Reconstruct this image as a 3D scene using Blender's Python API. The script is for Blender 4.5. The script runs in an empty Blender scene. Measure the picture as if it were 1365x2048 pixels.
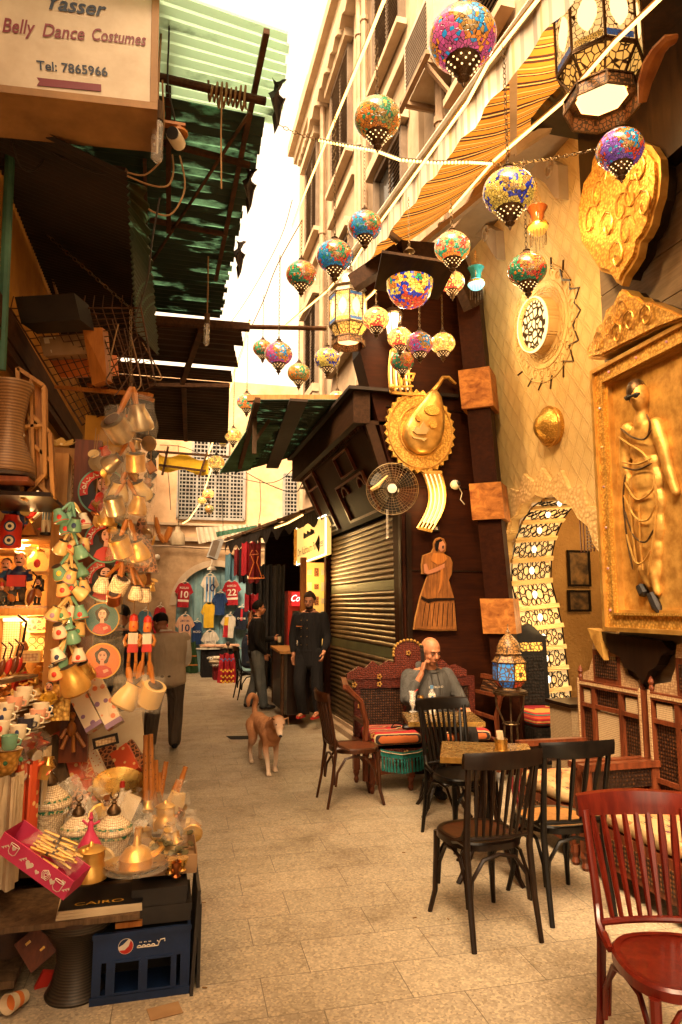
import bpy,math,random
from math import sin,cos,pi,sqrt,atan2,tan
from mathutils import Vector,Matrix,Euler
R=math.radians
rnd=random.Random(7)
S=bpy.context.scene
COL=S.collection
V=Vector
EYE=1.65;YAW=R(14.5);PIT=R(7.8);FPX=1365.0
cd=bpy.data.cameras.new('camera');cam=bpy.data.objects.new('camera',cd);COL.objects.link(cam)
cam.location=(0,0,EYE)
cam.rotation_euler=Euler((R(90)+PIT,0,-YAW),'XYZ')
cd.sensor_fit='VERTICAL';cd.sensor_height=36;cd.sensor_width=24
cd.lens=36*FPX/2048;cd.clip_end=500;cd.clip_start=0.05
S.camera=cam
_f=V((sin(YAW)*cos(PIT),cos(YAW)*cos(PIT),sin(PIT)));_r=V((cos(YAW),-sin(YAW),0));_u=_r.cross(_f)
def ray(x,y):return _f+_r*((x-682.5)/FPX)+_u*((1024-y)/FPX)
def oX(x,y,X):v=ray(x,y);return V((0,0,EYE))+v*(X/v.x)
def oY(x,y,Y):v=ray(x,y);return V((0,0,EYE))+v*(Y/v.y)
def oZ(x,y,Z=0.0):v=ray(x,y);return V((0,0,EYE))+v*((Z-EYE)/v.z)
def oD(x,y,d):return V((0,0,EYE))+ray(x,y)*d
LK=0.5
class MB:
 def __init__(s):s.v=[];s.f=[];s.m=[];s.cm=0;s.T=None
 def add(s,vs,fs):
  b=len(s.v)
  if s.T is not None:vs=[s.T@V(p)for p in vs]
  s.v+=[tuple(p)for p in vs]
  for f in fs:s.f.append([b+i for i in f]);s.m.append(s.cm)
  return s
 def box(s,c,d,rot=None,top=None):
  x,y,z=d[0]/2,d[1]/2,d[2]/2
  t=top or 1.0
  p=[V((a*x*(t if e>0 else 1),b*y*(t if e>0 else 1),e*z))for e in(-1,1)for b in(-1,1)for a in(-1,1)]
  if rot is not None:
   m=Euler(rot).to_matrix()if not isinstance(rot,Matrix)else rot
   p=[m@q for q in p]
  c=V(c)
  return s.add([q+c for q in p],[(0,2,3,1),(4,5,7,6),(0,1,5,4),(2,6,7,3),(0,4,6,2),(1,3,7,5)])
 def b2(s,a,b):
  return s.box([(a[i]+b[i])/2 for i in range(3)],[abs(b[i]-a[i])for i in range(3)])
 def bar(s,a,b,w,h=None,up=(0,0,1)):
  a,b=V(a),V(b);d=b-a;L=d.length
  if L<1e-6:return s
  d/=L;h=h or w;up=V(up)
  x=d.cross(up)
  if x.length<1e-4:x=d.cross(V((1,0,0)))
  x.normalize();z=x.cross(d)
  m=Matrix((x,d,z)).transposed()
  return s.box((a+b)/2,(w,L,h),m)
 def tube(s,pts,r,n=6,closed=False,cap=True,flat=None):
  pts=[V(p)for p in pts];N=len(pts)
  if N<2:return s
  rs=r if isinstance(r,(list,tuple))else[r]*N
  T=[]
  for i in range(N):
   a=pts[i-1]if(i>0 or closed)else pts[0]
   b=pts[(i+1)%N]if(i<N-1 or closed)else pts[-1]
   t=(b-a);T.append(t.normalized()if t.length>1e-9 else V((0,0,1)))
  u=T[0].cross(V((0,0,1)))
  if u.length<1e-3:u=T[0].cross(V((0,1,0)))
  u.normalize();vs=[];fs=[]
  for i in range(N):
   u=u-T[i]*u.dot(T[i])
   if u.length<1e-6:u=T[i].orthogonal()
   u.normalize();w=T[i].cross(u)
   for k in range(n):
    a=2*pi*k/n
    vs.append(pts[i]+(u*cos(a)+w*sin(a)*(flat or 1))*rs[i])
  for i in range(N if closed else N-1):
   j=(i+1)%N
   for k in range(n):
    l=(k+1)%n
    fs.append((i*n+k,i*n+l,j*n+l,j*n+k))
  if cap and not closed:
   fs.append(tuple(range(n-1,-1,-1)));fs.append(tuple((N-1)*n+k for k in range(n)))
  return s.add(vs,fs)
 def lathe(s,prof,n=16,c=(0,0,0),M=None,sx=1,sy=1,a0=0.0,cap=True):
  c=V(c);vs=[];fs=[]
  for r,z in prof:
   for k in range(n):
    a=2*pi*k/n+a0
    p=V((r*cos(a)*sx,r*sin(a)*sy,z))
    if M is not None:p=M@p
    vs.append(p+c)
  N=len(prof)
  for i in range(N-1):
   for k in range(n):
    l=(k+1)%n
    fs.append((i*n+k,i*n+l,(i+1)*n+l,(i+1)*n+k))
  if cap and prof[0][0]>1e-5:fs.append(tuple(range(n-1,-1,-1)))
  if cap and prof[-1][0]>1e-5:fs.append(tuple((N-1)*n+k for k in range(n)))
  return s.add(vs,fs)
 def ball(s,c,r,n=12,m=8,M=None):
  if isinstance(r,(int,float)):r=(r,r,r)
  prof=[(max(1e-6,sin(pi*i/m)),-cos(pi*i/m))for i in range(m+1)]
  D=Matrix.Diagonal(V(r))
  MM=(M@D)if M is not None else D
  return s.lathe(prof,n,c,MM)
 def prism(s,out,a,b,ax=None):
  o,x,y,n_=ax or(V((0,0,0)),V((1,0,0)),V((0,0,1)),V((0,-1,0)))
  N=len(out)
  vs=[o+x*p[0]+y*p[1]+n_*a for p in out]+[o+x*p[0]+y*p[1]+n_*b for p in out]
  fs=[tuple(range(N-1,-1,-1)),tuple(range(N,2*N))]+[(i,(i+1)%N,N+(i+1)%N,N+i)for i in range(N)]
  return s.add(vs,fs)
 def grid(s,fn,nu,nv):
  vs=[fn(i/nu,j/nv)for j in range(nv+1)for i in range(nu+1)]
  fs=[(j*(nu+1)+i,j*(nu+1)+i+1,(j+1)*(nu+1)+i+1,(j+1)*(nu+1)+i)for j in range(nv)for i in range(nu)]
  return s.add(vs,fs)
 def sheet(s,fn,nu,nv,th):
  s.grid(fn,nu,nv)
  return s.grid(lambda a,b:V(fn(a,b))+V((0,0,th)),nu,nv)
 def B(s,name,mat,parent=None,loc=None,smooth=False,local=False,mesh=True):
  me=bpy.data.meshes.new(name)
  off=V((0,0,0))
  if parent is None:
   off=V(loc)if loc is not None else(sum((V(p)for p in s.v),V())/max(1,len(s.v)))
   if loc is None:off.z=min(p[2]for p in s.v)
  me.from_pydata([V(p)-off for p in s.v],[],s.f)
  ms=mat if isinstance(mat,(list,tuple))else[mat]
  for m in ms:me.materials.append(MT(m))
  if len(ms)>1:me.polygons.foreach_set('material_index',s.m)
  if smooth:
   me.polygons.foreach_set('use_smooth',[True]*len(me.polygons))
   try:me.set_sharp_from_angle(angle=R(40 if smooth is True else smooth))
   except Exception:pass
  me.update()
  o=bpy.data.objects.new(name,me);COL.objects.link(o)
  if parent is not None:
   o.parent=parent
   if not local:
    o.matrix_parent_inverse=wm(parent).inverted()
  else:o.location=off
  return o
def wm(o):
 m=Matrix.LocRotScale(o.location,o.rotation_euler,o.scale)
 if o.parent is not None:m=wm(o.parent)@o.matrix_parent_inverse@m
 return m
def tag(o,label=None,cat=None,group=None,kind=None):
 if label:o['label']=label
 if cat:o['category']=cat
 if group:o['group']=group
 if kind:o['kind']=kind
 return o
def thing(name,label,cat,loc=(0,0,0),rz=0.0,group=None,sc=None):
 o=bpy.data.objects.new(name,None);COL.objects.link(o);o.empty_display_size=0.1
 o.location=loc;o.rotation_euler=(0,0,rz)
 if sc:o.scale=(sc,sc,sc)if isinstance(sc,(int,float))else sc
 return tag(o,label,cat,group)
def copy_tree(o,parent=None):
 c=o.copy();COL.objects.link(c)
 if parent is not None:c.parent=parent
 for ch in list(o.children):copy_tree(ch,c)
 return c
def place(o,loc,rz=0.0,label=None,group=None,sc=None):
 o.location=loc;o.rotation_euler=(0,0,rz)
 if label:o['label']=label
 if group:o['group']=group
 if sc:o.scale=(sc,sc,sc)
 return o
def struct(mb,name,mat,**k):
 return tag(mb.B(name,mat,**k),kind='structure')
def frame_of(o,x,y):
 x=V(x).normalized();y=V(y).normalized();return(V(o),x,y,x.cross(y).normalized())
def text_mb(mb,txt,ax,h,width=None,th=0.002,shear=0.0,bold=0.0,lift=0.002,align='CENTER'):
 c=bpy.data.curves.new('t','FONT');c.body=txt;c.size=1;c.shear=shear;c.offset=bold
 c.align_x=align;c.align_y='BOTTOM_BASELINE' if False else 'CENTER';c.extrude=0;c.resolution_u=3
 o=bpy.data.objects.new('t',c);COL.objects.link(o)
 bpy.context.view_layer.update()
 me=o.to_mesh()
 vs=[v.co.copy()for v in me.vertices];fs=[tuple(p.vertices)for p in me.polygons]
 o.to_mesh_clear();bpy.data.objects.remove(o);bpy.data.curves.remove(c)
 if not vs:return mb
 w=max(v.x for v in vs)-min(v.x for v in vs);sy=h/0.72;sx=(width/w)if width else sy
 O,X,Y,N=ax
 mb.add([O+X*v.x*sx+Y*v.y*sy+N*(lift+th)for v in vs],fs)
 return mb
def arc(c,r,a0,a1,n,ax=None):
 o,x,y=ax or(V(c),V((1,0,0)),V((0,0,1)))
 return[o+x*(r*cos(R(a0+(a1-a0)*i/n)))+y*(r*sin(R(a0+(a1-a0)*i/n)))for i in range(n+1)]
def lamp_point(name,loc,col,w,r=0.03,parent=None):
 l=bpy.data.lights.new(name,'POINT');l.color=col;l.energy=w*LK;l.shadow_soft_size=r
 o=bpy.data.objects.new(name,l);COL.objects.link(o);o.location=loc
 if parent is not None:
  o.parent=parent;o.matrix_parent_inverse=wm(parent).inverted()
 return o
def lamp_spot(name,loc,to,col,w,ang=70,r=0.04,parent=None):
 l=bpy.data.lights.new(name,'SPOT');l.color=col;l.energy=w*LK;l.shadow_soft_size=r;l.spot_size=R(ang);l.spot_blend=0.8
 o=bpy.data.objects.new(name,l);COL.objects.link(o);o.location=loc
 o.rotation_euler=(V(to)-V(loc)).to_track_quat('-Z','Y').to_euler()
 if parent is not None:
  o.parent=parent;o.matrix_parent_inverse=wm(parent).inverted()
 return o
def fuse(mb,name,mat,parent=None,voxel=0.012,smooth=4,loc=None,local=False):
 o=mb.B(name,mat,parent,loc=loc,local=local)
 m=o.modifiers.new('r','REMESH');m.mode='VOXEL';m.voxel_size=voxel;m.use_smooth_shade=True
 s_=o.modifiers.new('s','SMOOTH');s_.iterations=smooth;s_.factor=0.5
 dg=bpy.context.evaluated_depsgraph_get()
 me=bpy.data.meshes.new_from_object(o.evaluated_get(dg))
 old=o.data;o.modifiers.clear();o.data=me
 if not len(me.materials):me.materials.append(MT(mat))
 me.polygons.foreach_set('use_smooth',[True]*len(me.polygons))
 me.name=name
 bpy.data.meshes.remove(old)
 return o
MATS={}
def MT(m):return MATS[m]if isinstance(m,str)else m
class NT:
 def __init__(s,name):
  s.m=bpy.data.materials.new(name);s.m.use_nodes=True;s.t=s.m.node_tree;s.t.nodes.clear()
  s.o=s.n('ShaderNodeOutputMaterial');s.b=s.n('ShaderNodeBsdfPrincipled');s.l(s.b,0,s.o,0)
  MATS[name]=s.m
  s.tc=s.n('ShaderNodeTexCoord')
 def n(s,t,**k):
  x=s.t.nodes.new(t)
  for a,b in k.items():setattr(x,a,b)
  return x
 def l(s,a,ao,b,bi):s.t.links.new(a.outputs[ao],b.inputs[bi])
 def mapp(s,sc=(1,1,1),rot=(0,0,0),out='Object',loc=(0,0,0)):
  m=s.n('ShaderNodeMapping');m.inputs['Scale'].default_value=sc;m.inputs['Rotation'].default_value=rot;m.inputs['Location'].default_value=loc
  s.l(s.tc,out,m,0);return m
 def noise(s,src,scale,detail=4,rough=0.55,dist=0):
  x=s.n('ShaderNodeTexNoise');x.inputs['Scale'].default_value=scale;x.inputs['Detail'].default_value=detail
  x.inputs['Roughness'].default_value=rough;x.inputs['Distortion'].default_value=dist
  if src is not None:s.l(src,0,x,'Vector')
  return x
 def vor(s,src,scale,feature='F1',rnd_=1.0):
  x=s.n('ShaderNodeTexVoronoi');x.feature=feature;x.inputs['Scale'].default_value=scale;x.inputs['Randomness'].default_value=rnd_
  if src is not None:s.l(src,0,x,'Vector')
  return x
 def ramp(s,src,so,stops,interp='LINEAR'):
  x=s.n('ShaderNodeValToRGB');x.color_ramp.interpolation=interp
  e=x.color_ramp.elements
  while len(e)>1:e.remove(e[-1])
  e[0].position=stops[0][0];e[0].color=c4(stops[0][1])
  for p,c in stops[1:]:
   q=e.new(p);q.color=c4(c)
  s.l(src,so,x,0);return x
 def mix(s,fac,a,b,mode='MIX'):
  x=s.n('ShaderNodeMix');x.data_type='RGBA';x.blend_type=mode
  for v,i in((fac,0),(a,6),(b,7)):
   if isinstance(v,tuple)and hasattr(v[0],'outputs'):s.l(v[0],v[1],x,i)
   elif i==0:x.inputs[0].default_value=v
   else:x.inputs[i].default_value=c4(v)
  return x
 def math(s,op,a,b=None,c=None):
  x=s.n('ShaderNodeMath');x.operation=op
  for i,v in enumerate((a,b,c)):
   if v is None:continue
   if isinstance(v,tuple):s.l(v[0],v[1],x,i)
   else:x.inputs[i].default_value=v
  return x
 def bump(s,src,so,strength=0.3,dist=0.01,prev=None):
  x=s.n('ShaderNodeBump');x.inputs['Strength'].default_value=strength;x.inputs['Distance'].default_value=dist
  s.l(src,so,x,'Height');s.l(x,0,s.b,'Normal')
  if prev is not None:s.l(prev,0,x,'Normal')
  return x
 def set(s,rough=0.5,metal=0.0,**k):
  s.b.inputs['Roughness'].default_value=rough;s.b.inputs['Metallic'].default_value=metal
  for a,b in k.items():s.b.inputs[a].default_value=b
  return s
def c4(c):return(c,c,c,1)if isinstance(c,(int,float))else(tuple(c)+(1,))[:4]
def pm(name,c1,c2=None,scale=6,rough=0.6,metal=0,bump=0.0,bscale=None,st=(1,1,1),detail=5,lo=0.35,hi=0.65,emit=None,es=0.0,dirt=0.0,rv=0.0,coat=0.0,bd=0.01,rot=(0,0,0)):
 t=NT(name);t.set(rough,metal)
 mp=t.mapp(st,rot)
 c2=c2 or tuple(x*0.8 for x in c1)
 nz=t.noise(mp,scale,detail)
 rp=t.ramp(nz,0,[(lo,c1),(hi,c2)])
 last=(rp,0)
 if dirt:
  n2=t.noise(t.mapp(),1.7,6,0.7)
  r2=t.ramp(n2,0,[(0.35,tuple(x*(1-dirt)for x in(1,0.96,0.9))),(0.62,(1,1,1))])
  mx=t.mix(1.0,last,(r2,0),'MULTIPLY');last=(mx,2)
 t.l(last[0],last[1],t.b,'Base Color')
 if bump:
  nb=t.noise(mp,bscale or scale*3,4)
  t.bump(nb,0,bump,bd)
 if rv:
  n3=t.noise(t.mapp(),scale*0.7,4)
  mr=t.n('ShaderNodeMapRange');mr.inputs[3].default_value=max(0.03,rough-rv);mr.inputs[4].default_value=min(1,rough+rv)
  t.l(n3,0,mr,0);t.l(mr,0,t.b,'Roughness')
 if coat:t.b.inputs['Coat Weight'].default_value=coat;t.b.inputs['Coat Roughness'].default_value=0.12
 if emit:t.b.inputs['Emission Color'].default_value=c4(emit);t.b.inputs['Emission Strength'].default_value=es*.5
 return t
def glow(name,col,es):
 t=NT(name);t.set(0.5);t.b.inputs['Base Color'].default_value=c4(col)
 t.b.inputs['Emission Color'].default_value=c4(col);t.b.inputs['Emission Strength'].default_value=es*.34
 return t
def clear(name,col=(1,1,1),alpha=0.25,rough=0.08,bump=0.0,bs=30):
 t=NT(name);t.set(rough);t.b.inputs['Base Color'].default_value=c4(col)
 t.b.inputs['Specular IOR Level'].default_value=0.9
 nz=t.noise(t.mapp(),bs,3)
 if bump:t.bump(nz,0,bump,0.01)
 rp=t.ramp(nz,0,[(0.4,alpha),(0.7,min(1,alpha*2.2))])
 t.l(rp,0,t.b,'Alpha')
 return t
def floor_mat():
 t=NT('stone_paving');t.set(0.45)
 mp=t.mapp((1,1,1),(0,0,R(1.5)))
 br=t.n('ShaderNodeTexBrick');t.l(mp,0,br,'Vector')
 br.offset=0.37;br.offset_frequency=2
 for k,v in(('Scale',1.0),('Mortar Size',0.0023),('Mortar Smooth',0.3),('Bias',0.0),('Brick Width',0.62),('Row Height',0.30)):br.inputs[k].default_value=v
 br.inputs['Color1'].default_value=(0.0,0,0,1);br.inputs['Color2'].default_value=(1,1,1,1);br.inputs['Mortar'].default_value=(0.5,0.5,0.5,1)
 base=t.ramp(br,0,[(0.0,(0.33,0.27,0.19)),(0.25,(0.36,0.30,0.215)),(0.5,(0.35,0.29,0.21)),(0.8,(0.385,0.32,0.23)),(0.96,(0.35,0.28,0.20)),(1.0,(0.28,0.215,0.14))])
 sp=t.vor(t.mapp(),95,'F1')
 spr=t.ramp(sp,1,[(0.0,(0.45,0.42,0.38)),(0.35,(0.85,0.83,0.8)),(0.6,(1.0,1.0,1.0)),(0.85,(1.45,1.4,1.3))])
 m1=t.mix(0.75,(base,0),(spr,0),'MULTIPLY')
 st=t.noise(t.mapp(),1.3,8,0.65);sr=t.ramp(st,0,[(0.30,(0.55,0.5,0.44)),(0.5,(0.95,0.93,0.9)),(0.75,(1.1,1.08,1.04))])
 m2=t.mix(1.0,(m1,2),(sr,0),'MULTIPLY')
 s2=t.noise(t.mapp(loc=(3,8,0)),5,9,0.75);sr2=t.ramp(s2,0,[(0.56,(1,1,1)),(0.70,(0.62,0.56,0.5))])
 m2=t.mix(0.8,(m2,2),(sr2,0),'MULTIPLY')
 m3=t.mix((br,1),(m2,2),(0.13,0.10,0.07));
 t.l(m3,2,t.b,'Base Color')
 rr=t.ramp(s2,0,[(0.3,0.30),(0.7,0.55)]);t.l(rr,0,t.b,'Roughness')
 inv=t.math('SUBTRACT',1.0,(br,1));b1=t.bump(inv,0,0.6,0.004);t.bump(sp,0,0.12,0.002,b1)
floor_mat()
def wood(name,c1,c2,rough=0.4,axis=2,coat=0.0,sc=1.0,bump=0.12):
 st=[9*sc,9*sc,9*sc];st[axis]=0.9*sc
 t=NT(name);t.set(rough);mp=t.mapp(tuple(st))
 n1=t.noise(mp,3.2,8,0.65,0.6);rp=t.ramp(n1,0,[(0.34,c1),(0.5,tuple((a+b)/2 for a,b in zip(c1,c2))),(0.68,c2)])
 n2=t.noise(t.mapp(),2.5*sc,5,0.6);r2=t.ramp(n2,0,[(0.3,(0.7,0.66,0.6)),(0.65,(1.08,1.05,1.0))])
 m=t.mix(1.0,(rp,0),(r2,0),'MULTIPLY');t.l(m,2,t.b,'Base Color')
 t.bump(n1,0,bump,0.004)
 if coat:t.b.inputs['Coat Weight'].default_value=coat;t.b.inputs['Coat Roughness'].default_value=0.15
 return t
wood('wood_dark',(0.035,0.017,0.009),(0.012,0.006,0.004),0.32,coat=0.3)
wood('wood_black',(0.016,0.012,0.010),(0.006,0.005,0.004),0.28,coat=0.4)
wood('wood_brown',(0.11,0.038,0.014),(0.04,0.014,0.007),0.33,coat=0.35)
wood('wood_red',(0.33,0.035,0.014),(0.16,0.012,0.007),0.28,coat=0.5)
wood('wood_mahogany',(0.20,0.055,0.022),(0.08,0.022,0.010),0.35,coat=0.3)
wood('wood_panel',(0.055,0.015,0.005),(0.026,0.007,0.003),0.5,axis=0)
wood('wood_canopy',(0.075,0.038,0.02),(0.03,0.016,0.009),0.6,axis=1)
wood('wood_block',(0.62,0.27,0.07),(0.20,0.055,0.013),0.45,axis=0,sc=0.5)
wood('wood_honey',(0.52,0.27,0.085),(0.34,0.15,0.04),0.5)
wood('wood_orange',(0.52,0.21,0.05),(0.33,0.11,0.02),0.42)
wood('wood_old',(0.16,0.10,0.055),(0.06,0.036,0.02),0.75)
wood('wood_grey',(0.27,0.215,0.17),(0.17,0.13,0.10),0.7,axis=1)
wood('wood_beam',(0.10,0.048,0.024),(0.04,0.02,0.011),0.7,axis=1)
wood('wood_cutout',(0.33,0.13,0.032),(0.13,0.048,0.014),0.5,sc=2.0)
pm('gold',(0.66,0.38,0.09),(0.40,0.20,0.04),14,0.5,0.6,0.5,60,rv=0.1,bd=0.003,dirt=.25)
pm('gold_smooth',(0.72,0.44,0.12),(0.50,0.27,0.06),9,0.36,0.75,0.2,40,dirt=.25)
pm('brass',(0.62,0.38,0.10),(0.36,0.20,0.05),20,0.28,0.95,0.3,90,rv=0.12,bd=0.003)
pm('copper',(0.60,0.23,0.09),(0.36,0.12,0.04),12,0.28,0.95,0.3,50)
pm('bronze',(0.16,0.095,0.045),(0.06,0.035,0.018),25,0.42,0.8,0.5,90,bd=0.004)
pm('iron',(0.04,0.03,0.024),(0.10,0.045,0.022),8,0.6,0.5,0.3,40,dirt=0.3)
pm('rust',(0.13,0.058,0.027),(0.055,0.03,0.018),9,0.8,0.2,0.3,40)
pm('silver',(0.50,0.44,0.36),(0.34,0.28,0.21),20,0.35,0.9,0.4,80,bd=0.004)
pm('tin',(0.62,0.54,0.42),(0.40,0.33,0.24),10,0.3,0.9,0.2,30)
pm('tableplate',(0.62,0.42,0.16),(0.34,0.20,0.06),26,0.26,0.7,0.5,60,rv=0.1,bd=0.003)
pm('chain_metal',(0.20,0.13,0.06),(0.11,0.07,0.03),20,0.45,0.7)
pm('plaster_pale',(0.50,0.385,0.27),(0.40,0.30,0.20),1.6,0.9,0,0.15,20,dirt=0.28)
pm('plaster_back',(0.60,0.42,0.26),(0.50,0.335,0.20),1.2,0.92,0,0.2,18,dirt=0.3)
pm('stone_back',(0.46,0.32,0.19),(0.34,0.22,0.12),2.2,0.92,0,0.5,14,dirt=0.4)
pm('stone_trim',(0.56,0.46,0.35),(0.46,0.36,0.26),3,0.9,0,0.2,30,dirt=0.2)
pm('yellow_wall',(0.62,0.30,0.03),(0.50,0.22,0.02),2,0.85,0,0.3,14,dirt=0.35)
pm('shutter_wood',(0.20,0.155,0.12),(0.15,0.11,0.08),6,0.8,dirt=0.2)
pm('dark_void',(0.012,0.009,0.007),None,6,0.9)
pm('glass_dark',(0.05,0.045,0.04),None,6,0.12)
pm('pipe_paint',(0.40,0.29,0.20),(0.32,0.22,0.14),4,0.6,dirt=0.3)
pm('ac_white',(0.60,0.55,0.47),(0.50,0.44,0.36),4,0.5,dirt=0.25)
pm('blue_door',(0.13,0.24,0.27),(0.19,0.30,0.31),3,0.7,0,0.2,30,st=(6,6,0.6),dirt=0.3)
pm('lattice_paint',(0.30,0.29,0.27),(0.22,0.20,0.18),6,0.8,dirt=0.2)
pm('roof_green',(0.09,0.24,0.16),(0.035,0.11,0.07),2.2,0.55,0.0,0.2,12,dirt=0.45)
pm('roof_brown',(0.075,0.043,0.028),(0.035,0.021,0.015),2.5,0.7,0.2,0.2,12,dirt=0.4)
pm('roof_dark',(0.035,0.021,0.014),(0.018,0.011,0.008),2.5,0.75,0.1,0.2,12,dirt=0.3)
pm('steel_shutter',(0.30,0.20,0.10),(0.20,0.13,0.065),3,0.38,0.55,0.1,20,st=(1,1,4),dirt=0.4)
pm('steel_shutter_band',(0.12,0.13,0.06),(0.08,0.08,0.035),5,0.45,0.4,dirt=0.3)
pm('cable',(0.03,0.022,0.016),None,6,0.6)
pm('cable_tan',(0.30,0.17,0.07),None,6,0.6)
pm('white_plastic',(0.72,0.66,0.56),(0.62,0.55,0.44),5,0.35)
pm('white_paper',(0.74,0.66,0.52),(0.66,0.57,0.43),5,0.6,dirt=0.15)
pm('black_plastic',(0.018,0.015,0.013),None,5,0.35)
pm('black_card',(0.022,0.018,0.016),(0.035,0.028,0.022),8,0.5,dirt=0.3)
pm('cardboard',(0.36,0.22,0.11),(0.28,0.16,0.075),6,0.8)
pm('crate_blue',(0.010,0.030,0.105),(0.008,0.022,0.075),5,0.42,0,0.1,40,dirt=0.45)
pm('ceramic_cream',(0.66,0.52,0.30),(0.56,0.42,0.22),4,0.25)
pm('ceramic_teal',(0.16,0.34,0.25),(0.12,0.27,0.20),4,0.25)
pm('ceramic_white',(0.72,0.65,0.53),None,4,0.2)
pm('ceramic_pink',(0.72,0.38,0.28),None,4,0.25)
pm('ceramic_dark',(0.03,0.03,0.05),None,4,0.25)
pm('paint_red',(0.50,0.03,0.018),(0.38,0.02,0.014),6,0.45)
pm('paint_navy',(0.02,0.035,0.12),None,6,0.5)
pm('paint_pink',(0.62,0.06,0.16),(0.52,0.04,0.12),6,0.5)
pm('paint_black',(0.012,0.010,0.010),None,6,0.5)
pm('paint_white',(0.75,0.68,0.58),None,6,0.5)
pm('paint_skyblue',(0.12,0.30,0.55),None,6,0.5)
pm('paint_yellow',(0.75,0.42,0.04),None,6,0.5)
pm('paint_green',(0.05,0.22,0.10),None,6,0.5)
pm('paint_orange',(0.72,0.20,0.04),None,6,0.45)
pm('paint_blue',(0.03,0.12,0.30),None,6,0.5)
pm('paint_lilac',(0.30,0.20,0.36),None,6,0.5)
pm('paint_teal',(0.05,0.20,0.24),None,6,0.5)
pm('sign_face',(0.70,0.62,0.50),(0.62,0.53,0.40),1.5,0.5,dirt=0.25)
pm('sign_edge',(0.40,0.22,0.08),(0.26,0.14,0.05),4,0.6,dirt=0.35,st=(1,1,0.3))
clear('plastic_film',(1.0,0.93,0.80),0.06,0.12,0.9,22)
clear('film_thick',(1.0,0.94,0.82),0.20,0.15,0.9,16)
clear('glass_clear',(1,1,1),0.18,0.03)
pm('marble_step',(0.10,0.065,0.04),(0.05,0.034,0.022),4,0.5,dirt=0.4)
def fabric(name,c1,c2=None,rough=0.9,scale=5,bump=0.35,folds=0.0):
 t=pm(name,c1,c2 or tuple(x*0.78 for x in c1),scale,rough,0,0,dirt=0.0)
 w=t.noise(t.mapp(),260,2);b=t.bump(w,0,0.15,0.002)
 if folds:
  f=t.noise(t.mapp((7,7,1.2)),3.0,4,0.5,0.6);t.bump(f,0,min(1,folds*1.8),0.045,b)
 return t
fabric('cloth_grey',(0.085,0.083,0.082),folds=0.4);fabric('cloth_black',(0.012,0.010,0.010),folds=0.3)
fabric('cloth_charcoal',(0.03,0.026,0.024),folds=0.4);fabric('cloth_denim',(0.06,0.065,0.065),(0.115,0.11,0.095),folds=0.5,scale=3)
fabric('cloth_vest',(0.44,0.34,0.24),folds=0.2);fabric('cloth_trouser',(0.085,0.062,0.045),folds=0.6)
fabric('cloth_navy',(0.012,0.016,0.030),folds=0.3);fabric('cloth_red',(0.42,0.02,0.03),folds=0.5)
fabric('cloth_maroon',(0.16,0.012,0.014),folds=0.5);fabric('cloth_green',(0.04,0.09,0.035),folds=0.9)
fabric('cloth_white',(0.70,0.64,0.56),folds=0.4);fabric('cloth_cream',(0.55,0.44,0.30),folds=0.4)
fabric('cloth_teal',(0.02,0.17,0.15),folds=0.3);fabric('cloth_blue',(0.02,0.05,0.16),folds=0.4)
fabric('cloth_sky',(0.10,0.22,0.30),folds=0.5);fabric('cloth_yellow',(0.72,0.45,0.03),folds=0.3)
fabric('cloth_peach',(0.68,0.40,0.27),folds=0.3);fabric('cloth_darkroof',(0.022,0.015,0.011),folds=0.6)
pm('skin_tan',(0.46,0.20,0.105),(0.38,0.15,0.075),5,0.5);pm('skin_dark',(0.36,0.15,0.08),(0.28,0.11,0.055),5,0.5)
pm('eye_white',(.34,.28,.22),None,5,.6)
pm('hair',(0.012,0.009,0.008),None,60,0.6,0,0.6,120)
pm('hair_brown',(0.05,0.028,0.018),None,60,0.6,0,0.6,120)
pm('dog_fur',(0.42,0.20,0.09),(0.30,0.13,0.055),7,0.9,0,0.5,90,bd=0.006)
pm('dog_pale',(0.62,0.46,0.32),(0.50,0.33,0.20),9,0.9,0,0.5,90)
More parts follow.
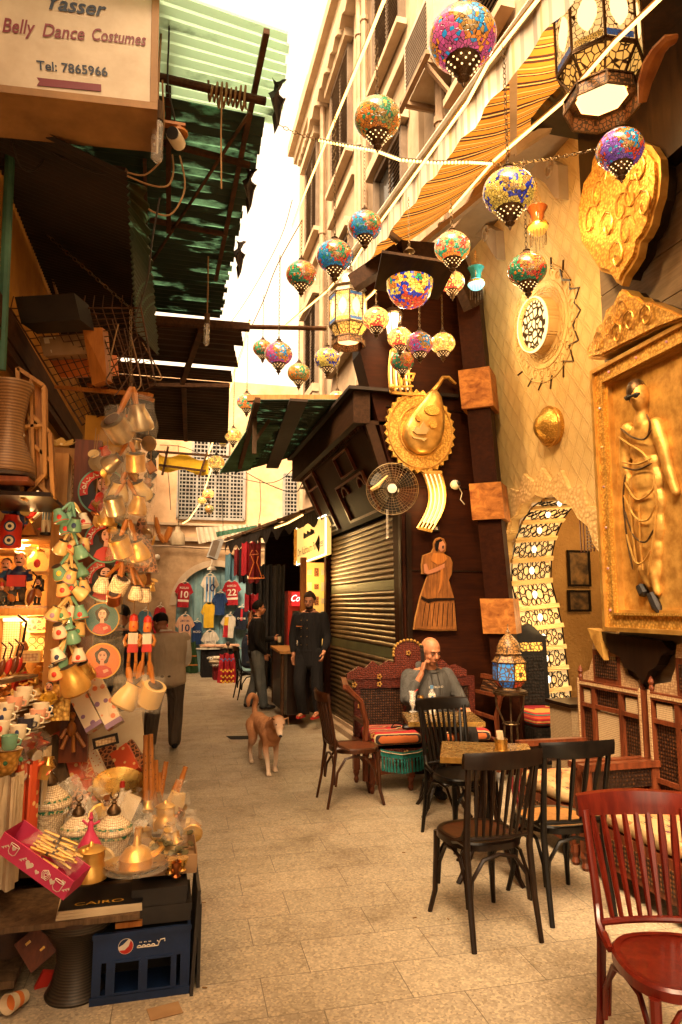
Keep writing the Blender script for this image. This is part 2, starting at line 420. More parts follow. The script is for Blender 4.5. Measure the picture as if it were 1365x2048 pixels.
def mosaic(name,field,border,bead,petal,n=3,es=0.25,star=(0.9,0.8,0.5)):
 t=NT(name);t.set(0.15)
 vo=t.vor(t.mapp(),8.5);ed=t.vor(t.mapp(),8.5,'DISTANCE_TO_EDGE')
 sx=t.n('ShaderNodeSeparateXYZ');t.l(vo,'Position',sx,0)
 an=t.math('ARCTAN2',(sx,1),(sx,0));a2=t.math('MULTIPLY',(an,0),n/(2*pi));fr=t.math('FRACT',(a2,0));ce=t.math('SUBTRACT',(fr,0),0.5)
 u=t.math('MULTIPLY',(ce,0),2*pi/n);u2=t.math('MULTIPLY',(u,0),(u,0));z0=t.math('SUBTRACT',(sx,2),0.08);z2=t.math('MULTIPLY',(z0,0),(z0,0))
 d=t.math('SQRT',(t.math('ADD',(u2,0),(z2,0)),0))
 pa=t.math('ARCTAN2',(z0,0),(u,0));pc=t.math('COSINE',(t.math('MULTIPLY',(pa,0),6.0),0));d=t.math('ADD',(d,0),(t.math('MULTIPLY',(pc,0),-0.045),0))
 rp=t.ramp(d,0,[(0.0,star),(0.13,petal),(0.28,bead),(0.58,border),(0.72,field)],'CONSTANT')
 g_=t.n('ShaderNodeSeparateColor');t.l(vo,1,g_,0);gt=t.math('GREATER_THAN',(g_,1),.87);gu=t.math('GREATER_THAN',(g_,2),.90);rp=t.mix((gt,0),(rp,0),border);rp=t.mix((gu,0),(rp,2),petal)
 hv=t.n('ShaderNodeHueSaturation');t.l(rp,2,hv,'Color')
 rr=t.ramp(vo,1,[(0.0,0.55),(1.0,1.5)]);t.l(rr,0,hv,'Value')
 gr=t.ramp(ed,0,[(0.0,0.0),(0.03,0.0),(0.075,1.0)])
 mx=t.mix((gr,0),(0.035,0.02,0.01),(hv,0));
 fz=t.n('ShaderNodeSeparateXYZ');t.l(t.tc,'Object',fz,0)
 du=t.ramp(fz,2,[(0.55,0.0),(0.78,0.55)]);mx=t.mix((du,0),(mx,2),(0.42,0.30,0.16))
 t.l(mx,2,t.b,'Base Color');t.l(mx,2,t.b,'Emission Color');t.b.inputs['Emission Strength'].default_value=es*.22
 t.bump(gr,0,0.5,0.02);t.b.inputs['Coat Weight'].default_value=0.6
CR=(0.75,0.07,0.03);CB=(0.02,0.30,0.55);CG=(0.03,0.30,0.12);CY=(0.95,0.62,0.10);CO=(0.85,0.25,0.03);CP=(0.70,0.10,0.25);CV=(0.26,0.10,0.50);BD=(0.50,0.27,0.06);CW=(0.95,0.85,0.6);CN=(0.02,0.04,0.35)
mosaic('mosaic_pink',CP,CO,BD,CB,3,0.4,CW)
mosaic('mosaic_green',CO,(0.35,0.30,0.06),BD,CG,3,0.25,CY)
mosaic('mosaic_violet',CV,CR,BD,CB,3,0.25,CW)
mosaic('mosaic_yellow',CY,CN,BD,CY,3,0.3,CN)
mosaic('mosaic_blue',CB,CR,BD,CG,3,0.25,CO)
mosaic('mosaic_sea',CG,CR,BD,CO,3,0.2,CO)
mosaic('mosaic_multi',CO,CG,(0.55,0.30,0.10),CR,4,1.0,CB)
mosaic('mosaic_amber',(0.85,0.45,0.10),CY,(0.55,0.30,0.08),CO,4,1.1,CY)
mosaic('mosaic_red',CR,CY,(0.6,0.25,0.08),CY,4,1.3,CY)
mosaic('mosaic_bowl',CR,CN,CY,CO,5,0.7,CG)
glow('bulb_warm',(1.0,0.75,0.4),3);glow('bulb_soft',(1.0,0.62,0.25),1.1);glow('led_strip',(1.0,0.55,0.15),2.2)
glow('led_white',(1.0,0.82,0.55),2);glow('bulb_cyan',(0.45,0.95,1.0),2.0)
def filigree(name,lit,es,metal=(0.10,0.06,0.03),scale=26,th=0.10,rough=0.4):
 t=NT(name);t.set(rough)
 v=t.vor(t.mapp(),scale,'DISTANCE_TO_EDGE',0.75);r=t.ramp(v,0,[(th*0.8,0.0),(th*1.3,1.0)])
 m=t.mix((r,0),metal,lit);t.l(m,2,t.b,'Base Color')
 e=t.mix((r,0),(0,0,0),lit);t.l(e,2,t.b,'Emission Color');t.b.inputs['Emission Strength'].default_value=es*.1
 t.bump(r,0,-0.6,0.006)
filigree('filigree_warm',(1.0,0.72,0.32),1.1);filigree('filigree_gold',(1.0,0.60,0.12),0.9);filigree('filigree_blue',(0.04,0.22,0.6),0.5)
filigree('filigree_red',(0.8,0.10,0.03),0.5,scale=30);filigree('oct_warm',(1.0,0.62,0.22),1.4,scale=7,th=.05)
filigree('oct_gold',(1.0,0.55,0.12),1.0,scale=6,th=.07)
filigree('oct_dark',(0.30,0.14,0.05),0.1,(0.05,0.03,0.015),9)
filigree('filigree_dark',(0.35,0.18,0.06),0.1,(0.07,0.04,0.02),34)
filigree('filigree_fire',(1.0,0.42,0.06),2.2,scale=30)
filigree('window_lace',(1.0,0.80,0.42),1.6,(0.07,0.04,0.012),15,0.13)
filigree('arch_paper',(0.98,0.66,0.28),0.8,(0.9,0.66,0.3),4,0.02)
fl=MB();fl.add([(-70,-40,0),(70,-40,0),(70,120,0),(-70,120,0)],[(0,1,2,3)]);struct(fl,'ground','stone_paving',loc=(0,0,0))
st=MB();st.prism([(2.46,8.9),(2.12,12.9),(2.12,15),(3.2,15),(3.2,8.9)],0.0,0.15,(V((0,0,0)),V((1,0,0)),V((0,1,0)),V((0,0,1))))
struct(st,'step','marble_step')
def trans_roof(name,c1,c2,dark,lo,hi,k=0.5):
 t=NT(name);t.set(0.6)
 nz=t.noise(t.mapp((1.0,3.2,1)),2.3,7,0.62);rp=t.ramp(nz,0,[(lo,c1),(hi,dark)]);t.l(rp,0,t.b,'Base Color')
 tr=t.n('ShaderNodeBsdfTranslucent');tr.inputs[0].default_value=c4(c2)
 fac=t.ramp(nz,0,[(lo,k),(hi,0.0)])
 ms=t.n('ShaderNodeMixShader');t.l(fac,0,ms,0);t.l(t.b,0,ms,1);t.l(tr,0,ms,2);t.l(ms,0,t.o,0)
trans_roof('roof_green_thin',(0.30,0.50,0.38),(0.50,0.78,0.60),(0.04,0.07,0.045),0.55,0.72,0.6)
trans_roof('roof_green_old',(0.07,0.16,0.10),(0.20,0.50,0.33),(0.02,0.045,0.03),0.30,0.44,0.5)
def corr(P00,P10,P11,P01,pitch=0.09,amp=0.016,nu=14,ragged=0.0,seed=1,along='v'):
 P=[V(p)for p in(P00,P10,P11,P01)]
 n=max(4,int((P[3]-P[0]).length/pitch))*6;rr=random.Random(seed)
 nor=(P[1]-P[0]).cross(P[3]-P[0]).normalized()
 if nor.z<0:nor=-nor
 off=[0.0]*(n+1)
 for j in range(0,n+1):
  off[j]=off[j-1]if(j%6 and j)else rr.uniform(-1,1)*ragged
 mb=MB()
 def fn(u,v):
  j=round(v*n);uu=u*(1+off[j])if u>0.93 else u
  p=(P[0]*(1-uu)+P[1]*uu)*(1-v)+(P[3]*(1-uu)+P[2]*uu)*v
  return p+nor*(amp*sin(2*pi*j/6))
 mb.grid(fn,nu,n)
 return mb
t=thing('canopy_roof','torn green corrugated canopy over the left stalls, the nearest and highest sheet','canopy roof',(-0.9,3.0,0))
Z1=4.5
a=V((-1.3,2.75,Z1));b=oZ(582,68,Z1);c=oZ(555,250,Z1);a2=V((-1.3,c.y-0.05,Z1))
corr(a,b,c,a2,0.085,0.016,16,0.015,3).B('sheet','roof_green_thin',t)
d=oZ(440,635,Z1);e=V((-1.3,d.y,Z1));c2=oZ(530,235,Z1-0.03)
corr(a2-V((0,0.1,0.03)),c2,d,e,0.085,0.016,16,0.010,5).B('sheet','roof_green_old',t)
def beam(p,q,w=0.05,mat='rust',par=None,h=None,name='beam'):
 m=MB();m.bar(p,q,w,h);return m.B(name,mat,par)
beam(oZ(534,62,Z1-.05),oZ(432,560,Z1-.08),0.03,'rust',t)
beam(oZ(250,265,Z1-.09),oZ(500,330,Z1-.09),0.03,'wood_beam',t)
beam(oZ(300,440,Z1-.08),oZ(455,470,Z1-.08),0.028,'rust',t)
beam(oZ(290,320,Z1-.1),oZ(295,560,Z1-.1),0.022,'rust',t)
beam(oZ(300,530,Z1-.1),oZ(500,225,Z1-.1),0.016,'rust',t)
for(x,y,r_)in((500,335,.05),(480,480,.045),(555,155,.04)):
 m=MB();p=oZ(x,y,Z1-.03);rr=random.Random(x)
 m.grid(lambda u,v:p+V((0.06*(u-.5)+.02*sin(9*v),0.03*sin(7*v+3*u),-v*(0.22+0.1*sin(5*u)))),4,8);m.B('torn_strip','roof_dark',t)
m=MB();m.tube([oZ(300,150,Z1-.16),oZ(532,203,Z1-.16)],0.022,8)
tag(m.B('wooden_pole','wood_beam'),'round brown pole with rope wound round it under the green canopy','pole')
m=MB();rr=random.Random(4)
pts=[]
pc=oZ(455,186,Z1-.16)
for i in range(60):a_=i*0.9;pts.append(pc+V((i*0.0035-.1,0.045*sin(a_)+.01*rr.uniform(-1,1),0.05*cos(a_)-0.004*(i%9))))
m.tube(pts,0.006,4);m.tube([pts[20],pts[20]+V((0,0,-.28)),pts[20]+V((0.01,0,-.6))],0.004,4)
tag(m.B('rope','cable_tan'),'tangle of rope wound round the brown pole','rope')
t=thing('lower_roof_sheet','dark brown corrugated sheet sloping from the yellow wall beneath the green canopy','roof sheet',(-0.9,4,0))
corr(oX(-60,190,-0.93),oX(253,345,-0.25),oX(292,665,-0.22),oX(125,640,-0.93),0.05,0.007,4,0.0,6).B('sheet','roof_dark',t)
beam(oX(60,305,-0.80),oX(253,345,-0.27),0.035,'rust',t)
t=thing('hanging_strip','narrow bent strip of dark green corrugated sheet hanging beside the brown sheet','roof sheet',(-0.2,4,3))
corr(oX(256,362,-0.21),oX(291,372,-0.12),oX(318,712,-0.12),oX(272,660,-0.22),0.05,0.009,3,0.05,8).B('sheet','roof_green_old',t)
t=thing('brown_roof','dark brown corrugated roof in staggered sheets over the far end of the left stalls','roof',(-0.9,6,0))
Z2=4.0
for k,(y0,y1,xa,xb,dz)in enumerate(((655,692,482,488,0.0),(690,735,468,478,0.02),(742,764,463,466,-.02),(766,886,460,456,0.03))):
 p=oZ(xa,y0,Z2+dz);q=oZ(xb,y1,Z2+dz)
 corr((-1.3,p.y,Z2+dz),p,q,(-1.3,q.y,Z2+dz),0.12,0.012,6,0.0,k).B('sheet','roof_brown',t)
beam(oZ(402,660,Z2-.05),oZ(365,765,Z2-.05),0.05,'rust',t);beam(oZ(368,775,Z2-.05),oZ(372,880,Z2-.05),0.05,'rust',t)
beam(oZ(310,640,Z2-.03),oZ(500,655,Z2-.03),0.06,'wood_beam',t)
beam(oZ(300,770,Z2-.04),oZ(460,772,Z2-.04),0.04,'wood_beam',t)
beam((-0.75,9.9,0),(-0.75,9.9,4.0),0.08,'wood_beam',t,name='post')
for x,y0,y1 in((361,880,960),(373,885,950),(400,640,960)):
 p=oY(x,y0,9.0 if y0>700 else 5.7);q=oY(x-3,y1,9.0 if y0>700 else 5.7)
m=MB();m.tube([oY(318,650,5.7),oY(653,657,6.2)],0.022,6)
tag(m.B('cross_pole','wood_beam'),'thin pole wrapped in cable spanning the alley below the sky gap','pole')
lb=thing('left_building','yellow painted building wall behind the souvenir stall on the left','building',(-2.5,8,0))
m=MB();m.b2((-5,-9,0),(-0.95,17.6,4.4));m.B('wall','yellow_wall',lb)
m=MB();m.b2((-5,-9,4.42),(-1.2,17.6,7.6));m.B('upper_wall','plaster_pale',lb)
m=MB();m.bar(oX(-30,600,-0.90),oX(155,885,-0.90),0.1,0.16);m.bar(oX(-30,640,-0.88),oX(140,885,-0.88),0.06,0.05);m.B('lintel','wood_beam',lb)
m=MB();m.tube([oX(2,740,-0.85),oX(8,600,-0.85),oX(24,225,-0.85)],0.025,8)
tag(m.B('drain_pipe','roof_green'),'dark green pipe running up the left edge of the yellow wall','pipe')
for k,(dx,lb_)in enumerate(((0,'orange'),(14,'tan'))):
 m=MB();m.tube([oX(28+dx,225,-0.82),oX(60+dx,340,-0.84),oX(75+dx,440,-0.86),oX(118+dx*.5,600,-0.88)],0.012,5)
 tag(m.B('cable','cable_tan'),('thick tan cable sagging down the yellow wall, nearer the pipe','thick tan cable sagging down the yellow wall, further from the pipe')[k],'cable','cables on the yellow wall')
bw=thing('back_building','sandy stone and plaster building closing the alley, with an arched blue door','building',(1.5,17.7,0))
YB=17.7
axB=(V((0,YB,0)),V((1,0,0)),V((0,0,1)),V((0,-1,0)))
acx,acz,ar=1.30,1.66,0.98
arcp=[(acx+ar*cos(R(a)),acz+ar*sin(R(a)))for a in range(180,-1,-12)]
m=MB();m.prism([(-4,0),(acx-ar,0)]+arcp+[(acx+ar,0),(7,0),(7,3.30),(-4,3.30)],0.0,-0.35,axB);m.B('wall','stone_back',bw)
m=MB();m.prism([(-4,3.30),(7,3.30),(7,7.55),(-4,7.55)],0.02,-0.35,axB);m.B('plaster_wall','plaster_back',bw)
m=MB();m.b2((-4,YB-.10,3.26),(7,YB-0.02,3.36));m.b2((-4,YB-.14,3.66),(7,YB-0.02,3.72));m.B('ledge','stone_trim',bw)
m=MB();o_=[(acx+(ar+.16)*cos(R(a)),acz+(ar+.16)*sin(R(a)))for a in range(0,181,12)]
m.prism(arcp+o_[::-1][::-1],0.03,-0.02,axB);m.B('arch_trim','stone_trim',bw)
dr=MB()
for i in range(9):
 x0=acx-ar+i*(2*ar/9);dr.b2((x0+.004,YB+.10,0),(x0+2*ar/9-.004,YB+.16,2.7))
dr.b2((acx-1,YB+.17,0),(acx+1,YB+.2,2.7))
d_=dr.B('door','blue_door',bw)
def lattice(xa,xb,za,zb,nx,nz,name,par,bands=(),axY=YB-.06,w=0.022):
 f=MB();
 for(p,q)in(((xa,za),(xb,za)),((xa,zb),(xb,zb)),((xa,za),(xa,zb)),((xb,za),(xb,zb))):
  f.bar((p[0],axY-.01,p[1]),(q[0],axY-.01,q[1]),0.07,0.07,up=(0,1,0))
 wn=f.B('window','lattice_paint',par)
 g=MB()
 for i in range(1,nx):
  x=xa+(xb-xa)*i/nx;ww=w*(2.4 if i in bands else 1);g.bar((x,axY,za),(x,axY,zb),ww,0.03,up=(0,1,0))
 for i in range(1,nz):
  z=za+(zb-za)*i/nz;g.bar((xa,axY-.002,z),(xb,axY-.002,z),0.03,w*(2 if i%5==0 else 1),up=(0,1,0))
 g.B('lattice','lattice_paint',wn)
 v=MB();v.b2((xa,axY+.03,za),(xb,axY+.055,zb));v.B('pane','dark_void',wn)
lattice(0.28,1.95,3.85,5.2,18,14,'w',bw,(5,10,14));lattice(0.62,1.5,5.35,6.1,9,7,'w',bw,(4,));lattice(3.0,3.62,3.9,5.1,7,12,'w',bw)
m=MB();m.tube([(-4,YB-.12,3.05),(0.2,YB-.12,3.12),(1.2,YB-.12,3.08),(3,YB-.12,3.05)],0.03,6)
tag(m.B('wall_pipe','pipe_paint'),'pale horizontal pipe along the stone wall above the blue arched door','pipe')
rb=thing('apartment_building','tall pale apartment building with shuttered windows above the cafe and shops','building',(3.2,9,0))
XF=2.95
m=MB();m.b2((XF,6.9,3.6),(9,15.1,12.6));m.b2((XF,-9,5.75),(9,6.9,12.6));m.B('wall','plaster_pale',rb)
m=MB();m.b2((XF-.35,1,12.6),(9,15.3,12.85));m.b2((XF-.22,1,12.35),(XF,15.2,12.6))
for i in range(58):
 y=1.2+i*0.24;m.prism([(-.1,0),(.1,0),(.1,-.16),(0,-.26),(-.1,-.16)],0,0.05,(V((XF-.12,y,12.35)),V((0,1,0)),V((0,0,1)),V((-1,0,0))))
m.B('cornice','stone_trim',rb)
m=MB();m.b2((XF-.1,14.2,12.86),(4,15.2,14.0));m.B('parapet','stone_trim',rb);m=MB();m.b2((XF-.1,10.9,12.86),(4,11.6,13.5));m.B('parapet','stone_trim',rb)
for y,w_ in((15.0,.16),(12.75,.1),(10.1,.14),(7.4,.12),(4.6,.12)):
 m=MB();m.b2((XF-.07,y-w_,3.7 if y>7.6 else 5.8),(XF,y+w_,12.3));m.B('pilaster','stone_trim',rb)
for y in(12.45,9.75,9.45,6.5):
 m=MB();m.tube([(XF-.12,y,3.9 if y>7 else 5.8),(XF-.12,y,12.2)],0.055,8)
 for z in((5,7,9,11)if y>7 else(7,9,11)):m.tube([(XF-.12,y,z),(XF-.12,y,z+.08)],0.075,8)
 m.B('rain_pipe','pipe_paint',rb)
def fwin(y0,y1,z0,z1,closed=True):
 f=MB()
 for p,q in(((y0,z0),(y1,z0)),((y0,z1),(y1,z1)),((y0,z0),(y0,z1)),((y1,z0),(y1,z1))):f.bar((XF-.03,p[0],p[1]),(XF-.03,q[0],q[1]),0.08,0.12,up=(1,0,0))
 wn=f.B('window','shutter_wood',rb)
 g=MB();g.b2((XF-.012,y0,z0),(XF-.006,y1,z1));g.B('pane','glass_dark',wn)
 g=MB();n=int((z1-z0)/.07)
 for s_ in((y0,(y0+y1)/2-.02),((y0+y1)/2+.02,y1)):
  if closed=='half' and s_[0]>y0:continue
  for i in range(n):z=z0+.04+i*.07;g.box((XF-.05,(s_[0]+s_[1])/2,z),(0.012,s_[1]-s_[0],0.06),(0,R(35),0))
  g.b2((XF-.06,s_[0],z0),(XF-.045,s_[0]+.05,z1));g.b2((XF-.06,s_[1]-.05,z0),(XF-.045,s_[1],z1))
 g.B('shutter','shutter_wood',wn)
 g=MB();g.b2((XF-.16,y0-.12,z0-.14),(XF-.02,y1+.12,z0-.05));g.B('sill','stone_trim',wn);g=MB();g.b2((XF-.18,y0-.15,z1+.05),(XF-.02,y1+.15,z1+.22));g.B('lintel','stone_trim',wn)
for y0,y1 in((13.2,14.4),(10.6,11.9),(7.9,9.1),(5.1,6.2),(2.9,4.1)):
 fwin(y0,y1,9.6,11.6)
 if y0>6:fwin(y0,y1,6.0,8.0,'half' if y0<9 else True)
 if 2<y0<6:fwin(y0,y1,7.2,8.8)
for y in(13.8,11.2,8.5):m=MB();m.b2((XF-.1,y-.9,8.9),(XF,y+.9,9.05));m.B('string_course','stone_trim',rb)
fwin(13.2,14.3,4.3,5.9,'half')
m=MB()
for k in range(5):
 y=9.2+k*.9;m.prism([(-.45,.3),(.45,.3),(.42,0)]+[(.4-.2*i,-.12 if i%2==0 else 0.0)for i in range(5)],0,0.25,(V((XF-.02,y,11.9)),V((0,1,0)),V((0,0,1)),V((-1,0,0))))
m.B('window_hood','stone_trim',rb)
ac=thing('air_conditioner','off white air conditioner box on a bracket high on the pale building','air conditioner',(2.6,6,7))
q=oX(838,100,2.62)
m=MB();m.b2((2.60,q.y-.5,q.z-.42),(2.95,q.y+.42,q.z+.42));m.B('case','ac_white',ac)
m=MB()
for i in range(14):m.b2((2.587,q.y-.3,q.z-.34+i*.05),(2.598,q.y+.36,q.z-.315+i*.05))
m.B('grille','shutter_wood',ac)
m=MB();m.bar((2.5,q.y-.35,q.z-.45),(2.95,q.y-.35,q.z-.45),.05);m.bar((2.5,q.y+.3,q.z-.45),(2.95,q.y+.3,q.z-.45),.05);m.bar((2.52,q.y-.35,q.z-.45),(2.95,q.y-.35,q.z-.9),.04);m.b2((2.5,q.y-.5,q.z-.50),(2.56,q.y+.42,q.z-.45));m.B('bracket','pipe_paint',ac)
def stripe_mat():
 t=NT('awning_cloth');t.set(0.9);sx=t.n('ShaderNodeSeparateXYZ');t.l(t.tc,'Object',sx,0)
 k=t.math('MULTIPLY',(sx,1),3.4);fr=t.math('FRACT',(k,0))
 A=(0.55,0.21,0.022);B=(0.62,0.40,0.12);D=(0.06,0.02,0.012);G=(0.45,0.13,0.02)
 rp=t.ramp(fr,0,[(0,A),(.22,D),(.32,B),(.38,D),(.48,A),(.62,G),(.66,B),(.72,G),(.76,A),(.86,D),(.90,B),(.95,D)],'CONSTANT')
 t.l(rp,0,t.b,'Base Color');tr=t.n('ShaderNodeBsdfTranslucent');t.l(rp,0,tr,0)
 ms=t.n('ShaderNodeMixShader');ms.inputs[0].default_value=0.2;t.l(t.b,0,ms,1);t.l(tr,0,ms,2);t.l(ms,0,t.o,0)
 t=NT('valance_cloth');t.set(0.9);sx=t.n('ShaderNodeSeparateXYZ');t.l(t.tc,'Object',sx,0);k=t.math('MULTIPLY',(sx,1),3.4);fr=t.math('FRACT',(k,0))
 rp=t.ramp(fr,0,[(0,(0.62,0.56,0.48)),(.3,(0.42,0.37,0.32)),(.4,(0.62,0.55,0.45)),(.6,(0.60,0.45,0.25)),(.7,(0.64,0.58,0.5)),(.85,(0.38,0.34,0.3))],'CONSTANT');t.l(rp,0,t.b,'Base Color')
stripe_mat()
aw=thing('striped_awning','orange and brown striped awning with a pale valance over the cafe terrace','awning',(2.4,5,4.9))
A0=oZ(1090,0,5.15);A1=oZ(700,530,5.3);dA=(A0-A1);A00=A0+dA*1.1
B0=oZ(1340,20,5.9);B1=oZ(900,418,5.9);B1=V((min(B1 .x,3.25),A1 .y-.3,5.9));B00=B0+(B0-B1)*0.6
m=MB()
def fa(u,v):
 p=(A1*(1-v)+A00*v)*(1-u)+(B1*(1-v)+B00*v)*u
 return p+V((0,0,-0.10*sin(pi*u)-0.012*sin(v*60)))
m.grid(fa,10,60);m.B('canopy','awning_cloth',aw,smooth=True)
m=MB();m.grid(lambda u,v:A1*(1-v)+A00*v+V((-.02+.012*sin(v*140),0,-u*(0.24+0.02*sin(v*90)))),3,90);m.B('valance','valance_cloth',aw,smooth=True)
m=MB();m.tube([A1+V((-.03,0,.03)),A00+V((-.03,0,.03))],0.04,8);m.B('front_bar','white_plastic',aw)
for v in(0.12,0.42,0.72):
 p=A1*(1-v)+A00*v;q=B1*(1-v)+B00*v
 m=MB();m.bar(p+V((.05,0,-.05)),p*.5+q*.5+V((0,.5,-.25)),.05);m.bar(p*.5+q*.5+V((0,.5,-.25)),q+V((0,-.2,-.2)),.06);m.B('folding_arm','pipe_paint',aw)
ow=thing('timber_wall','dark brown timber wall facing the street and carrying the gold lute','wall',(2.8,6.6,0))
YO=6.62;axO=(V((0,YO,0)),V((1,0,0)),V((0,0,1)),V((0,-1,0)))
m=MB();m.prism([(2.40,0),(3.36,0),(3.36,5.2),(1.92,5.2),(1.92,4.3),(2.36,2.62)],0,-0.3,axO);m.B('panel','wood_panel',ow)
m=MB()
for z in(2.0,2.88,3.72):m.b2((2.2 if z>2.4 else 2.41,YO-.012,z),(3.3,YO-.002,z+.012))
m.b2((2.395,YO-.04,0.1),(2.45,YO-.002,2.6));m.B('batten','wood_dark',ow)
m=MB();p=oY(722,540,6.0);q=oY(930,560,6.0);m.bar(p+V((0,.3,0)),oY(800,505,6.0),.12,.16);m.bar(oY(800,505,6.0),oY(905,512,6.1),.12,.2);m.bar(oY(905,512,6.1),oY(948,615,6.2),.12,.2)
m.prism([(1.7,4.75),(2.05,5.05),(3.1,5.05),(3.3,4.4),(3.3,5.25),(1.9,5.3)],.0,.9,(V((0,YO,0)),V((1,0,0)),V((0,0,1)),V((0,-1,0))))if False else None
m.B('hood','wood_canopy',ow)
def colx(z):return 3.36-0.075*(z-1.4)
cl=thing('timber_column','square dark timber column with three pale wood block bands beside the dark wall','column',(3.4,6.45,0))
def slant(x0,z0,x1,z1,y,w,ang=45):
 m=MB();c,s_=cos(R(ang))*w*.7071,sin(R(ang))*w*.7071
 ring=[(w*.7071*cos(R(ang+90*k+45)),w*.7071*sin(R(ang+90*k+45)))for k in range(4)]
 m.add([(x0+a,y+b,z0)for a,b in ring]+[(x1+a,y+b,z1)for a,b in ring],[(3,2,1,0),(4,5,6,7)]+[(i,(i+1)%4,4+(i+1)%4,4+i)for i in range(4)])
 return m
slant(colx(0),0,colx(5.2),5.2,6.42,0.24,52).B('shaft','wood_panel',cl)
for y0,y1 in((738,815),(965,1038),(1197,1268)):
 z1=oY(955,y0,6.3).z;z0=oY(955,y1,6.3).z
 slant(colx(z0),z0,colx(z1),z1,6.42,0.33,52).B('block_band','wood_block',cl)
rs=thing('roller_shutter','closed brown metal roller shutter with two greenish slat bands','shutter',(2.4,8.3,0))
def slats(z0,z1,y0=6.72,y1=9.95,X=2.42):
 m=MB();n=max(1,round((z1-z0)/0.066));k=n*8
 m.grid(lambda u,v:V((X-0.022*abs(sin(pi*v*n))**0.7,y1+(y0-y1)*u,z0+(z1-z0)*v)),1,k);return m
slats(0.10,1.08).B('curtain','steel_shutter',rs,smooth=60);slats(1.19,1.82).B('curtain','steel_shutter',rs,smooth=60);slats(1.93,2.64).B('curtain','steel_shutter',rs,smooth=60)
for z in(1.08,1.82):m=MB();m.b2((2.405,6.72,z),(2.42,9.95,z+.11));m.B('slat_band','steel_shutter_band',rs)
m=MB();m.b2((2.36,6.66,0),(2.44,6.74,2.7));m.B('guide_rail','wood_dark',rs)
m=MB();m.b2((2.33,9.9,0),(2.44,10.02,2.75));m.B('guide_rail','wood_panel',rs)
m=MB();m.b2((2.30,6.72,0.0),(2.46,9.9,0.07));m.b2((2.38,6.72,0.07),(2.43,9.9,0.12));m.B('bottom_bar','pipe_paint',rs)
bay=thing('timber_bay','dark carved timber bay leaning out above the roller shutter','shop front',(2.2,8.3,2.6))
bo=V((2.37,6.70,2.66));by=V((-0.42,0,0.88)).normalized();axY_=(bo,V((0,1,0)),by,V((0,1,0)).cross(by)*1)
if axY_[3].x>0:axY_=(axY_[0],axY_[1],axY_[2],-axY_[3])
m=MB();m.prism([(0,0),(3.3,0),(3.3,1.0),(0,1.0)],0,-.08,axY_);m.B('panel','wood_panel',bay)
def fr2(m,x0,x1,y0,y1,w,t0=0.0,t1=0.035,ax=axY_):
 m.prism([(x0,y0),(x1,y0),(x1,y0+w),(x0,y0+w)],t0,t1,ax);m.prism([(x0,y1-w),(x1,y1-w),(x1,y1),(x0,y1)],t0,t1,ax)
 m.prism([(x0,y0+w),(x0+w,y0+w),(x0+w,y1-w),(x0,y1-w)],t0,t1,ax);m.prism([(x1-w,y0+w),(x1,y0+w),(x1,y1-w),(x1-w,y1-w)],t0,t1,ax)
for(x0,x1,y0,y1)in((.72,1.34,.60,.88),(2.45,3.0,.72,.93),(2.45,3.0,.12,.30),(2.42,3.04,.05,.96)):
 m=MB();fr2(m,x0,x1,y0,y1,.022);m.B('moulding','wood_mahogany',bay)
m=MB();fr2(m,.55,1.75,.06,.56,.03)
for x in(.75,1.45):
 for i in range(5):m.prism([(x+.1*cos(R(36*i)),.40+.1*sin(R(36*i))),(x+.13*cos(R(36*i)),.40+.13*sin(R(36*i))),(x+.13*cos(R(36*i+36)),.40+.13*sin(R(36*i+36))),(x+.1*cos(R(36*i+36)),.40+.1*sin(R(36*i+36)))],0,.03,axY_)
m.B('moulding','wood_mahogany',bay)
m=MB()
for i in range(40):m.prism([(.05+i*.08,.93),(.09+i*.08,.93),(.09+i*.08,.97),(.05+i*.08,.97)],0,.04,axY_)
m.B('dentil_row','wood_beam',bay)
m=MB();m.b2((1.84,6.60,3.52),(2.02,10.1,3.86));m.b2((2.02,6.62,3.52),(2.36,10.1,3.56));m.B('fascia','wood_canopy',bay)
m=MB();m.b2((1.78,6.55,3.865),(3.0,10.2,3.90));m.B('roof_board','roof_dark',bay)
m=MB();m.bar((2.30,6.63,2.64),(2.02,6.63,3.52),.06,.1);m.B('side_post','wood_canopy',bay)
for y,r0 in((9.9,.12),):
 m=MB();m.tube([(2.33,y,2.7),(2.25,y,2.55),(2.30,y,2.42),(2.37,y,2.38)],[.1,.09,.07,.04],8);m.B('bracket','wood_dark',bay)
t=thing('green_scrap_roof','patched green corrugated roof jutting out above the leaning timber bay','roof',(1.5,9,3.8))
Zg=3.96
g0,g1,g2,g3=oZ(508,800,Zg),oZ(712,800,Zg),oZ(612,905,Zg),oZ(470,945,Zg)
corr(g0,g1,g2,g3,0.09,0.016,8,0.0,11).B('sheet','roof_green_old',t)
corr(oZ(500,850,Zg-.02),oZ(560,850,Zg-.02),oZ(500,940,Zg-.02),oZ(440,945,Zg-.02),0.09,0.016,4,0.08,12).B('sheet','roof_green',t)
beam(oZ(495,797,Zg+.06),oZ(735,797,Zg+.06),0.07,'wood_honey',t);beam(oZ(516,800,Zg-.04),oZ(480,935,Zg-.04),0.06,'wood_beam',t);beam(oZ(598,800,Zg-.05),oZ(545,935,Zg-.05),0.2,'roof_dark',t,h=.03)
m=MB();p=oZ(510,835,Zg-.05);m.bar(p,p+V((0,0,-.45)),.05);m.bar(p+V((.18,0,-.02)),p+V((0,0,-.3)),.04);m.B('prop','wood_old',t)
t=thing('market_roof','ragged dark tarpaulin roof over the clothes stall at the far right','roof',(2,13,3))
c0,c1=V((2.22,9.9,3.08)),V((1.27,15,3.02))
m=MB();rr=random.Random(9)
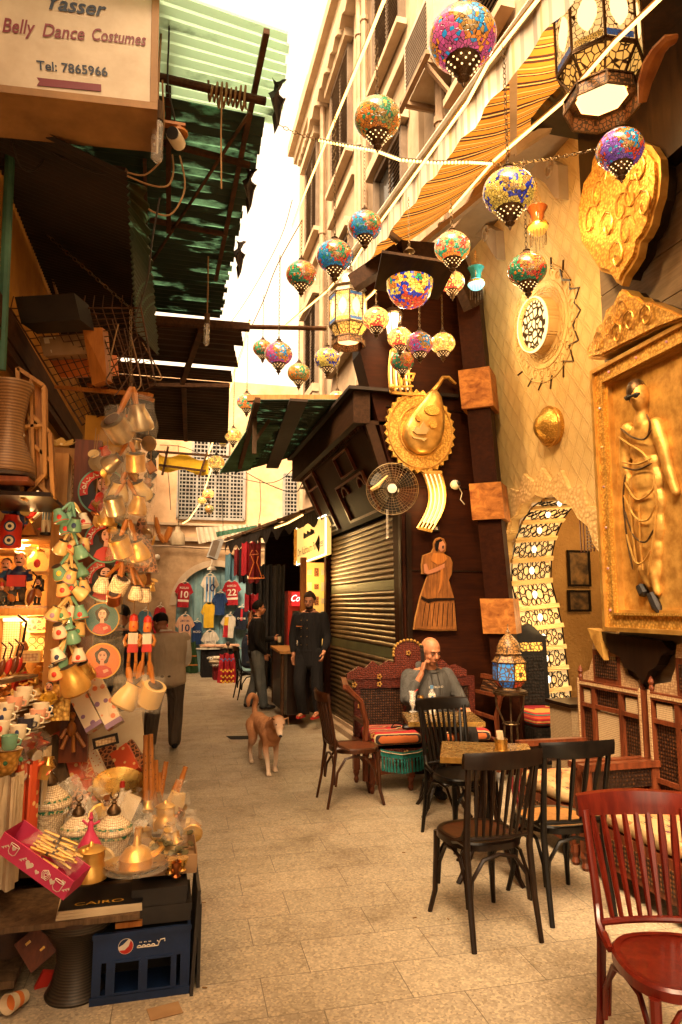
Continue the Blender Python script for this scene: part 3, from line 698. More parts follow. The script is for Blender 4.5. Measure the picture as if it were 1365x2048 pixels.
m.grid(lambda u,v:c0*(1-v)+c1*v+V((2.2*u,0,.25*u+.03*sin(20*v))),4,24);m.grid(lambda u,v:c0*(1-v)+c1*v+V((0,0,-u*(.13+.10*abs(sin(v*23))+.06*sin(v*57)))),3,60);m.B('tarpaulin','cloth_darkroof',t)
for i in range(5):
 v=.1+i*.2;p=c0*(1-v)+c1*v;beam(p+V((-.1,0,.03)),p+V((2,0,.28)),.05,'wood_beam',t)
beam(c0+V((0,0,.05)),c1+V((0,0,.05)),.05,'wood_old',t)
beam(V((1.75,12.9,2.2)),V((1.73,12.9,3.2)),.05,'wood_old',t,name='post')
sb=thing('right_shops','low dark shop building behind the counter and the hanging clothes','building',(3.2,13,0))
m=MB();m.b2((3.1,10.05,0),(4.5,17.6,3.6));m.b2((2.44,9.96,0.15),(3.1,10.05,3.4));m.b2((2.1,14.6,0),(3.1,14.75,3.2));m.B('wall','wood_panel',sb)
m=MB();m.b2((2.5,6.95,0),(2.95,9.94,3.9));m.B('inner_wall','dark_void',sb)
t=thing('scrap_awning','pale grey corrugated scrap awning hanging by the arch below the lattice window','awning',(1.5,16,3.4))
corr(oY(392,1055,15.5),oY(398,1088,15.5),oY(505,1062,15.2),oY(498,1050,15.2),0.1,0.02,3,0,14).B('sheet','white_plastic',t)
corr(oY(432,1064,15.3),oY(434,1074,15.3),oY(515,1056,14.9),oY(515,1050,14.9),0.1,0.02,3,0,15).B('sheet','roof_green',t)
t=thing('yellow_banner','narrow yellow cloth stretched on poles below the brown roof','banner',(.3,11,4.2))
m=MB();a_,b_=oY(318,908,11.5),oY(418,918,11.5)
m.grid(lambda u,v:a_*(1-u)+b_*u+V((0,0,-.26*v-.04*sin(3*u*pi))),12,3);m.B('cloth','cloth_yellow',t)
for(x0,y0,x1,y1)in((312,903,470,915),(318,930,412,942),(415,905,398,955),(337,893,325,950)):m=MB();m.bar(oY(x0,y0,11.45),oY(x1,y1,11.45),.035);m.B('pole','wood_beam',t)
def beige():
 t=NT('plaster_gold');t.set(0.75)
 mp=t.mapp()
 n=t.noise(mp,2.0,6,.6);rp=t.ramp(n,0,[(.35,(0.72,0.54,0.28)),(.65,(0.62,0.45,0.21))])
 sx=t.n('ShaderNodeSeparateXYZ');t.l(t.tc,'Object',sx,0)
 def wv(a,b,k):
  s_=t.math('ADD',(t.math('MULTIPLY',(sx,1),a),0),(t.math('MULTIPLY',(sx,2),b),0));f=t.math('PINGPONG',(s_,0),0.5)
  return t.ramp(f,0,[(0.0,1.0),(k,1.0),(k+.05,0.0),(k+.09,0.0),(k+.13,.7),(k+.17,0)])
 a_=wv(5.6,3.9,.04);b_=wv(5.6,-3.9,.04);mx=t.math('MAXIMUM',(a_,0),(b_,0))
 f=t.vor(mp,30,'SMOOTH_F1');gm=t.mix((mx,0),(rp,0),(.40,.24,.09));gm.inputs[0].default_value=0;mk=t.math('MULTIPLY',(mx,0),.22);t.l(mk,0,gm,0);t.l(gm,2,t.b,'Base Color');s2=t.math('ADD',(mx,0),(t.math('MULTIPLY',(f,0),.5),0));t.bump(s2,0,.55,.012)  # line tint darkens the base colour, standing in for shade in the relief
beige()
gw=thing('arch_wall','golden plaster wall with a raised diamond pattern and a lit horseshoe arch','wall',(4.0,6,0))
wx=V((0,-1,0));wy=V((-0.09,0,1)).normalized();wo=V((3.86,7.0,0));wn_=wx.cross(wy).normalized()
if wn_.x>0:wn_=-wn_
axW=(wo,wx,wy,wn_)
AC,AZ,AR=0.95,1.52,0.95
ap=[]
for i in range(25):
 a_=R(-18+(216)*i/24);r_=AR+(0.0 if i%2 else 0.045);ap.append((AC+r_*cos(a_),AZ+.25+r_*sin(a_)))
out=[(-.0,0),(AC-AR+.1,0)]+ap[::-1]+[(AC+AR-.1,0),(3.2,0),(3.2,6.2),(0,6.2)]
m=MB();m.prism(out,0,-0.10,axW);m.B('wall','plaster_gold',gw)
zz=[];
for i in range(29):
 a_=R(200-220*i/28);r_=AR+(.30 if i%2 else.17);zz.append((AC+r_*cos(a_),AZ+.25+r_*sin(a_)))
m=MB();m.prism(zz+[(p_[0],p_[1])for p_ in ap[1:-1]],0.004,0.045,axW);BRD=m
m=MB();m.b2((3.9,2.0,0),(3.95,2.1,3))if False else None
def wpt(p,q,n_):return wo+wx*p+wy*q+wn_*n_
prof=[(AC-AR+.10,0.0),(AC-AR+.10,.23),(AC-AR+.10,.46),(AC-AR+.10,.69),(AC-AR+.10,.92),(AC-AR+.10,1.15),(AC-AR+.10,1.38),(AC-AR+.06,1.60)]
for i in range(1,13):a_=R(180+8-15.5*i);prof.append((AC+(AR+.02)*cos(a_),AZ+.25+(AR+.02)*sin(a_)))
DEP=0.52
for i in range(len(prof)-1):
 p,q=prof[i],prof[i+1]
 A,B,C_,D=wpt(p[0],p[1],-.10),wpt(q[0],q[1],-.10),wpt(q[0],q[1],-.10-DEP),wpt(p[0],p[1],-.10-DEP)
 m=MB();nn=(B-A).cross(D-A).normalized()
 cen=wpt(AC,1.2,-.3)
 if nn.dot(cen-A)<0:nn=-nn
 m.add([A,B,C_,D,A-nn*.03,B-nn*.03,C_-nn*.03,D-nn*.03],[(0,1,2,3),(7,6,5,4),(0,4,5,1),(1,5,6,2),(2,6,7,3),(3,7,4,0)])
 pn=m.B('arch_panel','arch_paper',gw)
 s_=MB();ex=(D-A);L=ex.length;ex=ex/L;ey=(B-A);Hh=ey.length;ey=ey/Hh;o_=A+nn*.006
 def P2(x,y):return o_+ex*(x*L)+ey*(y*Hh)
 for sg in(-1,1):
  for(cx,cy,r_)in((.5+sg*.40,.5,.10),(.5+sg*.27,.70,.11),(.5+sg*.27,.30,.11),(.5+sg*.13,.5,.13),(.5+sg*.06,.78,.08),(.5+sg*.06,.22,.08)):
   s_.tube([P2(cx,cy)+ex*(r_*2.0*Hh*.55*cos(a))+ey*(r_*2.0*Hh*.8*sin(a))for a in[2*pi*k/9 for k in range(9)]],.0075,3,closed=True)
 s_.bar(P2(0.02,.02),P2(.02,.98),.012);s_.bar(P2(.98,.02),P2(.98,.98),.012)
 s_.tube([P2(.05,.5),P2(.3,.9),P2(.5,.55),P2(.7,.9),P2(.95,.5),P2(.7,.1),P2(.5,.45),P2(.3,.1)],.006,3,closed=True)
 s_.B('scrollwork','wood_dark',pn)
 s_=MB();s_.bar(A+nn*.01,D+nn*.01,.045,.05,up=ey);s_.B('arch_rib','plaster_gold',gw)
 if 1<=i<=13 and i%2==1:
  pos=(A+B+C_+D)/4-nn*0.0+nn*.12
for i in range(3,14):
 p,q=prof[i],prof[i+1]
 m=MB();c_=(wpt(p[0],p[1],-.36)+wpt(q[0],q[1],-.36))/2;dn=(wpt(AC,1.6,-.36)-c_).normalized()*.012
 m.ball(c_+dn,(.030,.015,.042),8,5);m.B('light_spot','led_white',gw)
lamp_point('arch_light',wpt(AC-AR+.55,1.5,-.35),(1,.62,.24),4,.25,gw)
lamp_point('arch_light',wpt(AC-AR+.7,2.35,-.4),(1,.62,.24),3,.2,gw)
m=MB();o_=wpt(AC+.25,2.42,-.5)
for k in range(-9,10):
 a_=k*.055;m.bar(o_+V((0,-.5,a_*.6-.0)),o_+V((0,.25,a_*.6+.0)),.010)if abs(k)<8 else None;m.bar(o_+V((.012,a_-.12,-.27)),o_+V((.012,a_-.12,.27)),.010)
m.B('pierced_screen','wood_mahogany',gw)
ir=thing('inner_room','small room with embossed ochre walls seen through the horseshoe arch','room',(4.6,7,0))
pm('wall_embossed',(0.42,0.25,0.085),(0.34,0.19,0.06),2,.7,0,.9,26,dirt=.2,bd=.02)
m=MB();m.b2((4.3,7.42,0),(6.2,7.5,3.2));m.b2((6.12,3.5,0),(6.2,7.5,3.2));m.b2((4.3,3.5,3.2),(6.2,7.5,3.25));m.b2((3.9,7.3,0),(4.3,7.38,3));m.B('wall','wall_embossed',ir)
lamp_point('room_lamp',(5.0,6.2,2.7),(1,.62,.24),26,.12,ir)
pw=thing('plank_wall','grey wooden plank wall behind the gold relief on the right','wall',(3.4,3,0))
m=MB()
for i in range(16):m.b2((3.28,-9,i*.34),(3.5,4.45,i*.34+.332))
m.b2((3.32,-9,0),(3.5,4.44,5.4));m.B('planks','wood_grey',pw)
m=MB();m.b2((2.75,0.5,5.45),(3.5,4.5,5.55));m.b2((3.15,0.5,4.6),(3.27,4.46,5.45));m.B('soffit','wood_dark',pw)
m=MB();m.b2((3.42,4.46,0),(3.86,4.5,5.4));m.B('return_panel','wood_canopy',pw)
def chain_mb(m,a,b,link=0.034,w=0.010,r=0.0022,sag=0.0):
 a,b=V(a),V(b);L=(b-a).length;n=max(2,int(L/(link*.78)))
 for i in range(n):
  t0,t1=i/n,(i+1)/n
  f=lambda t:a.lerp(b,t)+V((0,0,-4*sag*t*(1-t)))
  p,q=f(t0),f(t1);c=(p+q)/2;d=(q-p).normalized();s=d.orthogonal().normalized()
  if i%2:s=d.cross(s)
  h=(q-p).length*.62
  m.tube([c+d*(h*cos(k*pi/3))+s*(w*sin(k*pi/3))for k in range(6)],r,3,closed=True)
 return m
def make_turk(mosaic_name,lit=True):
 t=thing('mosaic_lantern','x','lantern',(0,0,0))
 m=MB();m.ball((0,0,0),(1,1,.84),24,14);m.B('globe',mosaic_name,t,local=True,smooth=True)
 m=MB();m.lathe([(.42,.70),(.44,.77),(.34,.88),(.20,.96),(.15,1.02),(.19,1.07),(.10,1.13),(.05,1.2),(.07,1.26),(.02,1.34)],14);m.B('cap','bronze',t,local=True,smooth=True)
 m=MB();m.lathe([(.50,-.66),(.52,-.75),(.46,-.80),(.44,-.90),(.33,-1.00),(.27,-1.10),(.15,-1.18),(.13,-1.24),(.19,-1.30),(.12,-1.38),(.05,-1.44),(.06,-1.49),(.0,-1.60)][::-1],14);b=m.B('base_cup','bronze',t,local=True,smooth=True)
 m=MB()
 for z,r_,n in((-.85,.455,12),(-.95,.395,10),(-1.05,.305,8)):
  for k in range(n):a=2*pi*k/n;m.ball((r_*cos(a),r_*sin(a),z),(.035,.035,.03),5,3)
 m.B('light_hole','bulb_soft',b,local=True)
 return t
PROTO={}
def turk(x,y,rpx,mos,ytop,label,grp,rho=0.12,lean=0.0):
 rpx=rpx;d=rho*FPX/rpx;p=oD(x,y,d)
 first=mos not in PROTO
 t=make_turk(mos)if first else copy_tree(PROTO[mos])
 PROTO.setdefault(mos,t)
 for ch in[c for c in t.children if c.name.startswith('chain')]:bpy.data.objects.remove(ch)
 place(t,p,rnd.uniform(-.25,.25)-atan2(p.x,p.y)-pi/2*0,label,grp,rho)
 t.scale=(rho,rho,rho)
 zt=oY(x,ytop,p.y).z-p.z
 cm=MB();chain_mb(cm,(0,0,1.3),(lean,0,max(1.6,zt/rho)),.036/rho,.009/rho,.0026/rho)
 cm.B('chain','chain_metal',t,local=True)
 return t
G1='mosaic glass lanterns hung over the alley';G2='lit mosaic lanterns clustered by the timber wall';G3='small far mosaic lanterns'
L_=[(925,78,68,'mosaic_pink',-120,'largest mosaic globe lantern, pink with a blue and cream star, at the top edge',G1,.14),(755,238,47,'mosaic_green',80,'orange and olive mosaic globe lantern with a green star, left of the big pink one',G1,.125),(1240,300,46,'mosaic_violet',235,'violet and red mosaic globe lantern beside the gold medallion',G1,.125),(1018,384,52,'mosaic_yellow',80,'yellow mosaic globe lantern with dark blue bands below the striped awning',G1,.13),(730,452,34,'mosaic_blue',300,'smaller of the two blue mosaic lanterns with orange rosettes, hung nearer the awning',G1,.12),(905,495,36,'mosaic_multi',400,'orange and green speckled mosaic lantern just above the square lamp plate',G1,.12),(670,513,37,'mosaic_blue',230,'larger of the two blue mosaic lanterns with orange rosettes, above the silver lantern',G1,.12),(603,549,31,'mosaic_sea',440,'green mosaic lantern with an orange rosette, alone against the sky',G1,.12),(1055,540,39,'mosaic_sea',320,'brown and green mosaic lantern hung in front of the golden plaster wall',G1,.12),(655,718,26,'mosaic_yellow',560,'yellow and blue mosaic lantern just below left of the silver lantern',G1,.12),(598,746,23,'mosaic_green',650,'yellow and green mosaic lantern, lowest of those against the sky',G1,.12),(558,708,28,'mosaic_pink',510,'orange and pink mosaic lantern beside a smaller green one against the sky',G1,.12),(526,697,20,'mosaic_sea',590,'small green mosaic lantern partly behind an orange and pink one',G1,.12),(675,798,19,'mosaic_red',700,'small red mosaic lantern in front of the timber bay roof',G2,.12),(494,804,20,'mosaic_multi',670,'orange and green mosaic lantern beside the green scrap roof',G1,.12),(467,871,17,'mosaic_amber',740,'cream mosaic lantern with a blue star below the brown roof corner',G1,.12),(447,881,12,'mosaic_yellow',830,'small dark blue mosaic lantern tucked behind the cream one',G1,.12),(433,925,17,'mosaic_amber',880,'orange mosaic lantern in front of the lattice window, highest there',G3,.12),(417,988,12,'mosaic_red',950,'small red and orange lantern in front of the lattice window',G3,.12),(405,1001,9,'mosaic_amber',960,'tiny amber lantern touching the light string by the lattice window',G3,.10),(419,1018,10,'mosaic_green',985,'small yellow green lantern low in front of the lattice window',G3,.12),(409,1045,9,'mosaic_multi',1010,'small striped lantern at the foot of the lattice window',G3,.12),(385,1088,9,'mosaic_amber',1050,'biggest of the tiny orange lanterns above the blue arched door',G3,.12),(374,1102,8,'mosaic_red',1068,'tiny orange lantern second from the top above the blue door',G3,.12),(364,1106,6,'mosaic_red',1072,'tiny orange lantern third down above the blue door',G3,.10),(358,1113,6,'mosaic_amber',1078,'lowest tiny orange lantern above the blue door',G3,.10),(413,1101,6,'mosaic_yellow',1075,'tiny dark blue lantern right of the orange ones above the blue door',G3,.10),(753,638,27,'mosaic_red',575,'red and yellow lit lantern, leftmost of the cluster by the timber wall',G2,.12),(800,676,25,'mosaic_red',560,'red and yellow lit lantern in the middle of the cluster, under the mosaic bowl',G2,.12),(840,687,27,'mosaic_pink',560,'pink and yellow lit lantern in the cluster, right of the red one',G2,.12),(886,687,25,'mosaic_amber',590,'amber lit lantern, rightmost of the cluster by the timber wall',G2,.12),(805,723,24,'mosaic_sea',690,'green and red lantern, lowest of the cluster by the timber wall',G2,.12),(740,698,19,'mosaic_multi',640,'small orange and green lantern touching the silver lantern on its right',G2,.12),(905,564,25,'mosaic_red',545,'white and red star lantern hanging just under the square lamp plate corner',G2,.12),]
for(x,y,r_,mo,yt,lb_,gr,rho)in L_:turk(x,y,r_,mo,yt,lb_,gr,rho)
def crs(P,k=4):
 P=[V(p)for p in P];o=[]
 for i in range(len(P)-1):
  a=P[max(0,i-1)];b=P[i];c=P[i+1];d=P[min(len(P)-1,i+2)]
  for j in range(k):t=j/k;o.append(.5*(2*b+(c-a)*t+(2*a-5*b+4*c-d)*t*t+(3*b-a-3*c+d)*t**3))
 return o+[P[-1]]
def cable(pts,r,label,name='cable',mat='cable',cat='cable',grp=None):
 m=MB();m.tube(crs(pts)if len(pts)>2 else pts,r*.8,5);return tag(m.B(name,mat),label,cat,grp)
def strip(pts,r,label,mat='led_strip'):
 t=thing('light_strip',label,'light strip',pts[0],0,'glowing light strips')
 m=MB();m.tube(pts,r*.8,5);m.B('tube',mat,t)
 m=MB();m.tube([p+V((0,0,r*1.6))for p in pts],r*.7,4);m.B('wire','cable_tan',t)
 return t
strip([oD(785,-40,3.2),oD(735,85,3.9),oD(660,265,5.2),oD(600,412,7),oD(585,455,7.4)],.011,'warm light strip running up beside the pale building to the top of the sky')
strip([oD(500,645,8),oD(486,700,9),oD(468,750,10),oD(447,830,12),oD(418,905,13.6),oD(413,920,14),oD(423,938,14.3),oD(402,1005,15.5),oD(378,1040,16.4),oD(366,1047,16.6)],.018,'zigzag warm light strip dropping along the brown roof to the back wall')
strip([oD(1100,-30,3.1),oD(975,130,3.7),oD(935,205,4.2),oD(790,405,5.4),oD(735,480,6.2),oD(705,530,6.6)],.012,'warm light strip running along the front of the striped awning')
strip([oD(700,530,6.6),oD(655,582,7.2),oD(600,628,7.9),oD(572,652,8.3)],.012,'warm light strip crossing behind the silver lantern below the awning end')
strip([oD(1345,-25,3.0),oD(1230,85,3.5),oD(1125,205,4.1),oD(990,320,5.0),oD(900,423,6.0)],.012,'warm light strip under the back edge of the striped awning')
m=MB();pts=[oD(640,281,5.3),oD(700,293,5.0),oD(755,303,4.9),oD(800,320,4.9),oD(870,326,4.95),oD(940,325,5.0),oD(988,328,5.0)]
t=thing('bead_light_string','string of bright bead lights crossing the alley between two light strips','string lights',pts[0])
for i in range(len(pts)-1):
 for k in range(10):m.ball(pts[i].lerp(pts[i+1],k/10),.012,5,3)
m.B('bead','led_strip',t);m=MB();m.tube([p+V((0,0,.012))for p in pts],.008,4);m.B('wire','cable',t)
strip([oD(732,600,6.2),oD(745,588,6.15),oD(758,573,6.1)],.012,'short bright light strip right beside the silver lantern')
strip([oD(550,1056,10.4),oD(575,1047,10.1),oD(606,1030,9.8)],.016,'short jagged light strip above the lit shop sign')
m=MB();chain_mb(m,oD(520,226,5.0),oD(640,280,5.3),.05,.012,.003,.03);tag(m.B('chain','chain_metal'),'loose chain stretched from the green canopy across the sky gap','chain')
m=MB();chain_mb(m,oD(988,330,5.0),oD(1260,280,3.9),.05,.012,.003,.03);tag(m.B('chain','chain_metal'),'loose chain sagging past the amber glass lamp towards the gold medallion','chain')
GC='thin wires across the alley'
cable([oD(585,400,8),oD(560,480,9),oD(500,590,10),oD(455,655,11)],.006,'thin black wire slanting through the sky gap',grp=GC)
cable([oD(605,440,7.5),oD(555,530,8),oD(528,600,8.5),oD(505,650,9)],.008,'tan wire hanging down the left of the green mosaic lantern',mat='cable_tan',grp=GC)
cable([oD(493,945,12),oD(540,970,11.4),oD(590,985,11),oD(607,960,10.4)],.010,'black wire sagging under the green scrap roof',grp=GC)
cable([oD(440,945,14),oD(520,965,12),oD(560,960,11),oD(590,935,10.4)],.008,'loose black wire looping across the plaster wall',grp=GC)
cable([oD(320,890,12),oD(370,895,12),oD(440,925,12),oD(500,935,12)],.008,'dark wire under the brown roof edge',grp=GC)
def make_oct(metal='silver',panel='oct_warm'):
 t=thing('metal_lantern','x','lantern',(0,0,0));N=8
 def ring(r_,z):return[V((r_*cos(2*pi*(k+.5)/N),r_*sin(2*pi*(k+.5)/N),z))for k in range(N)]
 def band(r0,z0,r1,z1,name,mat,par,solo=True):
  a,b=ring(r0,z0),ring(r1,z1)
  m=MB()
  for k in range(N):l=(k+1)%N;m.add([a[k],a[l],b[l],b[k]],[(0,1,2,3)])
  return m.B(name,mat,par,local=True)
 def frame_(r0,z0,r1,z1,w,name,mat):
  a,b=ring(r0,z0),ring(r1,z1);m=MB()
  for k in range(N):l=(k+1)%N;m.bar(a[k],b[k],w);m.bar(a[k],a[l],w);m.bar(b[k],b[l],w)
  return m.B(name,mat,t,local=True)
 a,b=ring(.98,-.8),ring(.98,.8)
 for k in range(N):
  l=(k+1)%N;m=MB();m.add([a[k],a[l],b[l],b[k],a[k]*.97,a[l]*.97,b[l]*.97,b[k]*.97],[(0,1,2,3),(7,6,5,4)])
  g=m.B('glass_panel',panel,t,local=True)
  c=(a[k]+a[l]+b[l]+b[k])/4;ex=(a[l]-a[k]).normalized();n_=c.normalized();m=MB()
  m.prism([(.23*cos(q),.42*sin(q)*(1+.12*cos(4*q)))for q in[2*pi*i/16 for i in range(16)]],0.0,.012,(c,ex,V((0,0,1)),n_));m.B('glow_ellipse','bulb_soft',g,local=True)  # bright ellipse stands in for the bulb's glow on the opaque pane
  m=MB();m.prism([(-.33,-.74),(.33,-.74),(.33,-.58),(-.33,-.58)],.003,.012,(c,ex,V((0,0,1)),n_));m.B('coloured_strip','filigree_blue' if k%2 else 'filigree_gold',g,local=True)
  m=MB();m.prism([(-.33,.60),(.33,.60),(.33,.76),(-.33,.76)],.003,.012,(c,ex,V((0,0,1)),n_));m.B('coloured_strip','filigree_blue' if k%2 else 'filigree_gold',g,local=True)
 frame_(1.0,-.82,1.0,.82,.05,'frame','bronze')
 band(.98,-.84,.62,-1.40,'lower_panel','oct_gold',t);frame_(.99,-.86,.63,-1.42,.05,'lower_frame','bronze')
 band(.66,-1.42,.84,-1.52,'skirt_lip',metal,t);band(.84,-1.52,.86,-1.86,'skirt','oct_dark',t);frame_(.86,-1.54,.88,-1.88,.04,'skirt_frame','bronze')
 m=MB();m.lathe([(.55,-1.50),(.55,-1.60),(.60,-1.60)],8,a0=pi/8);m.lathe([(.0001,-1.47),(.56,-1.47)],8,a0=pi/8);m.B('bottom_glass','bulb_soft',t,local=True)
 m=MB();m.lathe([(1.02,.84),(.84,1.16),(.96,1.20),(.98,1.24),(.74,1.30),(.70,1.42)],8,a0=pi/8);m.B('shoulder',metal,t,local=True)
 m=MB();m.lathe([(.70,1.36),(.68,1.6),(.60,1.85),(.44,2.05),(.26,2.18),(.20,2.26),(.26,2.32),(.12,2.4),(.04,2.5),(.001,2.6)],16);m.B('dome','oct_dark' if metal!='silver' else 'silver',t,local=True,smooth=True)
 return t
def rpos(x,y,R_,rpx):d=R_*FPX/rpx;return oD(x,y,d)
t=make_oct();p=rpos(697,624,.20,38)
place(t,p,.2,'large silver octagonal lantern with a glowing bulb hung in the middle of the alley','pierced octagonal metal lanterns',.20)
cm=MB();chain_mb(cm,(0,0,2.55),(0,0,5.2),.18,.045,.012);cm.B('chain','chain_metal',t,local=True)
lamp_point('bulb_light',p,(1,.72,.36),6,.06,t)
t2=make_oct('bronze');p=rpos(1197,78,.24,82)
place(t2,p,-.1,'dark bronze octagonal lantern with glowing yellow panels at the top right corner','pierced octagonal metal lanterns',.24)
cm=MB();chain_mb(cm,(0,0,2.55),(0,0,4.5),.15,.04,.012);cm.B('chain','chain_metal',t2,local=True)
lamp_point('bulb_light',p,(1,.72,.36),5,.06,t2)
p=rpos(820,578,.19,47)
t=thing('bowl_lamp','mosaic glass bowl lamp in red blue and yellow under a square brown plate','lamp',p)
m=MB();m.lathe([(.001,-.80),(.3,-.78),(.62,-.62),(.84,-.36),(.97,0.0),(1.0,.3),(.97,.3)],26,p,Matrix.Diagonal(V((.19,)*3)));m.B('bowl','mosaic_bowl',t,smooth=True)
me_=t.children[-1]
m=MB();pr=p+V((0,0,.10));m.prism([(-.32,-.26),(.26,-.34),(.36,.26),(-.2,.32)],0,.022,(pr,V((1,0,-.1)).normalized(),V((0,1,0)),V((.1,0,1)).normalized()));m.B('plate','wood_canopy',t)
m=MB();m.lathe([(.10,.03),(.09,.06),(.03,.12),(.02,.2),(.05,.22),(.01,.26)],12,pr);chain_mb(m,pr+V((0,0,.24)),pr+V((0,0,.7)));m.B('hanger','chain_metal',t)
me_.data.transform(Matrix.Scale(1/.19,4)@Matrix.Translation(-p));me_.matrix_parent_inverse=Matrix();me_.location=(0,0,0);me_.scale=(.19,)*3;me_.rotation_euler=(0,0,R(20))
def glass_lamp(x,y,rpx,R_,top,bowl,label,chain_to):
 p=rpos(x,y,R_,rpx);t=thing('glass_lamp',label,'lamp',p,0,'old glass lamps with bead fringes')
 k=R_
 m=MB();m.lathe([(.55*k,.3*k),(.62*k,1.1*k),(.95*k,1.75*k),(1.0*k,1.8*k),(.9*k,1.75*k),(.55*k,1.1*k)],16,p);m.B('glass_cup',top,t,smooth=True)
 m=MB();m.lathe([(.55*k,.35*k),(.95*k,.1*k),(1.0*k,-.25*k),(.8*k,-.6*k),(.62*k,-.75*k),(.001,-.8*k)][::-1],16,p);m.B('glass_bowl',bowl,t,smooth=True)
 m=MB()
 for i in range(14):
  a=2*pi*i/14;q=p+V((.75*k*cos(a),.75*k*sin(a),-.65*k))
  for j in range(9+(i*5)%4):m.ball(q+V((0,0,-j*.14*k)),.05*k,5,3)
 m.B('bead_fringe','bronze',t)
 m=MB();m.lathe([(.98*k,.08*k),(1.04*k,-.05*k),(1.0*k,-.22*k)],16,p)
 for i in range(3):a=2*pi*i/3;chain_mb(m,p+V((k*cos(a),k*sin(a),0)),p+V((0,0,chain_to*k)),.02,.004,.0015)
 m.B('hanging_ring','brass',t)
 return t,p
pm('glass_amber',(.25,.07,.02),None,5,.1);pm('glass_amber_lit',(1,.5,.08),(.9,.35,.03),9,.2,emit=(1,.5,.08),es=.2)
pm('glass_teal',(.03,.16,.14),None,5,.1);pm('glass_teal_lit',(.3,.9,.85),(.2,.7,.7),9,.2,emit=(.35,1,.95),es=.45)
g1,p1=glass_lamp(1076,452,21,.085,'glass_amber','glass_amber_lit','amber glass lamp with a bead fringe hanging before the golden wall',4.6)
lamp_point('bulb_light',p1+V((-.1,-.12,0)),(1,.6,.2),2.0,.05,g1)
g2,p2=glass_lamp(953,565,17,.085,'glass_teal','glass_teal_lit','teal glass lamp glowing pale cyan at the top of the timber column',4.0)
lamp_point('bulb_light',p2+V((.05,-.14,0)),(.6,1,.95),1.6,.05,g2)
def coach(x,y,rpx,R_,label,lit):
 p=rpos(x,y,R_,rpx);k=R_;t=thing('coach_lantern',label,'lantern',p,0,'dark coach lanterns')
 m=MB();m.lathe([(1.1*k,1.1*k),(1.15*k,1.2*k),(.8*k,1.75*k),(.3*k,2.0*k),(.1*k,2.1*k),(.06*k,2.4*k),(.02*k,3.6*k)],12,p);m.B('cap','bronze',t,smooth=True)
 m=MB()
 for i in range(6):a=2*pi*i/6;m.bar(p+V((1.0*k*cos(a),k*sin(a),1.1*k)),p+V((.6*k*cos(a),.6*k*sin(a),-1.1*k)),.12*k)
 m.lathe([(.02*k,-2.4*k),(.12*k,-2.1*k),(.2*k,-1.6*k),(.62*k,-1.2*k),(.66*k,-1.05*k)],12,p);m.B('frame','iron',t)
 m=MB();m.lathe([(.55*k,-1.05*k),(.92*k,1.1*k)],6,p);m.B('glass','bulb_warm' if lit else 'glass_dark',t)
 return t,p
c1_,p=coach(786,652,19,.10,'dark coach lantern with bright white panes behind the mosaic cluster',True);lamp_point('bulb_light',p+V((0,-.2,0)),(1,.75,.4),6,.08,c1_)
coach(852,690,17,.10,'unlit dark coach lantern, further right behind the mosaic cluster',False)
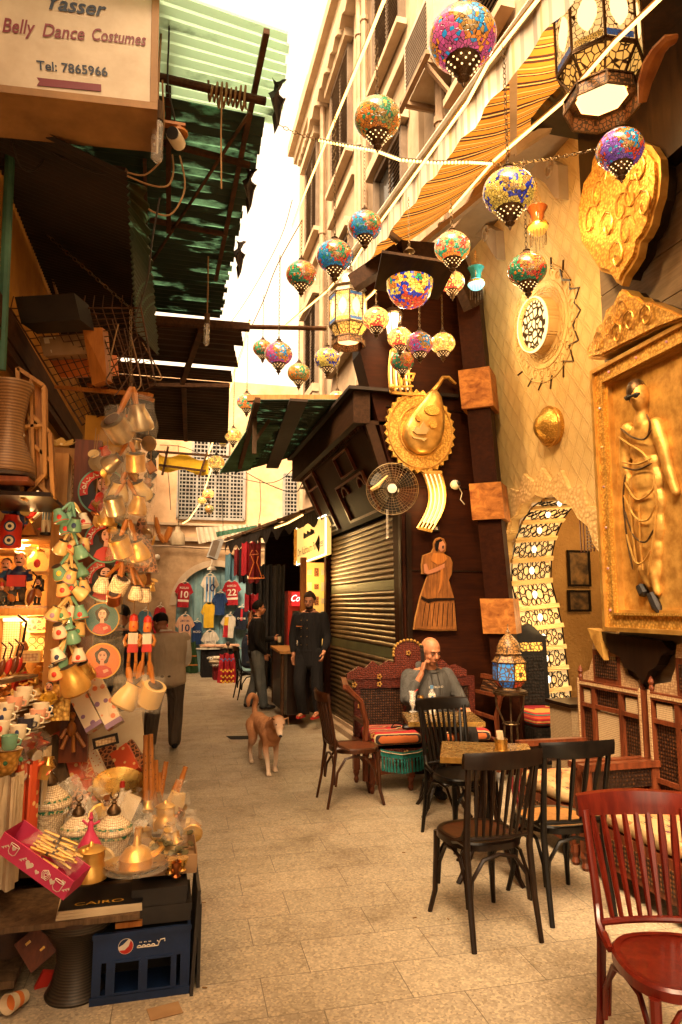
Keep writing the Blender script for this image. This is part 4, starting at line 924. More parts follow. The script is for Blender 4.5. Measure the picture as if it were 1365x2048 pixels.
def chair(mat,seatm,label,loc,rz,n=7,h=0.90,spindle=(0.007,0.013)):
 t=thing('bentwood_chair',label,'chair',loc,rz,'bentwood cafe chairs')
 def seat_out(k,N=28):
  o=[]
  for i in range(N):
   a=2*pi*i/N;c,s_=cos(a),sin(a)
   x=abs(c)**.72*(1 if c>0 else-1)*.205*k*(1+.06*s_);y=abs(s_)**.8*(1 if s_>0 else-1)*.205*k
   o.append((x,y))
  return o
 ax=(V((0,0,0)),V((1,0,0)),V((0,1,0)),V((0,0,1)))
 m=MB();m.prism(seat_out(1.0),.425,.455,ax);o1,o2=seat_out(1.0),seat_out(.86)
 N=len(o1)
 m.add([(p[0],p[1],.455)for p in o1]+[(p[0]*.96,p[1]*.96,.464)for p in o1]+[(p[0],p[1],.462)for p in o2],[(i,(i+1)%N,N+(i+1)%N,N+i)for i in range(N)]+[(N+i,N+(i+1)%N,2*N+(i+1)%N,2*N+i)for i in range(N)])
 m.B('seat_rim',mat,t,local=True,smooth=True)
 m=MB();m.prism(seat_out(.87),.4555,.459,ax);m.B('seat',seatm,t,local=True)
 for s in(-1,1):
  m=MB();pts=[(s*.185,-.275,0),(s*.18,-.235,.2),(s*.178,-.205,.44),(s*.182,-.225,.6),(s*.192,-.275,h-.05)]
  m.tube(pts,[.014,.017,.019,.018,.015],8,flat=.8);m.B('back_post',mat,t,local=True,smooth=True)
  m=MB();m.tube([(s*.165,.165,.43),(s*.168,.17,.3),(s*.175,.18,.12),(s*.195,.21,0)],[.019,.018,.015,.013],8);m.B('front_leg',mat,t,local=True,smooth=True)
  m=MB();m.tube([(s*.163,.160,.16),(s*.163,.14,.28),(s*.165,.06,.385),(s*.17,-.04,.40),(s*.175,-.12,.385),(s*.178,-.19,.28),(s*.178,-.205,.17)],.0105,6);m.B('side_brace',mat,t,local=True,smooth=True)
  m=MB();m.tube([(s*.185,-.20,.47),(s*.19,-.15,.475),(s*.195,-.09,.455)],[.012,.017,.013],6);m.tube([(s*.183,-.222,.57),(s*.192,-.19,.50),(s*.196,-.12,.465)],.011,6);m.B('seat_bracket',mat,t,local=True,smooth=True)
 for(y,z0)in((.175,.16),(-.21,.18)):
  m=MB();m.tube([(-.165,y,z0),(-.155,y,.30),(-.09,y,.39),(0,y,.41),(.09,y,.39),(.155,y,.30),(.165,y,z0)],.0105,6);m.B('cross_brace',mat,t,local=True,smooth=True)
 def rail(u,w):
  x=(-1+2*u)*.222;y=-.275-.045*(1-(2*u-1)**2);return V((x,y,0))
 m=MB();K=16;vs=[];fs=[]
 for i in range(K+1):
  u=i/K;p=rail(u,0);hh=.036+.006*sin(pi*u);zc=h-.035
  for(dy,dz)in((.012,-hh),(.015,0),(.008,hh),(-.006,hh+.006),(-.014,hh*.6),(-.012,-hh)):vs.append((p.x,p.y+dy-dz*.12,zc+dz))
 for i in range(K):
  for k in range(6):l=(k+1)%6;fs.append((i*6+k,i*6+l,i*6+6+l,i*6+6+k))
 fs+=[tuple(range(5,-1,-1)),tuple(K*6+k for k in range(6))]
 m.add(vs,fs);m.B('top_rail',mat,t,local=True,smooth=True)
 m=MB();m.tube([(x,-.205-.02*(1-(x/.18)**2),.495)for x in(-.18,-.09,0,.09,.18)],.013,8);m.B('lower_rail',mat,t,local=True,smooth=True)
 for i in range(n):
  u=(i+1)/(n+1);x0=-.165+.33*u;p=rail(.5+(u-.5)*.93,0);yb=-.205-.02*(1-(x0/.18)**2)
  m=MB();q0,q1=V((x0,yb,.495)),V((p.x,p.y+.005,h-.06));a,b=spindle
  m.tube([q0,q0 .lerp(q1,.35),q0 .lerp(q1,.7),q1],[a,(a+b)/2,b,a*1.1],6);m.B('spindle',mat,t,local=True,smooth=True)
 return t
def face(dx,dy):return atan2(dy,dx)-pi/2
chair('wood_dark','wood_brown','dark brown bentwood chair nearest the camera, its back to us, before the empty table',(1.67,3.53,0),face(-.05,1),8,.92)
chair('wood_black','wood_honey','black bentwood chair with a pale worn seat, between the dark brown chair and the sofas',(2.20,3.66,0),face(.03,1),4,.92,(.009,.016))
chair('wood_red','wood_red','glossy red bentwood chair cut off by the right edge of the picture',(1.73,2.13,0),face(-.22,-1),8,.92,(.009,.015))
chair('wood_brown','wood_mahogany','brown bentwood chair seen from the side, out in the alley left of the bench',(1.63,5.88,0),face(1,.02),7,.92)
chair('wood_black','wood_black','black spindle back chair facing us behind the empty brass table',(2.12,4.72,0),face(.12,-1),8,.94)
chair('wood_black','wood_black','black chair seen from the side far down the alley by the red dress',(1.58,12.6,0),face(1,0.1),5,.92)
def cafe_table(label,loc,rz,w=.66,d=.56,z=.74):
 t=thing('cafe_table',label,'table',loc,rz,'brass topped cafe tables')
 m=MB();m.b2((-w/2,-d/2,z-.012),(w/2,d/2,z));m.B('table_top','tableplate',t,local=True)
 m=MB();
 for a,b in(((-w/2-.004,-d/2-.004),(w/2+.004,-d/2)),((-w/2-.004,d/2),(w/2+.004,d/2+.004)),((-w/2-.004,-d/2),(-w/2,d/2)),((w/2,-d/2),(w/2+.004,d/2))):m.b2((a[0],a[1],z-.035),(b[0],b[1],z-.002))
 m.B('brass_edge','brass',t,local=True)
 m=MB();m.b2((-.05,-.05,z-.06),(.05,.05,z-.013));m.tube([(0,0,.22),(0,0,z-.05)],.03,8);m.B('column','wood_black',t,local=True)
 for k in range(4):
  a=R(45+90*k);c,s=cos(a),sin(a);m=MB()
  m.tube([(.03*c,.03*s,z-.1),(.05*c,.05*s,.45),(.10*c,.10*s,.25),(.20*c,.20*s,.08),(.27*c,.27*s,0)],[.014,.017,.018,.017,.016],7);m.tube([(.05*c,.05*s,.2),(.11*c,.11*s,.30),(.20*c,.20*s,.20),(.24*c,.24*s,.04)],.011,6);m.B('bent_leg','wood_dark',t,local=True,smooth=True)
 m=MB();m.tube([(.155*cos(2*pi*k/20),.155*sin(2*pi*k/20),.24)for k in range(20)],.010,6,closed=True);m.B('ring_brace','wood_dark',t,local=True,smooth=True)
 return t
cafe_table('brass topped table before the seated man, with a glass, can and bottle',(2.26,5.42,0),R(-14),.60,.52)
cafe_table('empty brass topped table with a napkin holder, behind the dark brown chair',(2.02,4.13,0),R(-24),.56,.50)
p=oZ(1003,1500,.742)
t=thing('napkin_holder','round brass holder full of white napkins on the nearer table','napkin holder',p)
m=MB();m.lathe([(.052,0),(.052,.004),(.040,.006),(.040,.035),(.042,.037),(.042,.07),(.038,.07),(.038,.01)],20,p);m.B('holder','brass',t,smooth=True)
m=MB()
for i in range(14):
 a=rnd.uniform(0,6.28);r_=rnd.uniform(0,.02);m.box((p.x+r_*cos(a),p.y+r_*sin(a),p.z+.075),(.028,.004,.08+rnd.uniform(-.01,.012)),(rnd.uniform(-.12,.12),rnd.uniform(-.12,.12),a))
m.B('napkins','white_paper',t)
def on(x,y,z=.742):return oZ(x,y,z)
p=on(826,1424);t=thing('milkshake_glass','footed sundae glass with a red straw on the man\'s table','glass',p)
m=MB();m.lathe([(.032,0),(.032,.006),(.008,.015),(.010,.03),(.026,.06),(.030,.10),(.026,.13),(.036,.175),(.034,.175),(.024,.13),(.027,.10),(.022,.065),(.001,.04)],16,p);m.B('glass','glass_clear',t,smooth=True)
m=MB();m.tube([p+V((0,0,.06)),p+V((.012,-.01,.17)),p+V((.05,-.01,.19))],.004,5);m.B('straw','paint_red',t)
m=MB();m.lathe([(.001,.045),(.02,.065),(.025,.1),(.023,.12),(.001,.12)],12,p);m.B('ice','film_thick',t,smooth=True)
p=on(840,1426);p=p+V((.01,0,0));t=thing('drink_can','slim dark blue drink can with a gold rim on the man\'s table','can',p)
m=MB();m.lathe([(.022,0),(.027,.006),(.027,.132),(.023,.14),(.023,.142)],16,p);m.B('can_body','paint_navy',t,smooth=True)
m=MB();m.lathe([(.0275,.124),(.0275,.132),(.0235,.141),(.0235,.145),(.020,.145),(.001,.141)],16,p);m.B('can_top','brass',t,smooth=True)
m=MB();m.ball(p+V((-.01,-.0262,.075)),(.012,.002,.014),8,5);m.B('emblem','paint_white',t)
p=on(865,1428);t=thing('water_bottle','clear plastic water bottle with a blue cap on the man\'s table','bottle',p)
m=MB();m.lathe([(.028,0),(.032,.01),(.030,.05),(.026,.075),(.030,.10),(.032,.15),(.028,.175),(.014,.20),(.013,.212)],16,p);m.B('bottle_body','glass_clear',t,smooth=True)
m=MB();m.lathe([(.0155,.21),(.0155,.235),(.001,.237)],12,p);m.B('cap','paint_skyblue',t)
m=MB();m.lathe([(.0325,.115),(.0325,.16)],16,p);m.B('label_band','paint_white',t);m=MB();m.ball(p+V((-.008,-.033,.138)),(.014,.003,.016),8,5);m.B('emblem','paint_blue',t)
m=MB();m.lathe([(.001,.004),(.030,.01),(.028,.05),(.024,.075),(.028,.10),(.001,.10)],14,p);m.B('water','film_thick',t,smooth=True)
def carved(name,c1,c2,sc=40,bump=.8,rough=.45,metal=0.0,pat=0.5,hi=.5,bd=.008):
 t=NT(name);t.set(rough,metal);mp=t.mapp();v=t.vor(mp,sc,'F1',pat);r_=t.ramp(v,0,[(0.1,c1),(hi,c2)]);t.l(r_,0,t.b,'Base Color')
 inv=t.math('SUBTRACT',1.0,(v,0));t.bump(inv,0,bump,bd);return t
carved('carved_red',(0.30,0.055,0.02),(0.09,0.015,0.008),55);carved('carved_black',(.03,.022,.017),(.006,.005,.004),30)
carved('lace_border',(1,.80,.46),(.74,.54,.26),26,1.0,.8,0,.9,.6);BRD.B('arch_border','lace_border',gw)
carved('mashrabiya',(0.26,0.10,0.035),(0.018,0.008,0.005),42,1.0,.4,0,0.15)
carved('inlay',(0.78,0.62,0.38),(0.30,0.16,0.08),60,.2,.4,0,.35,.75)
carved('inlay_white',(0.85,0.70,0.46),(0.16,0.09,0.05),75,.1,.4,0,.1,.75)
carved('gold_relief',(0.85,0.52,0.12),(0.40,0.20,0.035),48,.9,.42,.7,.9,.7,.003)
carved('gold_fine',(0.85,0.52,0.12),(0.50,0.27,0.05),60,.9,.34,.75,.7,.6,.003)
def rug(name,cols,k=9.0,axis=1,diamonds=False):
 t=NT(name);t.set(.95);sx=t.n('ShaderNodeSeparateXYZ');nz=t.noise(t.mapp(),30,2)
 if diamonds:
  v=t.vor(t.mapp((1,1,1),(0,0,R(45))),k,'F1',.15);v.distance='MANHATTAN';ch=t.vor(t.mapp(),k*.6,'F1')
  r_=t.ramp(v,0,[(0,cols[0]),(.10,cols[1]),(.20,cols[2]),(.30,cols[3]),(.42,cols[2]),(.5,cols[4])],'CONSTANT');r2=t.ramp(ch,1,[(0,(1,1,1)),(.5,(.9,.6,.45)),(.7,(.7,.85,.8)),(.85,(1,.75,.5))],'CONSTANT')
  m=t.mix(.7,(r_,0),(r2,0),'MULTIPLY');t.l(m,2,t.b,'Base Color')
 else:
  t.l(t.tc,'Object',sx,0);a=t.math('MULTIPLY',(sx,axis),k);b=t.math('ADD',(a,0),(t.math('MULTIPLY',(nz,0),.05),0));fr=t.math('FRACT',(b,0))
  n=len(cols);r_=t.ramp(fr,0,[(i/n,c)for i,c in enumerate(cols)],'CONSTANT');t.l(r_,0,t.b,'Base Color')
 w=t.noise(t.mapp(),200,2);t.bump(w,0,.3,.003)
rc=(.38,.02,.02)
rug('rug_stripe',[rc,rc,(.05,.015,.015),(.5,.3,.12),rc,(.02,.10,.10),rc,(.45,.12,.03),(.03,.02,.02),(.55,.42,.22),rc,rc,(.4,.04,.05)],6.2)
rug('rug_red',[rc,(.5,.1,.03),rc,(.03,.12,.10),rc,(.45,.25,.06),(.25,.01,.02)],11,2)
rug('kilim',[(.25,.06,.12),(.04,.04,.06),(.66,.50,.26),(.55,.22,.10),(.60,.45,.24)],9,diamonds=True)
bn=thing('carved_bench','carved red brown wooden bench with crested back where the man sits','bench',(2.5,6.35,0))
x0,x1,yf,yb,sz=1.80,3.05,6.02,6.48,.40
m=MB();m.b2((x0+.05,yf,sz-.10),(x1,yf+.04,sz));m.b2((x0+.05,yb-.04,sz-.1),(x1,yb,sz));m.b2((x0+.05,yf,sz-.02),(x1,yb,sz));m.B('seat_frame','carved_red',bn)
for(x,y)in((x0+.05,yf+.03),(x1-.05,yf+.03),(x0+.02,yb-.02),(x1-.05,yb-.02),(x0+.42,yf+.05)):
 m=MB();m.b2((x-.03,y-.03,.12),(x+.03,y+.03,sz-.1));m.lathe([(.014,0),(.026,.03),(.018,.06),(.03,.09),(.03,.125)],8,(x,y,0));m.B('leg','wood_mahogany',bn)
m=MB();m.b2((x0,yb-.03,sz),(x1,yb+.02,.50));m.b2((x0,yb-.03,.86),(x1,yb+.02,.95))
for x in(x0,x0+.5,x1-.06,x1-.55):m.b2((x,yb-.032,.5),(x+.06,yb+.022,.86))
m.B('back_frame','carved_red',bn)
m=MB();m.b2((x0+.06,yb-.01,.5),(x1-.06,yb+.0,.86));m.B('back_lattice','mashrabiya',bn)
m=MB();cx=(x0+x1)/2-.08
prof=[(-.62,0),(-.62,.05),(-.50,.12),(-.44,.10),(-.36,.17),(-.30,.12),(-.2,.17),(-.14,.14),(-.14,.22)]+[(.15*cos(R(a))*1.0,.24+.12*sin(R(a)))for a in range(190,-11,-20)]+[(.14,.15),(.2,.17),(.30,.12),(.36,.17),(.44,.10),(.50,.12),(.62,.06),(.62,0)]
m.prism(prof,0,.04,(V((cx,yb,.95)),V((1,0,0)),V((0,0,1)),V((0,-1,0))));m.B('crest','carved_red',bn)
m=MB()
for a in range(190,-11,-14):m.ball((cx+.155*cos(R(a)),yb-.045,.95+.24+.125*sin(R(a))),.016,6,4)
for x,z in((cx,1.19),(cx-.3,.9),(cx+.3,.9),(cx-.55,.9),(cx-.3,.97),(x0+.36,.34),(x0+.05,.7),(x0+.05,.5)):
 for k in range(5):m.ball((x+.018*cos(k*1.257),yb-.052 if z>.5 else yf-.012,z+.018*sin(k*1.257)),.011,5,3)
m.B('gilt_rosette','gold_smooth',bn)
for s,xx in((-1,x0),(1,x1)):
 m=MB();pts=[(xx+s*.02,yf,.12),(xx+s*.02,yf,.45),(xx+s*.01,yf+.0,.62),(xx+s*.06,yf,.80),(xx+s*.20,yf,.93)]
 m.tube(pts,[.028,.028,.026,.026,.03],6);m.bar((xx+s*.20,yf,.93),(xx+s*.10,yb,.95),.05,.04)
 m.bar((xx+s*.06,yf,.80),(xx+s*.03,yb,.80),.03,.03);m.bar((xx,yf,.6),(xx,yb,.6),.03);m.bar((xx,yf,.40),(xx,yb,.40),.04);m.B('arm','wood_mahogany',bn)
 m=MB();m.add([(xx+s*.07,yf+.03,.80),(xx+s*.05,yb-.03,.80),(xx+s*.10,yb-.03,.93),(xx+s*.18,yf+.03,.92)],[(0,1,2,3)]);m.B('arm_lattice','mashrabiya',bn)
m=MB();m.bar((x0+.05,yf+.06,.16),(x0+.42,yf+.06,.18),.03);m.tube([(x0+.42,yf+.05,.16),(x0+.42,yb,.16)],.016,6);m.B('stretcher','wood_mahogany',bn)
def cushion(name,a,b,mat,label,cat='cushion',rr_=.04,grp=None,cols=14):
 a,b=V(a),V(b);m=MB();c=(a+b)/2;h=(b-a)/2
 def sg(v,e):return abs(v)**e*(1 if v>=0 else-1)
 vs=[];nu,nv=24,12
 m.grid(lambda u,v:V((c.x+h.x*sg(cos(2*pi*u),.28)*sg(sin(pi*v)+1e-9,.3),c.y+h.y*sg(sin(2*pi*u),.28)*sg(sin(pi*v)+1e-9,.3),c.z-h.z*sg(cos(pi*v),.6)+.008*sin(9*u+5*v))),nu,nv)
 return tag(m.B(name,mat,smooth=True),label,cat,grp)
cushion('cushion',(x0+.04,yf-.05,sz),(x0+.52,yb-.04,sz+.13),'rug_stripe','red striped woven cushion on the left part of the carved bench')
cushion('cushion',(x0+.54,yf-.05,sz),(x1-.04,yb-.04,sz+.12),'rug_stripe','red striped woven cushion the seated man sits on')
t=thing('fringed_throw','teal throw with white thread and long tassels hanging off the bench seat','throw',(x0+.35,yf-.06,.2))
m=MB();xa,xb=x0+.10,x0+.60
def thr(u,v):return V((xa+(xb-xa)*u,yf-.065-.01*sin(20*u),sz-.0-.05*sin(pi*u)-v*.06+.02*u))
m.grid(thr,20,2);m.B('cloth_edge','cloth_teal',t)
for i in range(17):
 p=thr((i+.5)/17,1);m=MB();m.tube([p,p+V((0,0,-.02)),p+V((0,-.004,-.035)),p+V((.004,0,-.12))],[.004,.011,.007,.013],6);m.B('tassel','cloth_teal',t)
m=MB();m.tube([thr(i/20,.3)+V((0,-.006,0))for i in range(21)],.005,4);m.B('thread','cloth_cream',t)
m=MB();p=V((x0+.42,yf+.08,sz+.15));m.ball(p,(.07,.05,.028),10,6);m.tube([p+V((-.05,0,.02)),p+V((-.14,-.02,.05)),p+V((-.17,0,.0)),p+V((-.07,.03,0))],.008,5);tag(m.B('waist_bag','black_plastic'),'small black bag with a strap lying on the striped bench cushion','bag')
def sofa(ya,yb_,label,lead=False,cl=''):
 t=thing('inlaid_sofa',label,'sofa',(3.0,(ya+yb_)/2,0),0,'inlaid mashrabiya sofas');X=3.22;d=.62
 W=yb_-ya
 m=MB();axs=(V((X,yb_,0)),V((0,-1,0)),V((0,0,1)),V((-1,0,0)))
 def rect(u0,u1,z0,z1,t0,t1):m.prism([(u0,z0),(u1,z0),(u1,z1),(u0,z1)],t0,t1,axs)
 rect(0,.045,.3,1.08,0,.05);rect(W-.045,W,.3,1.08,0,.05);rect(.045,W-.045,1.03,1.08,0,.05);rect(.045,W-.045,.36,.41,0,.05)
 for u in(.26,.68):rect(W*u-.02,W*u+.02,.41,1.03,0,.045)
 rect(.045,W-.045,.88,.91,0,.044);rect(.045,W-.045,.50,.53,0,.044)
 rect(W*.26,W*.68,1.08,1.32,0,.03)
 for u in(0.02,W-.02):m.lathe([(.016,0),(.02,.02),(.012,.04),(.022,.06),(.014,.085),(.0,.11)],8,(X-.025,yb_-u,1.08))
 m.B('back_frame','wood_mahogany',t)
 m=MB();rect(.045,W*.26-.02,.41,1.03,.0,.02);rect(W*.68+.02,W-.045,.41,1.03,0,.02);rect(W*.26+.02,W*.68-.02,.91,1.03,0,.02);m.B('turned_lattice','mashrabiya',t)
 m=MB();rect(W*.26+.03,W*.68-.03,1.12,1.28,0.03,.036);m.B('turned_lattice','mashrabiya',t)
 m=MB();rect(W*.26+.03,W*.68-.03,.545,.865,0,.030);m.B('inlay_panel','inlay_white',t)
 m=MB();rect(.07,W*.26-.05,.90,1.01,.02,.034);rect(W*.68+.05,W-.07,.90,1.01,.02,.034);m.B('inlay_square','inlay_white',t)
 m=MB();rect(.012,.033,.4,1.09,.05,.054);rect(W-.033,W-.012,.4,1.09,.05,.054);rect(.033,W-.033,1.045,1.067,.05,.054);m.B('inlay_line','inlay',t)
 m=MB();u0,u1=W*.26,W*.68
 m.prism([(u0,1.32),(u1,1.32),(u1-.02,1.40),(u1-.09,1.42),((u0+u1)/2,1.50),(u0+.09,1.42),(u0+.02,1.40)],0,.03,axs)
 m.prism([(.045,1.08),(u0,1.08),(u0,1.27),(u0-.03,1.22),(u0-.06,1.16),(.06,1.13)],0,.025,axs);m.prism([(u1,1.08),(W-.045,1.08),(W-.06,1.13),(u1+.06,1.16),(u1+.03,1.22),(u1,1.27)],0,.025,axs);m.B('crest_board','inlay',t)
 m=MB()
 for k in range(8):a=k*pi/4;m.ball((X-.034,yb_-(u0+u1)/2+.02*cos(a),1.41+.02*sin(a)),(.003,.009,.009),6,4)
 m.B('rosette','wood_dark',t)
 m=MB();rect(0,W,.12,.36,.0,.03);m.b2((X-d,ya,.30),(X,yb_,.34));m.b2((X-d,ya+.02,.12),(X-d+.03,yb_-.02,.32));m.B('seat_box','wood_mahogany',t)
 m=MB();m.b2((X-d-.006,ya+.08,.16),(X-d-.001,yb_-.08,.29));m.b2((X-d+.04,ya-.004,.16),(X-.06,ya+.0,.28));m.B('seat_lattice','mashrabiya',t)
 for(x,y)in((X-d+.03,ya+.03),(X-d+.03,yb_-.03),(X-.04,ya+.03),(X-.04,yb_-.03)):
  m=MB();m.lathe([(.018,0),(.03,.02),(.022,.05),(.034,.08),(.03,.125)],8,(x,y,0));m.B('leg','wood_mahogany',t)
 for y in(ya+.03,yb_-.03):
  m=MB();m.b2((X-d+.02,y-.03,.60),(X-.02,y+.03,.64));m.b2((X-d+.04,y-.02,.34),(X-d+.09,y+.02,.60));m.b2((X-.08,y-.02,.34),(X-.05,y+.02,.6));m.B('arm','wood_mahogany',t)
  m=MB();m.b2((X-d+.1,y-.008,.48),(X-.08,y+.008,.595));m.B('arm_lattice','mashrabiya',t)
 cushion('seat_cushion',(X-d-.01,ya+.06,.34),(X-.06,yb_-.06,.45),'kilim',cl)
 return t
sofa(4.10,4.86,'inlaid wooden armchair sofa with turned lattice back, further one under the gold relief',cl='patterned cream kilim cushion on the further inlaid sofa')
sofa(3.02,4.05,'nearer inlaid wooden sofa, its back cut by the right edge of the picture',cl='patterned cream kilim cushion on the nearer inlaid sofa')
m=MB();rr=random.Random(5)
for i in range(22):x=2.58+i*.012;m.tube([(x,4.84-i*.03,.38),(x-.02,4.82-i*.03,.3),(x-.01+rr.uniform(-.02,.02),4.82-i*.03,.20)],.006,4)
tag(m.B('kilim_fringe','cloth_maroon'),'dark red and pink tassel fringe hanging from the sofa cushion','fringe')
t=thing('inlaid_chest','small white inlaid chest with a dark top behind the sofa end','chest',(3.75,5.3,0))
p=oD(1168,1412,6.1);m=MB();m.b2((p.x-.16,p.y-.05,.0),(p.x+.3,p.y+.3,p.z-.0));m.B('body','inlay_white',t)
m=MB();m.b2((p.x-.19,p.y-.08,p.z),(p.x+.33,p.y+.33,p.z+.03));m.B('lid','wood_dark',t);m=MB();m.prism([(-.05,-.26),(.08,-.26),(.08,-.10),(.015,-.05),(-.05,-.10)],.051,.056,(V((p.x+.02,p.y,p.z)),V((1,0,0)),V((0,0,1)),V((0,-1,0))));m.B('niche','dark_void',t)
t=thing('carved_chair','tall black carved chair with an orange red cushion standing in the archway','chair',(3.9,6.55,0));cx,cy=3.78,6.45
m=MB();axc=(V((cx,cy+.25,0)),V((1,0,0)),V((0,0,1)),V((0,-1,0)))
m.prism([(-.24,.1),(.24,.1),(.21,1.30),(.24,1.32),(.16,1.34),(.08,1.42),(0,1.46),(-.08,1.42),(-.16,1.34),(-.24,1.32),(-.21,1.30)],0,.05,axc);m.B('back','wood_black',t)
m=MB();m.prism([(-.17,.62),(.17,.62),(.16,1.12),(-.16,1.12)],.051,.06,axc);m.B('carved_panel','carved_black',t);m=MB();m.prism([(-.16,1.17),(.16,1.17),(.16,1.26),(-.16,1.26)],.051,.056,axc);m.B('pierced_panel','filigree_gold',t)
m=MB();m.b2((cx-.24,cy-.28,.30),(cx+.24,cy+.2,.46));m.B('seat','carved_black',t)
for sx_ in(-.2,.2):
 for sy in(-.25,.22):m=MB();m.b2((cx+sx_-.025,cy+sy-.025,0),(cx+sx_+.025,cy+sy+.025,.3));m.B('leg','wood_black',t)
cushion('cushion',(cx-.23,cy-.29,.46),(cx+.23,cy+.19,.62),'rug_red','thick orange red woven cushion on the black carved chair')
sp=oD(1020,1383,6.05);st_=thing('lantern_stand','spindly bronze metal stand holding the blue and orange lantern','stand',(sp.x,sp.y,0))
m=MB();m.lathe([(.15,-.01),(.155,0),(.155,.012),(.001,.013)],20,sp-V((0,0,.013)));m.B('top_plate','bronze',st_)
for k in range(3):
 a=R(60+120*k);c,s=cos(a),sin(a);m=MB();h_=sp.z
 m.tube([sp+V((.14*c,.14*s,-.02)),sp+V((.13*c,.13*s,-.12)),sp+V((.06*c,.06*s,-.27)),(sp.x+.07*c,sp.y+.07*s,.40),(sp.x+.07*c,sp.y+.07*s,.2),(sp.x+.15*c,sp.y+.15*s,0)],.009,6);m.B('leg','bronze',st_,smooth=True)
for z in(.62,.30):m=MB();m.tube([(sp.x+.07*cos(2*pi*k/14),sp.y+.07*sin(2*pi*k/14),z)for k in range(14)],.007,5,closed=True);m.B('ring','bronze',st_)
def floor_lantern(p,k):
 t=thing('floor_lantern','moorish table lantern with glowing orange and blue panes on the bronze stand','lantern',p);N=6
 def ring(r_,z):return[p+V((r_*k*cos(R(60*i+20)),r_*k*sin(R(60*i+20)),z*k))for i in range(N)]
 m=MB();m.lathe([(.95*k,0),(.95*k,.06*k),(.7*k,.12*k),(.62*k,.22*k)],12,p);m.B('foot','bronze',t)
 def belt(r0,z0,r1,z1,mats,nm):
  a,b=ring(r0,z0),ring(r1,z1)
  for i in range(N):l=(i+1)%N;m=MB();m.add([a[i],a[l],b[l],b[i]],[(0,1,2,3)]);m.B(nm,mats[i%len(mats)],t)
  m=MB()
  for i in range(N):l=(i+1)%N;m.bar(a[i],b[i],.05*k);m.bar(a[i],a[l],.05*k);m.bar(b[i],b[l],.05*k)
  m.B('frame','bronze',t)
 belt(.6,.24,.92,.62,['filigree_red','filigree_blue'],'lower_pane');belt(.95,.64,.95,1.62,['filigree_blue','filigree_fire','filigree_blue'],'pane');belt(.98,1.64,.62,2.1,['filigree_dark'],'upper_pane')
 m=MB();m.lathe([(.70*k,2.08*k),(.74*k,2.14*k),(.66*k,2.2*k),(.64*k,2.5*k),(.5*k,2.85*k),(.28*k,3.1*k),(.12*k,3.25*k),(.14*k,3.35*k),(.05*k,3.5*k),(.02*k,3.8*k)],14,p);m.B('dome','filigree_dark',t,smooth=True)
 a=ring(.97,1.1)
 lamp_point('bulb_light',p+V((0,0,1.1*k)),(1,.5,.15),2.5,.05,t)
 return t
floor_lantern(sp+V((0,0,.001)),.155)
for(x0_,y0_,x1_,y1_,lab)in((1136,1100,1184,1173,'black framed dark photograph of people on the ochre room wall, the upper one'),(1137,1180,1184,1223,'black framed small photograph, the lower one on the ochre room wall')):
 a,b=oY(x0_,y0_,7.38),oY(x1_,y1_,7.38);t=thing('picture_frame',lab,'picture',(a.x,7.4,b.z),0,'framed photographs on the inner wall')
 m=MB();w_=b.x-a.x;h_=a.z-b.z;ax2=(V((a.x,7.41,b.z)),V((1,0,0)),V((0,0,1)),V((0,-1,0)));fr2(m,0,w_,0,h_,.025,0,.03,ax2);m.B('frame','wood_black',t)
 m=MB();m.prism([(.025,.025),(w_-.025,.025),(w_-.025,h_-.025),(.025,h_-.025)],0,.012,ax2);m.B('print','photo_print',t)if 'photo_print' in MATS else(pm('photo_print',(.22,.13,.05),(.03,.02,.012),9,.4),m.B('print','photo_print',t))
def lin(L,u):
 x=u*(len(L)-1);i=min(int(x),len(L)-2);return L[i]+(L[i+1]-L[i])*(x-i)
def limb(m,pts,rs,n=12,k=5):
 P=[V(p)for p in pts];out=[];rr_=[]
 for i in range(len(P)-1):
  for j in range(k):
   t=j/k;s=t*t*(3-2*t)
   a=P[i-1]if i>0 else P[i]*2-P[i+1];d=P[i+2]if i+2<len(P)else P[i+1]*2-P[i]
   q=0.5*((2*P[i])+(P[i+1]-a)*t+(2*a-5*P[i]+4*P[i+1]-d)*t*t+(-a+3*P[i]-3*P[i+1]+d)*t**3)
   out.append(q);rr_.append(rs[i]*(1-s)+rs[i+1]*s)
 out.append(P[-1]);rr_.append(rs[-1])
 m.tube(out,rr_,n)
 m.ball(P[0],rs[0]*.98,n,6);m.ball(P[-1],rs[-1]*.98,n,6)
def hand(m,wrist,dirv,palmn,s=1.0,curl=.5,point=False,side=1):
 w=V(wrist);d=V(dirv).normalized();n_=V(palmn);n_=(n_-d*n_.dot(d)).normalized();x=d.cross(n_)*side
 pc=w+d*.045*s
 M=Matrix((x,d,n_)).transposed()
 m.ball(pc,(.040*s,.050*s,.016*s),12,8,M);m.ball(w,(.026*s,.03*s,.02*s),10,6,M)
 for i,(ox,L)in enumerate(((-.028,.070),(-.010,.078),(.010,.072),(.027,.056))):
  c=curl*(1+.12*i);
  if point and i==0:c=.12
  p=w+d*.082*s+x*ox*s;ang=c*.5;pts=[w+d*.05*s+x*ox*s,p]
  for q in(.42,.33,.25):
   p=p+(d*cos(ang)+n_*sin(ang))*L*q*s;pts.append(p);ang+=c*.9
  m.tube(pts,[.0105*s,.0105*s,.0095*s,.0085*s,.007*s],7);m.ball(pts[-1],.0072*s,6,4)
 p0=w+d*.025*s-x*.025*s;pts=[p0,p0+(d*.5-x*.85+n_*.25).normalized()*.035*s]
 pts.append(pts[-1]+(d*.85-x*.35+n_*.4).normalized()*.030*s);pts.append(pts[-1]+(d*.9+n_*.5).normalized()*.022*s)
 m.tube(pts,[.014*s,.0125*s,.011*s,.0085*s],7);m.ball(pts[-1],.0086*s,6,4)
